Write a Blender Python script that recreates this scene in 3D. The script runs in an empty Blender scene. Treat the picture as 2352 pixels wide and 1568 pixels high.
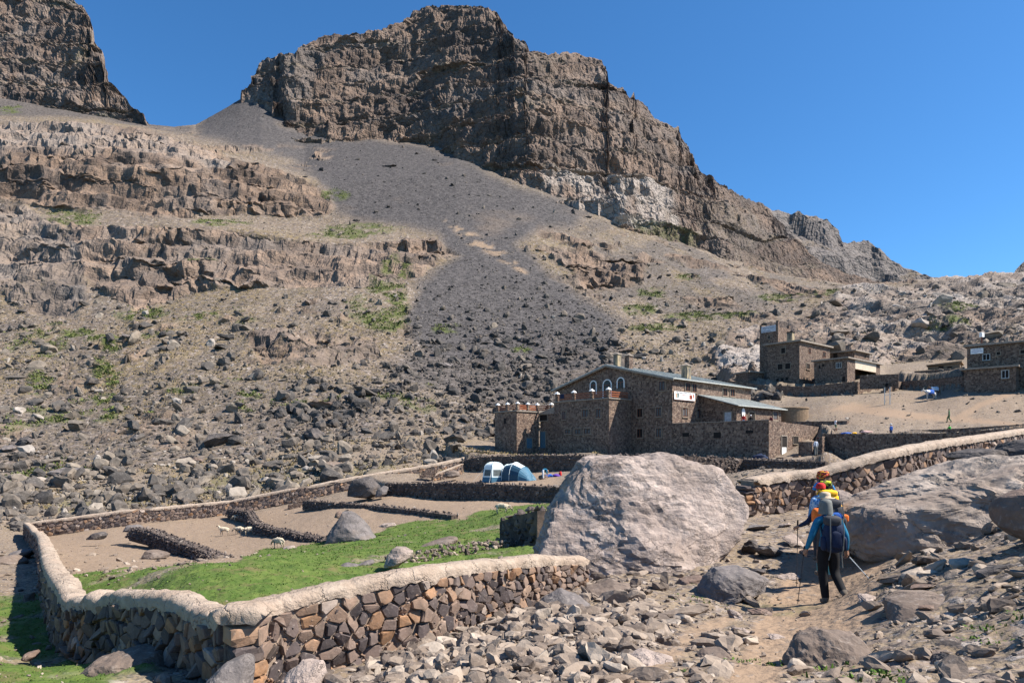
import bpy, bmesh, math, random
import numpy as np
from mathutils import Vector, Matrix

random.seed(7)
RNG = np.random.default_rng(7)
SC = bpy.context.scene
COL = SC.collection

# ------------------------------------------------------------------ camera, sky, sun, exposure
F, CX, HY = 1568.0, 1176.0, 1040.0          # focal length, centre column and horizon row in survey units
cam = bpy.data.cameras.new('camera')
cam.lens = 24.0
cam.sensor_width = 36.0
cam.shift_y = (HY - 784.0) / 2352.0
cam.clip_start = 0.1
cam.clip_end = 6000.0
cam_o = bpy.data.objects.new('camera', cam)
cam_o.rotation_euler = (math.radians(90), 0, 0)
COL.objects.link(cam_o)
SC.camera = cam_o

SUN_DIR = Vector((1.0, -0.12, 1.16)).normalized()      # towards the sun
sun_el = math.asin(SUN_DIR.z)
sun_az = math.atan2(SUN_DIR.x, SUN_DIR.y)
w = bpy.data.worlds.new('World')
SC.world = w
w.use_nodes = True
wn = w.node_tree.nodes
wl = w.node_tree.links
wn.clear()
sky = wn.new('ShaderNodeTexSky')
sky.sky_type = 'NISHITA'
sky.sun_disc = False
sky.sun_elevation = sun_el
sky.sun_rotation = sun_az
sky.altitude = 1500
sky.air_density = 1.0
sky.dust_density = 0.8
sky.ozone_density = 5.0
bg = wn.new('ShaderNodeBackground')
bg.inputs['Strength'].default_value = 0.083
wo = wn.new('ShaderNodeOutputWorld')
hs = wn.new('ShaderNodeHueSaturation')
hs.inputs['Saturation'].default_value = 1.16
wl.new(sky.outputs[0], hs.inputs['Color'])
tint = wn.new('ShaderNodeMix'); tint.data_type = 'RGBA'; tint.blend_type = 'MULTIPLY'
tint.inputs[0].default_value = 1.0
tint.inputs[7].default_value = (.86, 1.08, 1.12, 1)
wl.new(hs.outputs[0], tint.inputs[6])
wl.new(tint.outputs[2], bg.inputs[0])
wl.new(bg.outputs[0], wo.inputs[0])

sl = bpy.data.lights.new('sun', 'SUN')
sl.energy = 5.0
sl.angle = math.radians(0.5)
sl.color = (1.0, 0.925, 0.83)
so = bpy.data.objects.new('sun', sl)
so.rotation_euler = SUN_DIR.to_track_quat('Z', 'Y').to_euler()
COL.objects.link(so)

SC.view_settings.view_transform = 'Standard'
SC.view_settings.look = 'None'
SC.view_settings.gamma = 1
SC.view_settings.exposure = 1.08
SC.view_settings.use_curve_mapping = False

# ------------------------------------------------------------------ helpers
def P(px, py, Y):
    return ((px - CX) / F * Y, Y, (HY - py) / F * Y)
def lerp(a, b, t): return a + (b - a) * t
def sstep(a, b, x):
    t = np.clip((x - a) / (b - a), 0, 1)
    return t * t * (3 - 2 * t)

_perm = np.random.default_rng(3).permutation(256).astype(np.int32)
_perm = np.concatenate([_perm, _perm, _perm])
_g = np.random.default_rng(4).normal(size=(256, 3)).astype(np.float32)
_g /= np.linalg.norm(_g, axis=1)[:, None]
_gx, _gy, _gz = [np.ascontiguousarray(_g[:, i]) for i in range(3)]
def pn(x, y, z):
    x = np.asarray(x, np.float32); y = np.asarray(y, np.float32); z = np.asarray(z, np.float32)
    x0 = np.floor(x); y0 = np.floor(y); z0 = np.floor(z)
    fx = x - x0; fy = y - y0; fz = z - z0
    xi = x0.astype(np.int32) & 255; yi = y0.astype(np.int32) & 255; zi = z0.astype(np.int32) & 255
    u = fx * fx * fx * (fx * (fx * 6 - 15) + 10)
    v = fy * fy * fy * (fy * (fy * 6 - 15) + 10)
    ww = fz * fz * fz * (fz * (fz * 6 - 15) + 10)
    def gr(dx, dy, dz):
        h = _perm[_perm[_perm[xi + dx] + yi + dy] + zi + dz]
        return _gx[h] * (fx - dx) + _gy[h] * (fy - dy) + _gz[h] * (fz - dz)
    a = gr(0, 0, 0); b = gr(1, 0, 0); a += u * (b - a)
    c = gr(0, 1, 0); d = gr(1, 1, 0); c += u * (d - c)
    a += v * (c - a)
    e = gr(0, 0, 1); f = gr(1, 0, 1); e += u * (f - e)
    g = gr(0, 1, 1); h = gr(1, 1, 1); g += u * (h - g)
    e += v * (g - e)
    return (a + ww * (e - a)) * 1.5
def fbm(x, y, z, o=4, gain=.5, lac=2.03):
    s = 0; a = 1.0
    for i in range(o):
        s = s + a * pn(x + 17.3 * i, y + 5.1 * i, z + 9.7 * i)
        x = x * lac; y = y * lac; z = z * lac; a *= gain
    return s
def ridge(x, y, z, o=4, gain=.5):
    s = 0; a = 1.0
    for i in range(o):
        s = s + a * (1 - 2 * np.abs(pn(x + 17.3 * i, y + 5.1 * i, z + 9.7 * i)))
        x = x * 2.1; y = y * 2.1; z = z * 2.1; a *= gain
    return s

def inpoly(px, py, poly, soft):
    """1 inside the outline, 0 outside, with a soft rim."""
    px = np.asarray(px, np.float32); py = np.asarray(py, np.float32)
    ins = np.zeros(px.shape, bool); d2 = np.full(px.shape, 1e12, np.float32)
    n = len(poly)
    for i in range(n):
        x1, y1 = poly[i]; x2, y2 = poly[(i + 1) % n]
        cond = ((y1 > py) != (y2 > py))
        with np.errstate(divide='ignore', invalid='ignore'):
            xin = (x2 - x1) * (py - y1) / ((y2 - y1) if y2 != y1 else 1e-9) + x1
        ins ^= cond & (px < xin)
        ex, ey = x2 - x1, y2 - y1
        t = np.clip(((px - x1) * ex + (py - y1) * ey) / (ex * ex + ey * ey + 1e-9), 0, 1)
        d2 = np.minimum(d2, (px - x1 - t * ex) ** 2 + (py - y1 - t * ey) ** 2)
    sd = np.sqrt(d2) * np.where(ins, 1, -1)
    return sstep(-soft, soft, sd)

def mesh_from(verts, faces, name='mesh', smooth=False):
    me = bpy.data.meshes.new(name)
    me.from_pydata([tuple(v) for v in verts], [], [tuple(f) for f in faces])
    if smooth:
        me.polygons.foreach_set('use_smooth', [True] * len(me.polygons))
    return me
def mesh_np(V, Fa, name='mesh', smooth=False):
    """V (n,3); Fa (m,k) with k 3 or 4, fast path."""
    me = bpy.data.meshes.new(name)
    V = np.ascontiguousarray(V, np.float32); Fa = np.ascontiguousarray(Fa, np.int32)
    m, k = Fa.shape
    me.vertices.add(len(V)); me.vertices.foreach_set('co', V.ravel())
    me.loops.add(m * k); me.loops.foreach_set('vertex_index', Fa.ravel())
    me.polygons.add(m)
    me.polygons.foreach_set('loop_start', np.arange(0, m * k, k, dtype=np.int32))
    try:
        me.polygons.foreach_set('loop_total', np.full(m, k, np.int32))
    except Exception:
        pass
    me.update(calc_edges=True)
    if smooth:
        me.polygons.foreach_set('use_smooth', np.ones(m, bool))
    else:
        me.polygons.foreach_set('use_smooth', np.zeros(m, bool))
    return me
def set_attr(me, name, arr):
    """float or colour attribute on the points"""
    arr = np.asarray(arr, np.float32)
    if arr.ndim == 1:
        a = me.attributes.new(name, 'FLOAT', 'POINT'); a.data.foreach_set('value', arr)
    else:
        a = me.attributes.new(name, 'FLOAT_COLOR', 'POINT')
        if arr.shape[1] == 3:
            arr = np.concatenate([arr, np.ones((len(arr), 1), np.float32)], 1)
        a.data.foreach_set('color', arr.ravel())
def tag(o, label=None, cat=None, group=None, kind=None):
    if label: o['label'] = label
    if cat: o['category'] = cat
    if group: o['group'] = group
    if kind: o['kind'] = kind
    return o
def link(name, me, mat=None, parent=None, loc=None, kind=None):
    o = bpy.data.objects.new(name, me)
    COL.objects.link(o)
    if mat is not None:
        if isinstance(mat, (list, tuple)):
            for m_ in mat: me.materials.append(m_)
        elif len(me.materials) == 0:
            me.materials.append(mat)
    if parent is not None:
        o.parent = parent
    if loc is not None:
        o.location = loc
    if kind: o['kind'] = kind
    return o
def empty(name, loc, label, cat, group=None, rz=0):
    o = bpy.data.objects.new(name, None)
    o.empty_display_size = .2
    COL.objects.link(o)
    o.location = loc
    o.rotation_euler = (0, 0, rz)
    tag(o, label, cat, group)
    return o

class MB:
    """collects simple shapes into one mesh; coordinates are relative to origin `o`."""
    def __init__(s, o=(0, 0, 0)):
        s.v = []; s.f = []; s.m = []; s.o = Vector(o); s.mi = 0
    def add(s, vs, fs):
        b = len(s.v)
        s.v += [tuple(Vector(v) - s.o) for v in vs]
        s.f += [tuple(i + b for i in f) for f in fs]
        s.m += [s.mi] * len(fs)
    def hexa(s, p):                       # eight corners: bottom 4 (ccw) then top 4
        s.add(p, [(3, 2, 1, 0), (4, 5, 6, 7), (0, 1, 5, 4), (1, 2, 6, 5), (2, 3, 7, 6), (3, 0, 4, 7)])
    def box(s, c, sx, sy, sz, rz=0, rx=0, ry=0):
        R = Matrix.Rotation(rz, 3, 'Z') @ Matrix.Rotation(ry, 3, 'Y') @ Matrix.Rotation(rx, 3, 'X')
        p = []
        for z in (-sz / 2, sz / 2):
            for x, y in ((-sx / 2, -sy / 2), (sx / 2, -sy / 2), (sx / 2, sy / 2), (-sx / 2, sy / 2)):
                p.append(Vector(c) + R @ Vector((x, y, z)))
        s.hexa(p)
    def tube(s, pts, r, n=6, cap=True):
        pts = [Vector(p) for p in pts]
        rs = r if isinstance(r, (list, tuple)) else [r] * len(pts)
        rings = []
        prev = None
        for i, p in enumerate(pts):
            d = (pts[min(i + 1, len(pts) - 1)] - pts[max(i - 1, 0)])
            d = d.normalized() if d.length > 1e-9 else Vector((0, 0, 1))
            up = Vector((0, 0, 1)) if abs(d.z) < .95 else Vector((0, 1, 0))
            if prev is not None: up = prev
            a = d.cross(up)
            if a.length < 1e-6: a = d.cross(Vector((1, 0, 0)))
            a.normalize(); b = d.cross(a).normalized(); prev = -b if False else up
            rings.append([p + (a * math.cos(2 * math.pi * k / n) + b * math.sin(2 * math.pi * k / n)) * rs[i] for k in range(n)])
        vs = [v for rg in rings for v in rg]
        fs = []
        for i in range(len(rings) - 1):
            for k in range(n):
                fs.append((i * n + k, i * n + (k + 1) % n, (i + 1) * n + (k + 1) % n, (i + 1) * n + k))
        if cap:
            fs.append(tuple(range(n - 1, -1, -1))); fs.append(tuple((len(rings) - 1) * n + k for k in range(n)))
        s.add(vs, fs)
    def build(s, name, mat, parent=None, loc=None, smooth=False, kind=None):
        me = mesh_from(s.v, s.f, name, smooth)
        if isinstance(mat, (list, tuple)):
            for m_ in mat: me.materials.append(m_)
            me.polygons.foreach_set('material_index', s.m)
        else:
            me.materials.append(mat)
        bm = bmesh.new(); bm.from_mesh(me); bmesh.ops.recalc_face_normals(bm, faces=bm.faces); bm.to_mesh(me); bm.free()
        o = bpy.data.objects.new(name, me); COL.objects.link(o)
        if parent is not None: o.parent = parent
        if loc is not None: o.location = loc
        if kind: o['kind'] = kind
        return o

# ------------------------------------------------------------------ materials
class NT:
    def __init__(s, name):
        s.m = bpy.data.materials.new(name); s.m.use_nodes = True
        s.t = s.m.node_tree; s.N = s.t.nodes; s.L = s.t.links
        s.N.clear()
        s.out = s.N.new('ShaderNodeOutputMaterial')
        s.b = s.N.new('ShaderNodeBsdfPrincipled')
        s.L.new(s.b.outputs[0], s.out.inputs[0])
        s.b.inputs['Roughness'].default_value = .9
        s.b.inputs['Specular IOR Level'].default_value = .25
    def put(s, inp, v):
        if v is None: return
        if isinstance(v, bpy.types.NodeSocket): s.L.new(v, inp)
        elif isinstance(v, (tuple, list)):
            inp.default_value = tuple(v) + ((1,) if len(v) == 3 and len(inp.default_value) == 4 else ())
        else: inp.default_value = v
    def coord(s, which='Object'):
        return s.N.new('ShaderNodeTexCoord').outputs[which]
    def pos(s): return s.N.new('ShaderNodeNewGeometry').outputs['Position']
    def attr(s, name, out='Fac'):
        a = s.N.new('ShaderNodeAttribute'); a.attribute_name = name; return a.outputs[out]
    def sep(s, c):
        n = s.N.new('ShaderNodeSeparateColor'); s.put(n.inputs[0], c); return n.outputs
    def noise(s, vec, scale, detail=4, rough=.55, dist=0, out=0):
        n = s.N.new('ShaderNodeTexNoise'); s.put(n.inputs['Vector'], vec); n.inputs['Scale'].default_value = scale
        n.inputs['Detail'].default_value = detail; n.inputs['Roughness'].default_value = rough
        n.inputs['Distortion'].default_value = dist
        return n.outputs[out]
    def voro(s, vec, scale, feature='F1', out='Distance', rnd=1):
        n = s.N.new('ShaderNodeTexVoronoi'); n.feature = feature; s.put(n.inputs['Vector'], vec)
        n.inputs['Scale'].default_value = scale; n.inputs['Randomness'].default_value = rnd
        return n.outputs[out]
    def ramp(s, fac, stops, interp='LINEAR'):
        n = s.N.new('ShaderNodeValToRGB'); s.put(n.inputs[0], fac); e = n.color_ramp.elements
        n.color_ramp.interpolation = interp
        while len(e) < len(stops): e.new(.5)
        for i, (p, c) in enumerate(stops):
            e[i].position = p; e[i].color = tuple(c) + (1,) if len(c) == 3 else c
        return n.outputs[0]
    def mix(s, fac, a, b, mode='MIX'):
        n = s.N.new('ShaderNodeMix'); n.data_type = 'RGBA'; n.blend_type = mode; n.clamp_factor = True
        s.put(n.inputs[0], fac); s.put(n.inputs[6], a); s.put(n.inputs[7], b); return n.outputs[2]
    def math(s, op, a, b=None, c=None, clamp=False):
        n = s.N.new('ShaderNodeMath'); n.operation = op; n.use_clamp = clamp
        s.put(n.inputs[0], a)
        if b is not None: s.put(n.inputs[1], b)
        if c is not None: s.put(n.inputs[2], c)
        return n.outputs[0]
    def mapr(s, v, a, b, c=0, d=1):
        n = s.N.new('ShaderNodeMapRange'); s.put(n.inputs[0], v)
        for i, q in enumerate((a, b, c, d)): n.inputs[i + 1].default_value = q
        return n.outputs[0]
    def vmul(s, v, k):
        n = s.N.new('ShaderNodeVectorMath'); n.operation = 'MULTIPLY'; s.put(n.inputs[0], v); s.put(n.inputs[1], k); return n.outputs[0]
    def vadd(s, v, k):
        n = s.N.new('ShaderNodeVectorMath'); n.operation = 'ADD'; s.put(n.inputs[0], v); s.put(n.inputs[1], k); return n.outputs[0]
    def bump(s, h, strength=.5, dist=.1, normal=None):
        n = s.N.new('ShaderNodeBump'); n.inputs['Strength'].default_value = strength; n.inputs['Distance'].default_value = dist
        s.put(n.inputs['Height'], h)
        if normal is not None: s.put(n.inputs['Normal'], normal)
        return n.outputs[0]
    def done(s, col=None, rough=None, normal=None, metal=None, k=None):
        if k is not None and isinstance(col, bpy.types.NodeSocket): col = s.mix(1.0, col, (k, k, k), 'MULTIPLY')
        s.put(s.b.inputs['Base Color'], col); s.put(s.b.inputs['Roughness'], rough)
        s.put(s.b.inputs['Normal'], normal); s.put(s.b.inputs['Metallic'], metal)
        return s.m

def terrain_mat(name, k, bumpd, rock_lo=(.10, .085, .075), rock_hi=(.28, .215, .165), rock_grey=(.155, .15, .15), dim=1.0):
    """k: how many pebbles per metre; masks M1 = rock, scree, green, pale; M2 = lawn, tuft, trodden, grey"""
    n = NT(name); p = n.pos()
    m1 = n.attr('M1', 'Color'); m1a = n.attr('M1', 'Alpha'); m2 = n.attr('M2', 'Color'); m2a = n.attr('M2', 'Alpha')
    a = n.sep(m1); b = n.sep(m2)
    n1 = n.noise(p, k * .12, 6, .6); n2 = n.noise(p, k * 1.1, 5, .65); n3 = n.noise(p, k * .03, 4, .55)
    cell = n.voro(p, k * 1.6, 'F1', 'Color'); cd = n.voro(p, k * 1.6, 'F1', 'Distance')
    cell2 = n.voro(p, k * 4.3, 'F1', 'Color')
    cr = n.sep(cell)[0]; cr2 = n.sep(cell2)[0]
    soil = n.mix(n.mapr(n1, .35, .7), tuple(q * dim for q in (.24, .178, .118)), tuple(q * dim for q in (.365, .285, .195)))
    stone = n.ramp(cr, [(0, (.06, .052, .05)), (.35, (.14, .115, .10)), (.65, (.24, .185, .15)), (.88, (.34, .28, .24)), (1, (.47, .41, .36))])
    stone2 = n.ramp(cr2, [(0, (.09, .08, .075)), (.4, (.2, .165, .14)), (.8, (.33, .27, .22)), (1, (.44, .38, .33))])
    soil = n.mix(n.mapr(n2, .47, .54), soil, stone)
    soil = n.mix(n.mapr(n.noise(p, k * 3, 3, .6), .56, .62), soil, stone2)
    # trodden dirt keeps few stones
    dirt = n.mix(n2, (.30, .205, .135), (.40, .29, .20))
    soil = n.mix(b[2], soil, n.mix(n.mapr(n2, .60, .66), dirt, stone2))
    tuft = n.mix(n1, (.27, .20, .10), (.20, .155, .085))
    soil = n.mix(n.math('MULTIPLY', b[1], n.mapr(n.noise(p, k * .8, 4, .6), .50, .56)), soil, tuft)
    scr = n.mix(cr, (.045, .042, .043), (.135, .122, .118))
    scr = n.mix(n.mapr(n3, .58, .75, 0, .8), scr, n.mix(cr, (.13, .10, .08), (.24, .19, .15)))
    col = n.mix(a[1], soil, scr)
    # rock: stretched stains and joints
    pr = n.vmul(p, (.45, .45, 1.3))
    r1 = n.noise(pr, k * .10, 7, .62, .4); r2 = n.noise(p, k * .55, 6, .65)
    rock = n.mix(n.mapr(r1, .38, .66), rock_lo, rock_hi)
    rock = n.mix(n.mapr(r2, .36, .58), n.mix(.45, rock, rock_grey), rock)
    rock = n.mix(b_grey(n, m2a), rock, n.mix(r1, (.13, .125, .125), (.30, .285, .27)))
    pale = n.mix(n.mapr(r1, .35, .65), (.62, .55, .49), (.36, .30, .255))
    rock = n.mix(m1a, rock, pale)
    crack = n.voro(n.vmul(p, (1, 1, 1.6)), k * .55, 'DISTANCE_TO_EDGE', 'Distance')
    rock = n.mix(n.mapr(crack, 0, .05, .75, 0), rock, (.05, .042, .038))
    col = n.mix(a[0], col, rock)
    green = n.mix(n2, (.055, .085, .022), (.15, .165, .05))
    col = n.mix(n.math('MULTIPLY', a[2], n.mapr(n2, .38, .5)), col, green)
    lawn = n.mix(n.mapr(n.noise(p, 1.7, 5, .6), .35, .65), (.065, .125, .018), (.14, .19, .042))
    lawn = n.mix(n.mapr(n.noise(p, .9, 5, .65), .54, .66), lawn, (.17, .15, .06))
    col = n.mix(b[0], col, lawn)
    h = n.math('ADD', n.math('MULTIPLY', n2, .8), n.math('MULTIPLY', cd, -.55))
    h = n.math('ADD', h, n.math('MULTIPLY', n.math('MINIMUM', crack, .12), n.math('MULTIPLY', a[0], 3.0)))
    h = n.math('ADD', h, n.math('MULTIPLY', r2, .7))
    nr = n.bump(h, .9, bumpd)
    return n.done(col, .95, nr, k=.72)
def b_grey(n, s): return s
# ------------------------------------------------------------------ ground height
def XA(X, Y): return X / (Y + 5.0), np.log(Y + 5.0)
CP = []      # survey points: (px, py, Y)
def cp(*a): CP.extend(a)
# near, right of the front wall and the path
cp((1900, 1568, 4.9), (2352, 1568, 4.2), (2352, 1400, 6.0), (2352, 1215, 10.5), (2600, 1400, 5.0), (2700, 1150, 9.5))
cp((1900, 1385, 11.5), (1900, 1470, 7.6), (1500, 1568, 5.3), (1500, 1450, 8.5), (1500, 1342, 13.5), (1100, 1568, 6.2), (1300, 1400, 10.5))
cp((700, 1600, 7.4), (1176, 1415, 12.2), (950, 1490, 9.8), (625, 1575, 8.7), (2100, 1285, 12.0), (2000, 1335, 10.5), (2250, 1250, 11.5))
cp((1880, 1275, 16), (1850, 1215, 20), (1716, 1185, 23.5), (2026, 1142, 26), (2186, 1090, 31), (2301, 1052, 39), (2500, 1010, 36), (2600, 1030, 22))
cp((1700, 1290, 15.5))
# inside the enclosure
cp((700, 1335, 17), (500, 1390, 13.5), (1000, 1275, 24), (1170, 1240, 30), (1170, 1178, 47), (1450, 1200, 30), (1155, 1178, 50))
cp((640, 1258, 49), (805, 1245, 44), (515, 1228, 69), (300, 1262, 55), (150, 1247, 68), (200, 1322, 26), (450, 1302, 34), (250, 1348, 20), (380, 1350, 16))
cp((1040, 1203, 50.5), (960, 1192, 56), (860, 1181, 64), (760, 1171, 71), (1045, 1180, 54), (860, 1160, 69), (960, 1171, 61),
   (800, 1182, 65), (600, 1190, 78), (75, 1234, 76), (530, 1181, 84), (700, 1155, 85), (1040, 1152, 68), (1268, 1158, 59), (895, 1140, 73))
# outside the left wing wall
cp((250, 1580, 8.8), (50, 1580, 8.8), (250, 1500, 13.5), (140, 1490, 15), (60, 1400, 20), (0, 1310, 33), (30, 1250, 60), (-250, 1300, 30), (-300, 1500, 9), (-400, 1230, 60), (-300, 1800, 5))
# camera place
cp((1176, 1040 + 1.62 / 2 * F, 2.0), (300, 1040 + 1.9 / 3 * F, 3.0), (2000, 1040 + 1.35 / 2.5 * F, 2.5))
# terraces under the tents and the refuge
cp((800, 1126, 88), (1000, 1102, 90), (1165, 1104, 72), (1300, 1106, 66), (1000, 1075, 93))
cp((1125, 1049, 91), (1244, 1046, 85), (1399, 1047, 80), (1545, 1049, 74), (1711, 1054, 78), (1870, 1057, 73), (1800, 1055, 76), (1768, 1053, 80), (1905, 1058, 71), (1940, 1058, 69), (1925, 1059, 67), (1890, 1057, 75), (1915, 1050, 78), (1272, 1045, 99), (1187, 1045, 98))
cp((1600, 1050, 76), (1650, 1053, 79), (1650, 1099, 61), (1560, 1102, 61), (1490, 1104, 62), (1470, 1048, 78), (1600, 1050, 82), (1700, 1052, 84),
   (1975, 1052, 70), (2060, 1030, 60), (2100, 1020, 60), (2140, 856, 116), (2140, 910, 102), (2205, 904, 98), (2240, 925, 92), (2100, 945, 94), (1850, 918, 112), (1920, 916, 106), (1740, 922, 116), (1960, 878, 124), (1780, 884, 133), (1720, 882, 140),
   (1600, 1096, 65), (1750, 1076, 60), (1720, 1080, 67), (1450, 1108, 64),
   (1500, 1125, 55), (1700, 1090, 48), (1650, 1150, 38), (1850, 1086, 63), (1950, 1075, 60))
# right-hand dirt slope and the upper terraces
cp((1920, 990, 84), (2050, 989, 80), (2180, 969, 84), (2352, 962, 80), (2352, 930, 88), (2352, 896, 95), (2100, 909, 105), (1950, 945, 100), (1820, 955, 104))
cp((2200, 999, 68), (2330, 982, 66), (2270, 900, 97), (2500, 940, 80), (2500, 890, 94), (2750, 880, 90), (1800, 925, 115), (1700, 935, 118), (2050, 925, 100))
cp((1740, 888, 128), (1900, 880, 132), (2060, 870, 125), (2150, 850, 128), (2300, 835, 125))
# beyond the far wall
cp((60, 1185, 85), (530, 1128, 95), (760, 1085, 98), (1000, 1045, 104), (0, 1102, 100), (400, 1062, 110), (800, 1012, 120), (1140, 985, 135), (1400, 962, 145), (1750, 880, 152), (2000, 832, 152), (2352, 792, 152), (2750, 760, 152), (-450, 1115, 110))
# raised terraces: polygon in plan, height, rim width
def plan(*pts): return [((a - CX) / F * y, y) for a, y in pts]
W4P = [(893, 75), (1041, 70), (1307, 60)]
W3P = [(700, 78), (1045, 52)]
W5P = [(1069, 94), (1125, 90), (1244, 84), (1399, 78.5), (1545, 72.5), (1600, 71)]
RAISE = []
def off(pl, d=.6):     # push a plan line back from the camera
    return [(x, y + d) for x, y in pl]
W6P = [(1860, 83), (1893, 81), (2010, 74), (2160, 67), (2330, 60), (2470, 55.5), (2900, 50)]
W9P = [(2040, 119), (2069, 116), (2140, 110), (2218, 102), (2240, 112), (2500, 112)]
W10P = [(1600, 140), (1640, 137), (1690, 134), (1740, 130), (1845, 124), (1966, 117), (1990, 118), (2060, 124)]
#            outline in plan, step height, faded in / out over these bearings
0 and RAISE.append((off(plan(*W3P)) + plan((1150, 60), (1200, 90), (800, 92), (700, 86)), .45, (-900, -800, 960, 1050)))
RAISE.append((off(plan(*W4P)) + plan((1400, 57), (1700, 60), (1700, 110), (1000, 110), (830, 92)), 1.45, (-900, -800, 1330, 1460)))
RAISE.append((off(plan(*W5P[:-1])) + off(plan((1600, 73.5), (1711, 76.5), (1800, 71), (1899, 67))) + plan((1960, 68), (1960, 78), (1885, 84), (1780, 97), (1700, 122), (1100, 125), (1020, 104)), 2.0, (-900, -800, 1890, 1950)))
RAISE.append((off(plan(*W6P)) + plan((2900, 200), (1700, 200), (1800, 95)), 2.3, (1868, 1890, 4000, 5000), (86, 99)))
RAISE.append((off(plan(*W9P)) + plan((2500, 200), (2040, 200)), 2.6, (2052, 2072, 4000, 5000), (122, 145)))
RAISE.append((off(plan(*W10P)) + plan((2060, 200), (1600, 200)), 2.4, (1640, 1688, 2000, 2040), (142, 160)))
def raise_at(X, Y):
    r = 0; pxx = CX + F * np.asarray(X) / np.maximum(np.asarray(Y), .5)
    for rr in RAISE:
        pl, h, (a, b, c, d) = rr[:3]; yf = rr[3] if len(rr) > 3 else (500, 600)
        r = r + h * inpoly(X, Y, pl, .4) * (1 - sstep(yf[0], yf[1], np.asarray(Y, float))) * (1 - sstep(c, d, pxx)) * sstep(a, b, pxx)
    return r
_c = np.array([P(*q) for q in CP])
_ca, _cb = XA(_c[:, 0], _c[:, 1])
_cz = _c[:, 2] - raise_at(_c[:, 0], _c[:, 1])
_S = 2.2
def _tps(r2): return np.where(r2 > 1e-12, r2 * np.log(r2 + 1e-12), 0)
_n = len(_c)
_A = np.zeros((_n + 3, _n + 3))
_d2 = ((_ca[:, None] - _ca[None]) * _S) ** 2 + (_cb[:, None] - _cb[None]) ** 2
_A[:_n, :_n] = _tps(_d2) + np.eye(_n) * .004
_A[:_n, _n] = 1; _A[:_n, _n + 1] = _ca; _A[:_n, _n + 2] = _cb
_A[_n:, :_n] = _A[:_n, _n:].T
# interpolate z/(Y+5)-like slope so near and far points weigh alike
_wt = 1.0 / (_c[:, 1] + 5.0)
_sol = np.linalg.solve(_A, np.concatenate([_cz * _wt, np.zeros(3)]))
def base_z(X, Y):
    X = np.asarray(X, float); Y = np.asarray(Y, float); sh = X.shape
    x = X.ravel(); y = Y.ravel(); out = np.empty(x.shape)
    for s in range(0, len(x), 60000):
        a, b = XA(x[s:s + 60000], y[s:s + 60000])
        d2 = (((a[:, None] - _ca[None]) * _S) ** 2 + (b[:, None] - _cb[None]) ** 2)
        out[s:s + 60000] = (_tps(d2) @ _sol[:_n] + _sol[_n] + _sol[_n + 1] * a + _sol[_n + 2] * b) * (y[s:s + 60000] + 5)
    return out.reshape(sh)
# cached on a fan grid, then looked up bilinearly
GU = np.linspace(-1.15, 1.2, 471); GL = np.linspace(math.log(1.2), math.log(175.0), 420)
_gu, _gl = np.meshgrid(GU, GL)
_GY = np.exp(_gl); _GZ = base_z(_gu * _GY, _GY)
def gz0(X, Y):
    X = np.asarray(X, float); Y = np.clip(np.asarray(Y, float), 1.25, 174)
    u = np.clip((X / Y - GU[0]) / (GU[1] - GU[0]), 0, len(GU) - 1.001); l = np.clip((np.log(Y) - GL[0]) / (GL[1] - GL[0]), 0, len(GL) - 1.001)
    i = u.astype(int); j = l.astype(int); fu = u - i; fl = l - j
    z = (_GZ[j, i] * (1 - fu) + _GZ[j, i + 1] * fu) * (1 - fl) + (_GZ[j + 1, i] * (1 - fu) + _GZ[j + 1, i + 1] * fu) * fl
    return z + raise_at(X, Y)
def gz(x, y): return float(gz0(np.array([x]), np.array([y]))[0])
def hit(px, py):
    """point of the ground seen at this place"""
    u = (px - CX) / F; v = (HY - py) / F
    Y = np.exp(np.linspace(math.log(2.2), math.log(150), 500))
    d = v * Y - gz0(u * Y, Y)
    k = np.where((d[:-1] > 0) & (d[1:] <= 0))[0]
    if len(k) == 0: return None
    k = k[0]; t = d[k] / (d[k] - d[k + 1]); y = Y[k] + (Y[k + 1] - Y[k]) * t
    return Vector((u * y, y, v * y))

# ------------------------------------------------------------------ near ground sheet
def grid_faces(nr, nc):
    i = np.arange(nr - 1)[:, None] * nc + np.arange(nc - 1)[None]
    i = i.ravel()
    return np.stack([i, i + 1, i + nc + 1, i + nc], 1)
R2x = [-450, 0, 400, 800, 1140, 1400, 1750, 2000, 2352, 2750]
R2Y = [110, 100, 110, 120, 135, 145, 152, 152, 152, 152]
M = {}
M['ground'] = terrain_mat('ground_earth', 5.0, .05)
M['slope'] = terrain_mat('hillside_earth', .9, .22, rock_lo=(.135, .095, .072), rock_hi=(.38, .262, .185), rock_grey=(.15, .122, .105), dim=.74)
M['cliff'] = terrain_mat('cliff_rock', .45, .7, rock_lo=(.115, .085, .070), rock_hi=(.32, .222, .162), rock_grey=(.14, .12, .11))
M['far'] = terrain_mat('far_rock', .12, 2.0, rock_lo=(.15, .125, .118), rock_hi=(.27, .22, .19), rock_grey=(.17, .155, .15))

NCG, NRG = 730, 370
pxs = np.linspace(-420, 2780, NCG)
tt = np.linspace(0, 1, NRG)
r2 = np.interp(pxs, R2x, R2Y)
Yg = np.exp(math.log(1.6) + tt[:, None] * (np.log(r2)[None] - math.log(1.6)))
Ug = np.broadcast_to(((pxs - CX) / F)[None], Yg.shape)
Xg = Ug * Yg
Zb = gz0(Xg, Yg)
PYg = HY - Zb / Yg * F
PXg = np.broadcast_to(pxs[None], Yg.shape)
# masks painted on the survey plan
jx = PXg + 22 * fbm(Xg * .25 + 3, Yg * .25, 0 * Xg, 3); jy = PYg + 9 * fbm(Xg * .25 + 31, Yg * .25, 0 * Xg, 3)
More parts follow.
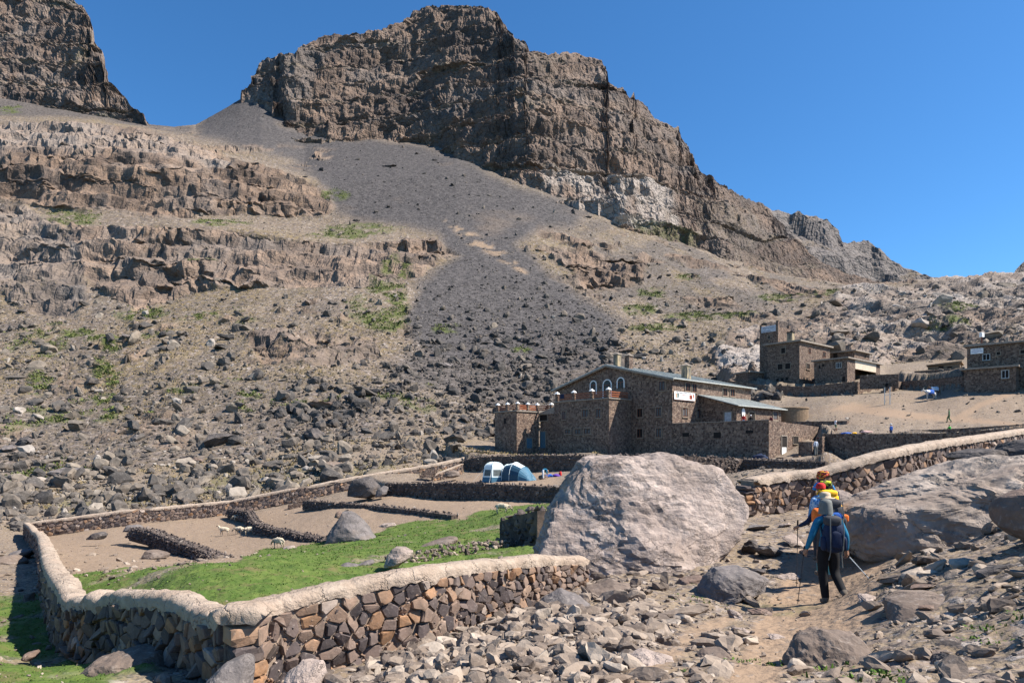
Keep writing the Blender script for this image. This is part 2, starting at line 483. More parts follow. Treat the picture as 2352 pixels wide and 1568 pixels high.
# lawn outline
lawn = inpoly(jx, jy, [(150, 1322), (330, 1312), (440, 1296), (560, 1288), (590, 1268), (700, 1250), (860, 1222), (900, 1205), (1050, 1196), (1130, 1172), (1280, 1156), (1300, 1300), (1100, 1330), (700, 1420), (560, 1480), (420, 1420), (200, 1400)], 7)
FWP = [(548, 8.45), (625, 8.9), (950, 10.2), (1176, 12.6), (1345, 14.8)]
_fwx, _fwy = np.array(plan(*FWP)).T
inside = Yg > np.interp(Xg, _fwx, _fwy)
lawn = lawn * inside * (Yg < 75)
lawn_l = inpoly(jx, jy, [(-400, 1375), (0, 1372), (90, 1368), (130, 1440), (260, 1500), (420, 1560), (430, 1700), (-400, 1700)], 12) * (1 - sstep(.15, .5, fbm(Xg * .5, Yg * .5, 0 * Xg, 4)) * .9)
lawn_l *= (Xg < -2.2)
lawn = sstep(.3, .6, lawn + .55 * fbm(Xg * .8, Yg * .8, 0 * Xg, 4) * (1 - np.abs(2 * lawn - 1) * .6)) * (lawn > .02)
lawn = np.clip(lawn * (1 - .75 * sstep(.35, .75, fbm(Xg * .35 + 9, Yg * .35, 0 * Xg, 4))) + lawn_l, 0, 1)
path = np.clip(inpoly(jx, jy, [(1800, 1300), (1850, 1250), (1890, 1180), (1945, 1200), (1950, 1275), (2040, 1290), (2020, 1350), (1990, 1440), (1860, 1480), (1780, 1568), (1720, 1750), (1560, 1750), (1700, 1500), (1760, 1400)], 14) + .8 * inpoly(jx, jy, [(1440, 1530), (1500, 1500), (1640, 1420), (1690, 1400), (1700, 1420), (1560, 1505), (1500, 1540), (1450, 1750), (1380, 1750)], 10), 0, 1)
field = inpoly(jx, jy, [(60, 1235), (530, 1180), (890, 1130), (1270, 1050), (1300, 1170), (900, 1230), (560, 1290), (150, 1330)], 8)
road = inpoly(jx, jy, [(1840, 950), (1900, 925), (2352, 868), (2600, 860), (2600, 975), (2352, 968), (1990, 975)], 6)
path2 = inpoly(PXg, PYg, [(1960, 925), (2080, 945), (2352, 972), (2352, 980), (2060, 958), (1900, 940)], 3) + inpoly(PXg, PYg, [(2190, 958), (2250, 925), (2352, 890), (2352, 897), (2260, 932), (2215, 960)], 3)
beyond = sstep(3, 9, Yg - np.interp(Xg, [-60, -45, -28, -16, -6], [70, 77, 86, 90, 98])) * (Xg < 0)
trod = np.clip(path + field * .55 + road * .25 + path2, 0, 1)
tuft = np.clip(beyond * .8 + (Yg > 100) * .6, 0, 1) * sstep(-.3, .4, fbm(Xg * .1, Yg * .1, 0 * Xg, 3))
rockm = 0 * Xg
# undulation
near = 1 / (1 + Yg * .05)
Z = Zb + .10 * fbm(Xg * .6, Yg * .6, 0 * Xg, 4) * np.clip(Yg / 12, .3, 1) * (1 - .6 * trod) + .045 * fbm(Xg * 2.3, Yg * 2.3, 0 * Xg, 3) * (1 - .5 * trod) + .02 * fbm(Xg * 8, Yg * 8, 0 * Xg, 2) * near
Z += lawn * (.05 * ridge(Xg * .9, Yg * .9, 0 * Xg, 3))
V = np.stack([Xg, Yg, Z], -1).reshape(-1, 3)
me = mesh_np(V, grid_faces(NRG, NCG), 'ground', True)
green_g = np.clip(inpoly(jx, jy, [(130, 1180), (600, 1120), (900, 1075), (900, 1060), (500, 1090), (100, 1150)], 12) * .5 + sstep(.55, .9, fbm(Xg * .3 + 50, Yg * .3, 0 * Xg, 4)) * .6 * (Yg < 16), 0, 1)
set_attr(me, 'M1', np.stack([rockm, 0 * rockm, green_g, 0 * rockm], -1).reshape(-1, 4))
set_attr(me, 'M2', np.stack([lawn, tuft, trod, 0 * lawn], -1).reshape(-1, 4))
link('ground', me, M['ground'], kind='structure')
GRID = {'ground': (V.reshape(NRG, NCG, 3), PXg, PYg, {'lawn': lawn, 'trod': trod, 'path': path, 'road': road, 'inside': inside * (Yg < 95) * (Xg < 12), 'beyond': beyond})}

# ------------------------------------------------------------------ hillside, laid out from survey lines
def L(ys, Ys): return (ys, Ys)
def kn(xq, pts): 
    a = np.array(pts, float); return np.interp(xq, a[:, 0], a[:, 1])
r2f = lambda x: np.interp(x, R2x, R2Y)
def line0(x):
    Y = r2f(x) - 1.5; X = (x - CX) / F * Y
    z = gz0(X, Y) - .15
    return HY - z / Y * F, Y
xs_ = [-450, 0, 200, 400, 600, 760, 900, 1050, 1200, 1400, 1600, 1800, 1950, 2150, 2352, 2800]
def lf(ys, Ys): return lambda x: (np.interp(x, xs_, ys), np.interp(x, xs_, Ys))
SL = [line0,
      lf([880, 880, 880, 860, 840, 832, 828, 830, 820, 800, 790, 775, 755, 738, 722, 690], [150, 150, 150, 150, 155, 158, 164, 172, 178, 185, 190, 190, 190, 190, 190, 190]),
      lf([690, 690, 690, 680, 672, 655, 645, 640, 645, 670, 690, 700, 700, 690, 680, 660], [200, 200, 200, 205, 205, 208, 214, 222, 228, 232, 238, 235, 230, 230, 235, 240]),
      lf([520, 520, 515, 512, 532, 545, 560, 566, 560, 590, 620, 650, 668, 664, 655, 640], [245, 245, 240, 236, 240, 246, 250, 255, 262, 265, 270, 270, 265, 265, 270, 275]),
      lf([495, 490, 484, 488, 506, 515, 490, 485, 500, 540, 590, 630, 655, 645, 628, 605], [275, 270, 270, 270, 272, 276, 285, 288, 290, 292, 295, 300, 300, 300, 300, 300]),
      lf([360, 355, 350, 365, 392, 425, 405, 402, 420, 480, 560, 640, 690, 690, 680, 660], [292, 292, 292, 292, 298, 305, 320, 325, 328, 330, 335, 345, 400, 400, 400, 400]),
      lambda x: (kn(x, [(-450, 300), (0, 288), (200, 285), (330, 300), (450, 330), (600, 372), (700, 372), (760, 345), (900, 335), (1050, 345), (1200, 370), (1400, 430), (1600, 520), (1800, 640), (1950, 700), (2352, 700), (2800, 690)]),
                 kn(x, [(-450, 345), (0, 345), (330, 340), (600, 325), (760, 370), (900, 382), (1200, 372), (1400, 362), (1600, 352), (1800, 360), (1950, 470), (2800, 470)])),
      lambda x: (kn(x, [(-450, 205), (0, 225), (200, 262), (300, 280), (400, 292), (450, 286), (500, 258), (550, 230), (600, 212), (700, 235), (800, 270), (1050, 330), (1300, 420), (1800, 640), (1950, 720), (2800, 720)]),
                 kn(x, [(-450, 410), (0, 405), (300, 400), (400, 400), (500, 425), (600, 440), (800, 430), (1200, 400), (1600, 380), (1950, 500), (2800, 500)]))]
SW = [0, .24, .24, .16, .05, .15, .08, .08]
NCS, NRS = 760, 350
sx = np.linspace(-430, 2780, NCS)
cum = np.cumsum(SW); cum /= cum[-1]
PYs = np.array([l(sx)[0] for l in SL]); YYs = np.array([l(sx)[1] for l in SL])
ts = np.linspace(0, 1, NRS)
PY = np.array([np.interp(ts, cum, PYs[:, i]) for i in range(NCS)]).T
YY = np.array([np.interp(ts, cum, YYs[:, i]) for i in range(NCS)]).T
# soften the joints between survey lines
def soften(A, n):
    for _ in range(n):
        A[1:-1] = (A[:-2] + 2 * A[1:-1] + A[2:]) / 4
    return A
PY = soften(PY, 6); YY = soften(YY, 6)
PX = np.broadcast_to(sx[None], PY.shape)
X = (PX - CX) / F * YY; Zs = (HY - PY) / F * YY
jit = fbm(X * .02, YY * .02, Zs * .02, 4); jit2 = fbm(X * .02 + 40, YY * .02, Zs * .02, 4)
jx = PX + 26 * jit; jy = PY + 12 * jit2
jx2 = jx + 20 * pn(X * .12, YY * .05, Zs * .05)
scree = inpoly(jx2, jy, [(640, 285), (700, 300), (935, 325), (1085, 370), (1236, 450), (1376, 490), (1310, 525), (1235, 520), (1190, 560), (1250, 620), (1330, 680), (1430, 730), (1450, 780), (1400, 840), (1300, 860), (1150, 850), (1000, 830), (940, 770), (930, 720), (955, 640), (1040, 590), (1000, 540), (880, 520), (800, 512), (762, 470), (740, 415), (650, 365), (590, 345), (480, 320), (430, 296), (500, 240), (640, 190), (900, 250)], 20)
scree = np.maximum(scree, .75 * inpoly(jx, jy, [(-450, 180), (0, 195), (320, 272), (430, 290), (440, 310), (330, 292), (200, 268), (0, 262), (-450, 260)], 6))
darkb = inpoly(jx, jy, [(960, 800), (1100, 760), (1400, 770), (1450, 820), (1380, 880), (1300, 940), (1130, 930), (950, 900), (880, 850)], 25) * .8
mid = inpoly(jx, jy, [(-450, 900), (-450, 1120), (600, 1120), (1130, 1020), (1130, 900), (900, 860), (500, 870), (200, 900)], 30) * .35
rslope = .6 * inpoly(jx, jy, [(1380, 500), (1600, 545), (1850, 640), (1950, 665), (1700, 720), (1450, 740), (1300, 640), (1240, 540)], 25) * sstep(-.35, .25, fbm(X * .05 + 90, YY * .03, Zs * .03, 4))
lsl = .35 * inpoly(jx, jy, [(-450, 700), (600, 690), (900, 700), (940, 800), (800, 880), (-450, 900)], 25) * sstep(-.2, .3, fbm(X * .06 + 190, YY * .04, Zs * .04, 4))
scree = np.clip(np.maximum(np.maximum(np.maximum(scree, darkb), mid), np.maximum(rslope, lsl)), 0, 1)
low = inpoly(jx, jy, [(150, 515), (300, 522), (560, 540), (850, 560), (1000, 552), (1045, 585), (990, 600), (960, 622), (860, 660), (700, 655), (560, 655), (430, 668), (310, 710), (230, 665), (160, 600)], 6)
upp = inpoly(jx, jy, [(-450, 285), (180, 287), (330, 297), (420, 320), (500, 350), (600, 388), (720, 425), (765, 480), (740, 502), (560, 492), (380, 492), (200, 486), (60, 474), (-450, 440)], 6)
lslope = inpoly(jx, jy, [(-450, 470), (60, 480), (150, 530), (190, 620), (210, 700), (130, 730), (0, 680), (-450, 680)], 8)
midr = inpoly(jx, jy, [(1260, 572), (1340, 570), (1490, 600), (1480, 650), (1420, 660), (1330, 640), (1280, 600)], 5)
knoll = inpoly(jx, jy, [(560, 770), (700, 755), (860, 770), (870, 810), (760, 830), (600, 830)], 8)
bench = inpoly(jx, jy, [(1640, 800), (1700, 750), (1860, 720), (1940, 660), (2150, 640), (2352, 615), (2800, 590), (2800, 900), (2200, 900), (1650, 900)], 10)
dips = inpoly(jx, jy, [(1050, 770), (1300, 720), (1660, 700), (1650, 830), (1300, 850)], 10)
odd = fbm(X * .045 + 13, YY * .045, Zs * .07, 4, .55)
knobs = (.9 * inpoly(jx, jy, [(1230, 525), (1420, 535), (1600, 555), (1850, 640), (1900, 700), (1500, 700), (1300, 640)], 15) * sstep(.12, .35, odd) + .8 * sstep(.38, .6, odd) * (PY > 560) * (1 - scree) + .8 * inpoly(jx, jy, [(400, 300), (600, 330), (760, 350), (760, 400), (600, 370), (430, 320)], 10) * sstep(.1, .35, odd))
rock = np.clip(knobs + low + upp + lslope * .85 + midr + knoll * .8 + bench * .85, 0, 1)
nG = fbm(X * .06, YY * .06, Zs * .06, 4)
def ell(cx, cy, rx, ry): return np.clip(1.6 - ((jx - cx) / rx) ** 2 - ((jy - cy) / ry) ** 2, 0, 1)
green = 0
for e in [(765, 447, 34, 13), (820, 532, 90, 10), (900, 612, 36, 20), (880, 665, 40, 22), (1190, 795, 18, 7), (1600, 725, 70, 7), (1690, 722, 50, 6), (1790, 678, 45, 8), (1500, 672, 25, 14), (1470, 712, 40, 10), (480, 732, 28, 7), (180, 768, 55, 16), (90, 880, 30, 25), (320, 725, 60, 18), (260, 800, 20, 12),
          (880, 735, 50, 18), (1030, 752, 34, 10), (2200, 712, 55, 9), (2180, 752, 45, 8), (1590, 630, 25, 8), (470, 600, 35, 8), (500, 512, 60, 6), (1880, 680, 30, 6), (900, 700, 30, 30), (240, 860, 25, 30), (240, 940, 40, 30), (590, 900, 30, 10), (1510, 745, 60, 6), (160, 500, 60, 12), (20, 250, 40, 5)]:
    green = np.maximum(green, ell(*e))
green = np.clip(green + .55 * sstep(.35, .7, nG) * (PY > 660) * (PX < 1000), 0, 1) * sstep(-.35, .15, fbm(X * .25, YY * .25, Zs * .25, 3))
tuft = np.clip(sstep(-.3, .5, fbm(X * .03 + 7, YY * .03, Zs * .03, 3)) * .8 + .05, 0, 1) * (1 - scree)
pale = inpoly(jx, jy, [(-450, 288), (180, 290), (420, 325), (560, 380), (500, 392), (300, 352), (0, 345), (-450, 345)], 8) * .32
pale = np.maximum(pale, bench * .6 * sstep(-.3, .3, nG)); pale = np.maximum(pale, .8 * inpoly(jx, jy, [(1640, 780), (1760, 800), (1760, 870), (1650, 850)], 8))
pale = np.maximum(pale, low * .08)
grey = np.clip(bench * .25 * (PY < 720) + lslope * .35 + .25 * sstep(0, .5, -nG), 0, 1)
streak = inpoly(jx, jy, [(1010, 500), (1060, 520), (1150, 570), (1210, 630), (1205, 640), (1130, 590), (1050, 550)], 8) * sstep(-.1, .3, fbm(X * .2, YY * .2, Zs * .2, 3))
# relief
def terrace(z, h, sharp, amt, warp):
    q = (z + warp) / h; fl = np.floor(q); fr = q - fl
    s = sstep(.5 - sharp, .5 + sharp, fr)
    return z + amt * ((fl + s) * h - warp - z)
warp = 3.0 * fbm(X * .03, YY * .03, Zs * .0, 3) + .04 * X
rk = rock
Zt = terrace(Zs, 8.5, .2, .62, warp * 2)
Zt = terrace(Zt, 2.8, .24, .5, warp * 3)
edge0 = sstep(0, .04, ts)[:, None]
Z2 = Zs + rk * (Zt - Zs) * (1 - .5 * bench) * edge0
bl = ridge(X * .05, YY * .05, Zs * .05, 4, .5)
def quant(q, k):
    q = q * k; f = np.floor(q); return (f + sstep(.35, .65, q - f)) / k
dq = pn(X * .2, YY * .2, Zs * .2)
rgh = .35 + 1.3 * sstep(-.5, .6, pn(X * .03 + 70, YY * .03, Zs * .03))
bq = 1.2 * quant(pn(X * .045 + .4 * dq, YY * .05, Zs * .09), 5) + .55 * rgh * quant(pn(X * .15 + .5 * dq, YY * .12, Zs * .22 + .5 * dq), 4) + .35 * rgh * quant(pn(X * .38 + .4 * dq, YY * .3, Zs * .55), 3)
Yd = -rk * (1.4 * (bl - .6) + 3.2 * bq) * (1 - .45 * bench)
cellw = fbm(X * .35, YY * .35, Zs * .35, 4, .6)
edge0 = sstep(0, .04, ts)[:, None]
Z2 = Z2 + edge0 * (rk * .75 * cellw * (1 - .6 * bench) + (1 - rk) * (.32 * cellw + .8 * fbm(X * .05, YY * .05, Zs * .05, 3)) * (1 - .55 * scree)) + bench * 1.0 * bq * edge0 + bench * 1.8 * (ridge(X * .06, YY * .045, 0 * X, 4) - .7) * edge0
X2 = X + rk * .9 * fbm(X * .2 + 9, YY * .2, Zs * .2, 3)
Y2 = YY + Yd * edge0
V = np.stack([X2, Y2, Z2], -1).reshape(-1, 3)
me = mesh_np(V, grid_faces(NRS, NCS), 'hillside', False)
scree2 = np.clip(scree - streak, 0, 1)
set_attr(me, 'M1', np.stack([rock * (1 - .2 * green), scree2 * (1 - rock), green, pale], -1).reshape(-1, 4))
set_attr(me, 'M2', np.stack([0 * X, tuft, streak * .8, grey], -1).reshape(-1, 4))
link('hillside', me, M['slope'], kind='structure')
GRID['hillside'] = (V.reshape(NRS, NCS, 3), PX, PY, {'scree': scree, 'rock': rock, 'green': green, 'tuft': tuft, 'bench': bench})
_slopePY, _slopeYY = PY, YY
def slopeY(px, py):
    """distance of the hillside at a survey place"""
    out = []
    for a, b in zip(np.atleast_1d(px), np.atleast_1d(py)):
        i = int(np.clip(round((a + 430) / 3210 * (NCS - 1)), 0, NCS - 1))
        c = _slopePY[:, i]; k = np.argmax(c <= b) if (c <= b).any() else NRS - 1
        out.append(_slopeYY[k, i])
    return np.array(out)

def cliff(name, x0, x1, nc, nr, base, skyl, slope, mat, back, seed, amp, bandh, rough=1.0, mids=None, masks=None, tilt=.05, baseY=None, bow=0.0):
    """rock wall from a base line up to a skyline and over the back"""
    sx = np.linspace(x0, x1, nc)
    by = kn(sx, base); sy = kn(sx, skyl)
    bY = slopeY(sx, by) if baseY is None else kn(sx, baseY)
    if x1 > 2000 and bandh < 30: k17 = int(np.searchsorted(sx, 1760)); bY = np.where(sx > 1760, np.interp(sx, [1760, 1860, 2080], [bY[k17 - 8:k17].mean(), bY[k17 - 8:k17].mean() + 14, bY[k17 - 8:k17].mean() + 70]), bY)
    bY = np.convolve(np.pad(bY, 8, 'edge'), np.ones(17) / 17, 'valid')
    by = by + 10
    zb = (HY - by) / F * bY
    v = (HY - sy) / F
    sl = kn(sx, slope)
    sY = (sl * bY - zb) / (sl - v)
    nb = max(6, nr // 12)
    t = np.linspace(0, 1, nr)[:, None]
    # even spacing up the picture, so the mesh is as fine at the top as at the foot
    Vv = (HY - by) / F + t * (v - (HY - by) / F)
    prof = t + bow * np.sin(t * math.pi)
    Yp = bY[None] + (sY - bY)[None] * (1 - (1 - t) ** 1.0)
    Yp = (sl[None] * bY[None] - zb[None]) / (sl[None] - Vv)
    Zp = Vv * Yp
    tb = np.linspace(0, 1, nb + 1)[1:, None]
    Yb = Yp[-1][None] + tb * back; Zbk = Zp[-1][None] - tb ** 1.6 * back * .55 - 1.0 * tb
    Yp = np.concatenate([Yp, Yb]); Zp = np.concatenate([Zp, Zbk])
    U = ((sx - CX) / F)[None]
    PXl = np.broadcast_to(sx[None], Yp.shape)
    Xp = U * Yp
    PYl = HY - Zp / Yp * F
    s = seed
    wz = 9 * bandh / 20 * fbm(Xp * .012 + s, Yp * .012, 0 * Xp, 3) + tilt * Xp
    fade = np.concatenate([np.ones(nr), np.linspace(1, .4, nb)])[:, None] * np.ones_like(Xp)
    Zt = terrace(Zp, bandh, .15, .46, wz); Zt = terrace(Zt, bandh * .29, .2, .34, wz * 1.6 + 5)
    topk = np.concatenate([1 - sstep(.93, 1, np.linspace(0, 1, nr)), np.zeros(nb)])[:, None]
    Zn = Zp + (Zt - Zp) * (.25 + .75 * topk)
    sc = 20.0 / bandh
    gul = ridge(Xp * .014 * sc + s, Yp * .014 * sc, Zp * .011 * sc, 5, .5)
    fr_ = (Zp + wz) / bandh; fr_ = fr_ - np.floor(fr_)
    ledge = sstep(.30, .44, np.abs(fr_ - .5))
    dx = 1.2 * pn(Xp * .11 * sc, Yp * .11 * sc, Zp * .11 * sc + s)
    def quant(q, k): 
        q = q * k; f = np.floor(q); return (f + sstep(.35, .65, q - f)) / k
    blk = .62 * quant(pn(Xp * .024 * sc + s + .3 * dx, Yp * .024 * sc, Zp * .10 * sc + .3 * dx), 5) + .42 * quant(pn(Xp * .065 * sc + .4 * dx, Yp * .05 * sc + s, Zp * .27 * sc + .3 * dx), 4) + .2 * quant(pn(Xp * .19 * sc, Yp * .15 * sc + s, Zp * .6 * sc), 3) + .7
    fin = fbm(Xp * .16 * sc, Yp * .16 * sc, Zp * .25 * sc + s, 4, .62)
    ampx = amp * np.interp(PXl, [1500, 1720, 1800, 1900], [1, .65, .45, .3]) if x1 > 2000 and bandh < 30 else amp
    if x1 > 2000 and bandh < 30: ampx = ampx * 1.15
    bandid = np.floor((Zp + wz) / bandh)
    bsh = pn(bandid * 7.3 + s, Xp * .012 * sc, bandid * 3.1 + .5)
    ampx = ampx * (.3 + .7 * topk)
    dN = ampx * 1.1 * bsh * fade + ampx * ((gul - .6) * .8 + 1.15 * (blk - .7)) * (.75 + .5 * pn(Xp * .01 + s, Yp * .01, Zp * .01)) * 1.35 * fade
    rough = rough * (np.interp(PXl, [1700, 1820], [1, .65]) if x1 > 2000 and bandh < 30 else 1.0)
    Yn = Yp - dN * .85 - rough * 1.3 * fin * fade
    Xn = Xp + amp * .35 * fbm(Xp * .05 * sc + 5, Yp * .05 * sc, Zp * .05 * sc, 3)
    Zn = Zn + rough * .8 * fin + (dN * .45) * (.3 + .7 * topk)
    V0 = np.stack([Xn, Yn, Zn], -1)
    sk = np.repeat(V0[:1], 4, 0); sk[:, :, 2] -= np.array([26, 16, 8, 3])[:, None] * (bandh / 26)
    sk[:, :, 1] += np.array([-2, -1.5, -1, -.5])[:, None]
    V0 = np.concatenate([sk, V0])
    ext = lambda A_: np.concatenate([np.repeat(A_[:1], 4, 0), A_])
    Xp, Yp, Zp, PXl, PYl, wz, ledge = [ext(A_) for A_ in (Xp, Yp, Zp, PXl, PYl, wz, ledge)]
    V = V0.reshape(-1, 3)
    me = mesh_np(V, grid_faces(*Xp.shape), name, False)
    g = fbm(Xp * .02, Yp * .02, Zp * .02 + 9, 4)
    mk = masks(PXl + 22 * fbm(Xp * .02, Yp * .02, Zp * .02, 3), PYl + 10 * g, Xp, Yp, Zp, wz) if masks else (np.ones_like(Xp), 0 * Xp, 0 * Xp, 0 * Xp, 0 * Xp)
    ld = .85 * ledge * sstep(-.5, .3, fbm(Xp * .03 * sc, Yp * .03 * sc, Zp * .03 * sc, 3))
    set_attr(me, 'M1', np.stack([mk[0] * (1 - ld), np.clip(mk[1] + .35 * ld, 0, 1), mk[2], mk[3]], -1).reshape(-1, 4))
    set_attr(me, 'M2', np.stack([0 * Xp, mk[2] * 0 + .2, 0 * Xp, mk[4]], -1).reshape(-1, 4))
    o = link(name, me, mat, kind='structure')
    GRID[name] = (V.reshape(Xp.shape + (3,)), PXl, PYl, {})
    return o
PEAK_BASE = [(560, 226), (600, 238), (632, 255), (640, 290), (670, 332), (740, 328), (810, 322), (935, 325), (1000, 345), (1085, 372), (1175, 415), (1236, 450), (1300, 468), (1376, 490), (1431, 530), (1500, 545), (1580, 560), (1650, 590), (1776, 622), (1850, 636), (2000, 690), (2200, 730)]
PEAK_SKY = [(560, 228), (574, 216), (578, 180), (600, 152), (640, 132), (680, 124), (690, 108), (720, 95), (740, 84), (800, 82), (835, 80), (845, 68), (870, 64), (900, 56), (925, 46), (945, 28), (985, 15), (1040, 12), (1100, 17), (1140, 28), (1150, 48), (1170, 72), (1182, 92), (1205, 98), (1212, 116), (1250, 121), (1330, 120), (1345, 130), (1380, 142), (1392, 160), (1396, 190), (1430, 205), (1446, 226), (1452, 226), (1456, 211), (1460, 226), (1480, 240), (1500, 265), (1540, 288), (1556, 292), (1562, 312), (1580, 340), (1600, 378), (1640, 425), (1700, 455), (1750, 474), (1775, 490), (1800, 518), (1830, 552), (1870, 586), (1920, 614), (1960, 634), (2000, 655), (2200, 730)]
def mk_peak(px, py, X, Y, Z, wz):
    rock = np.ones_like(X)
    scr = 0 * X
    g = fbm(X * .05, Y * .05, Z * .05, 4)
    for pl, a in [([(1000, 325), (1250, 405), (1330, 420), (1200, 400)], .5), ([(1180, 250), (1420, 255), (1430, 268), (1190, 262)], .9), ([(1180, 118), (1300, 122), (1300, 160), (1230, 175)], .5), ([(1500, 470), (1720, 480), (1800, 560), (1700, 600), (1560, 540)], .75), ([(1440, 560), (1700, 600), (1850, 640), (1500, 640)], .8)]:
        scr = np.maximum(scr, a * inpoly(px, py, pl, 6) * sstep(-.4, .1, g))
    pale = inpoly(px, py, [(1250, 380), (1420, 390), (1520, 430), (1580, 470), (1560, 520), (1480, 535), (1400, 520), (1300, 480), (1240, 450)], 12) * sstep(-.45, .2, g)
    pale2 = inpoly(px, py, [(1330, 460), (1440, 470), (1430, 515), (1500, 528), (1550, 515), (1560, 500), (1570, 530), (1480, 545), (1390, 500)], 8)
    rock = rock - scr * .85
    green = .5 * inpoly(px, py, [(1450, 520), (1600, 545), (1600, 580), (1460, 560)], 6)
    grey = np.clip(.35 * sstep(-.1, .5, fbm(X * .015, Y * .015, Z * .06, 3)) + .4 * inpoly(px, py, [(580, 120), (750, 120), (700, 260), (580, 260)], 10) + .8 * pale2, 0, 1)
    return rock, np.clip(scr * .5, 0, 1), green, np.clip(pale * .75 + pale2 * .9, 0, 1), grey
cliff('mountain', 556, 2080, 600, 262, PEAK_BASE, PEAK_SKY, [(556, 1.25), (900, 1.35), (1200, 1.25), (1400, 1.1), (1550, .92), (1700, .72), (2100, .62)], M['cliff'], 60, 3.0, 4.4, 20, 1.0, masks=mk_peak, tilt=-.05)
def mk_left(px, py, X, Y, Z, wz):
    g = fbm(X * .05, Y * .05, Z * .05, 4)
    return np.ones_like(X), 0 * X, .25 * sstep(.5, .8, g), .2 * sstep(0, .5, g), .25 * sstep(0, .6, -g)
cliff('mountain', -430, 352, 270, 190, [(-430, 200), (0, 222), (70, 232), (140, 252), (250, 274), (320, 286), (352, 294)],
      [(-430, -150), (0, -110), (100, -60), (165, 0), (190, 14), (205, 40), (214, 66), (217, 96), (236, 120), (242, 150), (246, 180), (270, 212), (290, 232), (318, 262), (335, 278), (352, 290)],
      [(-430, 1.5), (200, 1.55), (352, 1.3)], M['cliff'], 50, 23.0, 3.6, 19, 1.0, masks=mk_left, tilt=.12)
far_masks = lambda px, py, X, Y, Z, wz: (np.ones_like(X), 0 * X, 0 * X, 0 * X, np.full_like(X, .35))
cliff('far_ridge', 1700, 2230, 200, 90, [(1700, 640), (2000, 690), (2230, 720)],
      [(1700, 470), (1750, 478), (1780, 486), (1815, 498), (1850, 494), (1880, 500), (1900, 520), (1925, 535), (1936, 553), (1965, 556), (1995, 557), (2015, 570), (2040, 590), (2070, 605), (2100, 620), (2130, 632), (2160, 643), (2230, 700)],
      [(1700, .9), (2230, .9)], M['far'], 150, 41.0, 8, 75, 1.6, masks=far_masks, baseY=[(1700, 900), (2230, 1100)], tilt=.1)
cliff('far_ridge', 2290, 2780, 90, 40, [(2290, 700), (2780, 700)],
      [(2290, 652), (2320, 632), (2335, 618), (2352, 606), (2450, 560), (2780, 500)], [(2290, .9), (2780, .9)], M['far'], 150, 61.0, 8, 70, 1.6, masks=far_masks, baseY=[(2290, 1000), (2780, 1000)], tilt=.1)
# ------------------------------------------------------------------ stone materials
def stone_mat(name, stops, k=3.0, bumpd=.03, attr=True, streak=(1, 1, 1), crack=.0, lichen=None, grain=1.0):
    n = NT(name); p = n.coord('Object')
    if attr:
        r = n.attr('rnd')
    else:
        r = n.noise(n.vmul(p, streak), k * .35, 5, .6)
        r = n.mapr(r, .3, .7)
    base = n.ramp(r, stops)
    n1 = n.noise(n.vmul(p, streak), k, 6, .65, .3); n2 = n.noise(p, k * 5, 5, .7)
    n3 = n.noise(p, k * .5, 3)
    dark = n.mix(.5, base, (.05, .045, .042))
    col = n.mix(n.mapr(n1, .42, .66), base, dark)
    lite = n.mix(.45, base, (.62, .55, .49))
    col = n.mix(n.mapr(n2, .55, .68, 0, .6 * grain), col, lite)
    col = n.mix(n.mapr(n3, .56, .7, 0, .5), col, n.mix(.5, base, (.34, .25, .18)))
    h = n.math('ADD', n1, n.math('MULTIPLY', n2, .4))
    if crack:
        wv = n.vadd(n.vmul(p, streak), n.vmul(n.noise(p, k * 1.1, 5, .65, 0, 1), (1.3, 1.3, 1.3)))
        c = n.voro(wv, k * crack, 'DISTANCE_TO_EDGE', 'Distance')
        gate = n.mapr(n.noise(p, k * .8, 3, .6), .46, .6)
        col = n.mix(n.math('MULTIPLY', n.mapr(c, 0, .03, .75, 0), gate), col, (.04, .034, .03))
        h = n.math('ADD', h, n.math('MULTIPLY', n.math('MULTIPLY', n.math('MINIMUM', c, .06), gate), 6))
    nr = n.bump(h, .8, bumpd)
    return n.done(col, .92, nr, k=.74)
RST = [(0, (.10, .078, .066)), (.3, (.185, .145, .118)), (.55, (.28, .218, .170)), (.8, (.39, .312, .245)), (1, (.52, .435, .35))]
M['rock'] = stone_mat('loose_rock', RST, 3.0, .03)
M['rock_far'] = stone_mat('slope_rock', [(0, (.058, .055, .054)), (.35, (.12, .107, .096)), (.65, (.195, .163, .132)), (.88, (.30, .25, .195)), (1, (.44, .39, .34))], .7, .12)
M['rock_grey'] = stone_mat('grey_boulder_rock', [(0, (.15, .135, .13)), (1, (.25, .22, .21))], 2.2, .05, attr=False, crack=.5)
M['rock_pink'] = stone_mat('pale_boulder_rock', [(0, (.24, .19, .165)), (.35, (.40, .32, .275)), (.7, (.52, .425, .37)), (1, (.60, .51, .45))], 1.8, .11, attr=False, streak=(1, 1, 2.2), crack=1.5)
M['rock_brown'] = stone_mat('brown_boulder_rock', [(0, (.15, .11, .085)), (.6, (.24, .185, .15)), (1, (.34, .29, .26))], 1.6, .05, attr=False, crack=.45)
M['rock_outcrop'] = stone_mat('grey_outcrop_rock', [(0, (.22, .165, .13)), (.4, (.38, .305, .25)), (1, (.58, .51, .44))], 1.3, .07, attr=False, crack=.6)
M['rock_dark'] = stone_mat('dark_boulder_rock', [(0, (.06, .055, .055)), (.6, (.12, .105, .10)), (1, (.2, .17, .15))], 1.2, .10, attr=False, crack=.5)
M['rock_red'] = stone_mat('rust_boulder_rock', [(0, (.17, .11, .085)), (1, (.31, .225, .18))], 2.5, .04, attr=False, crack=.4)

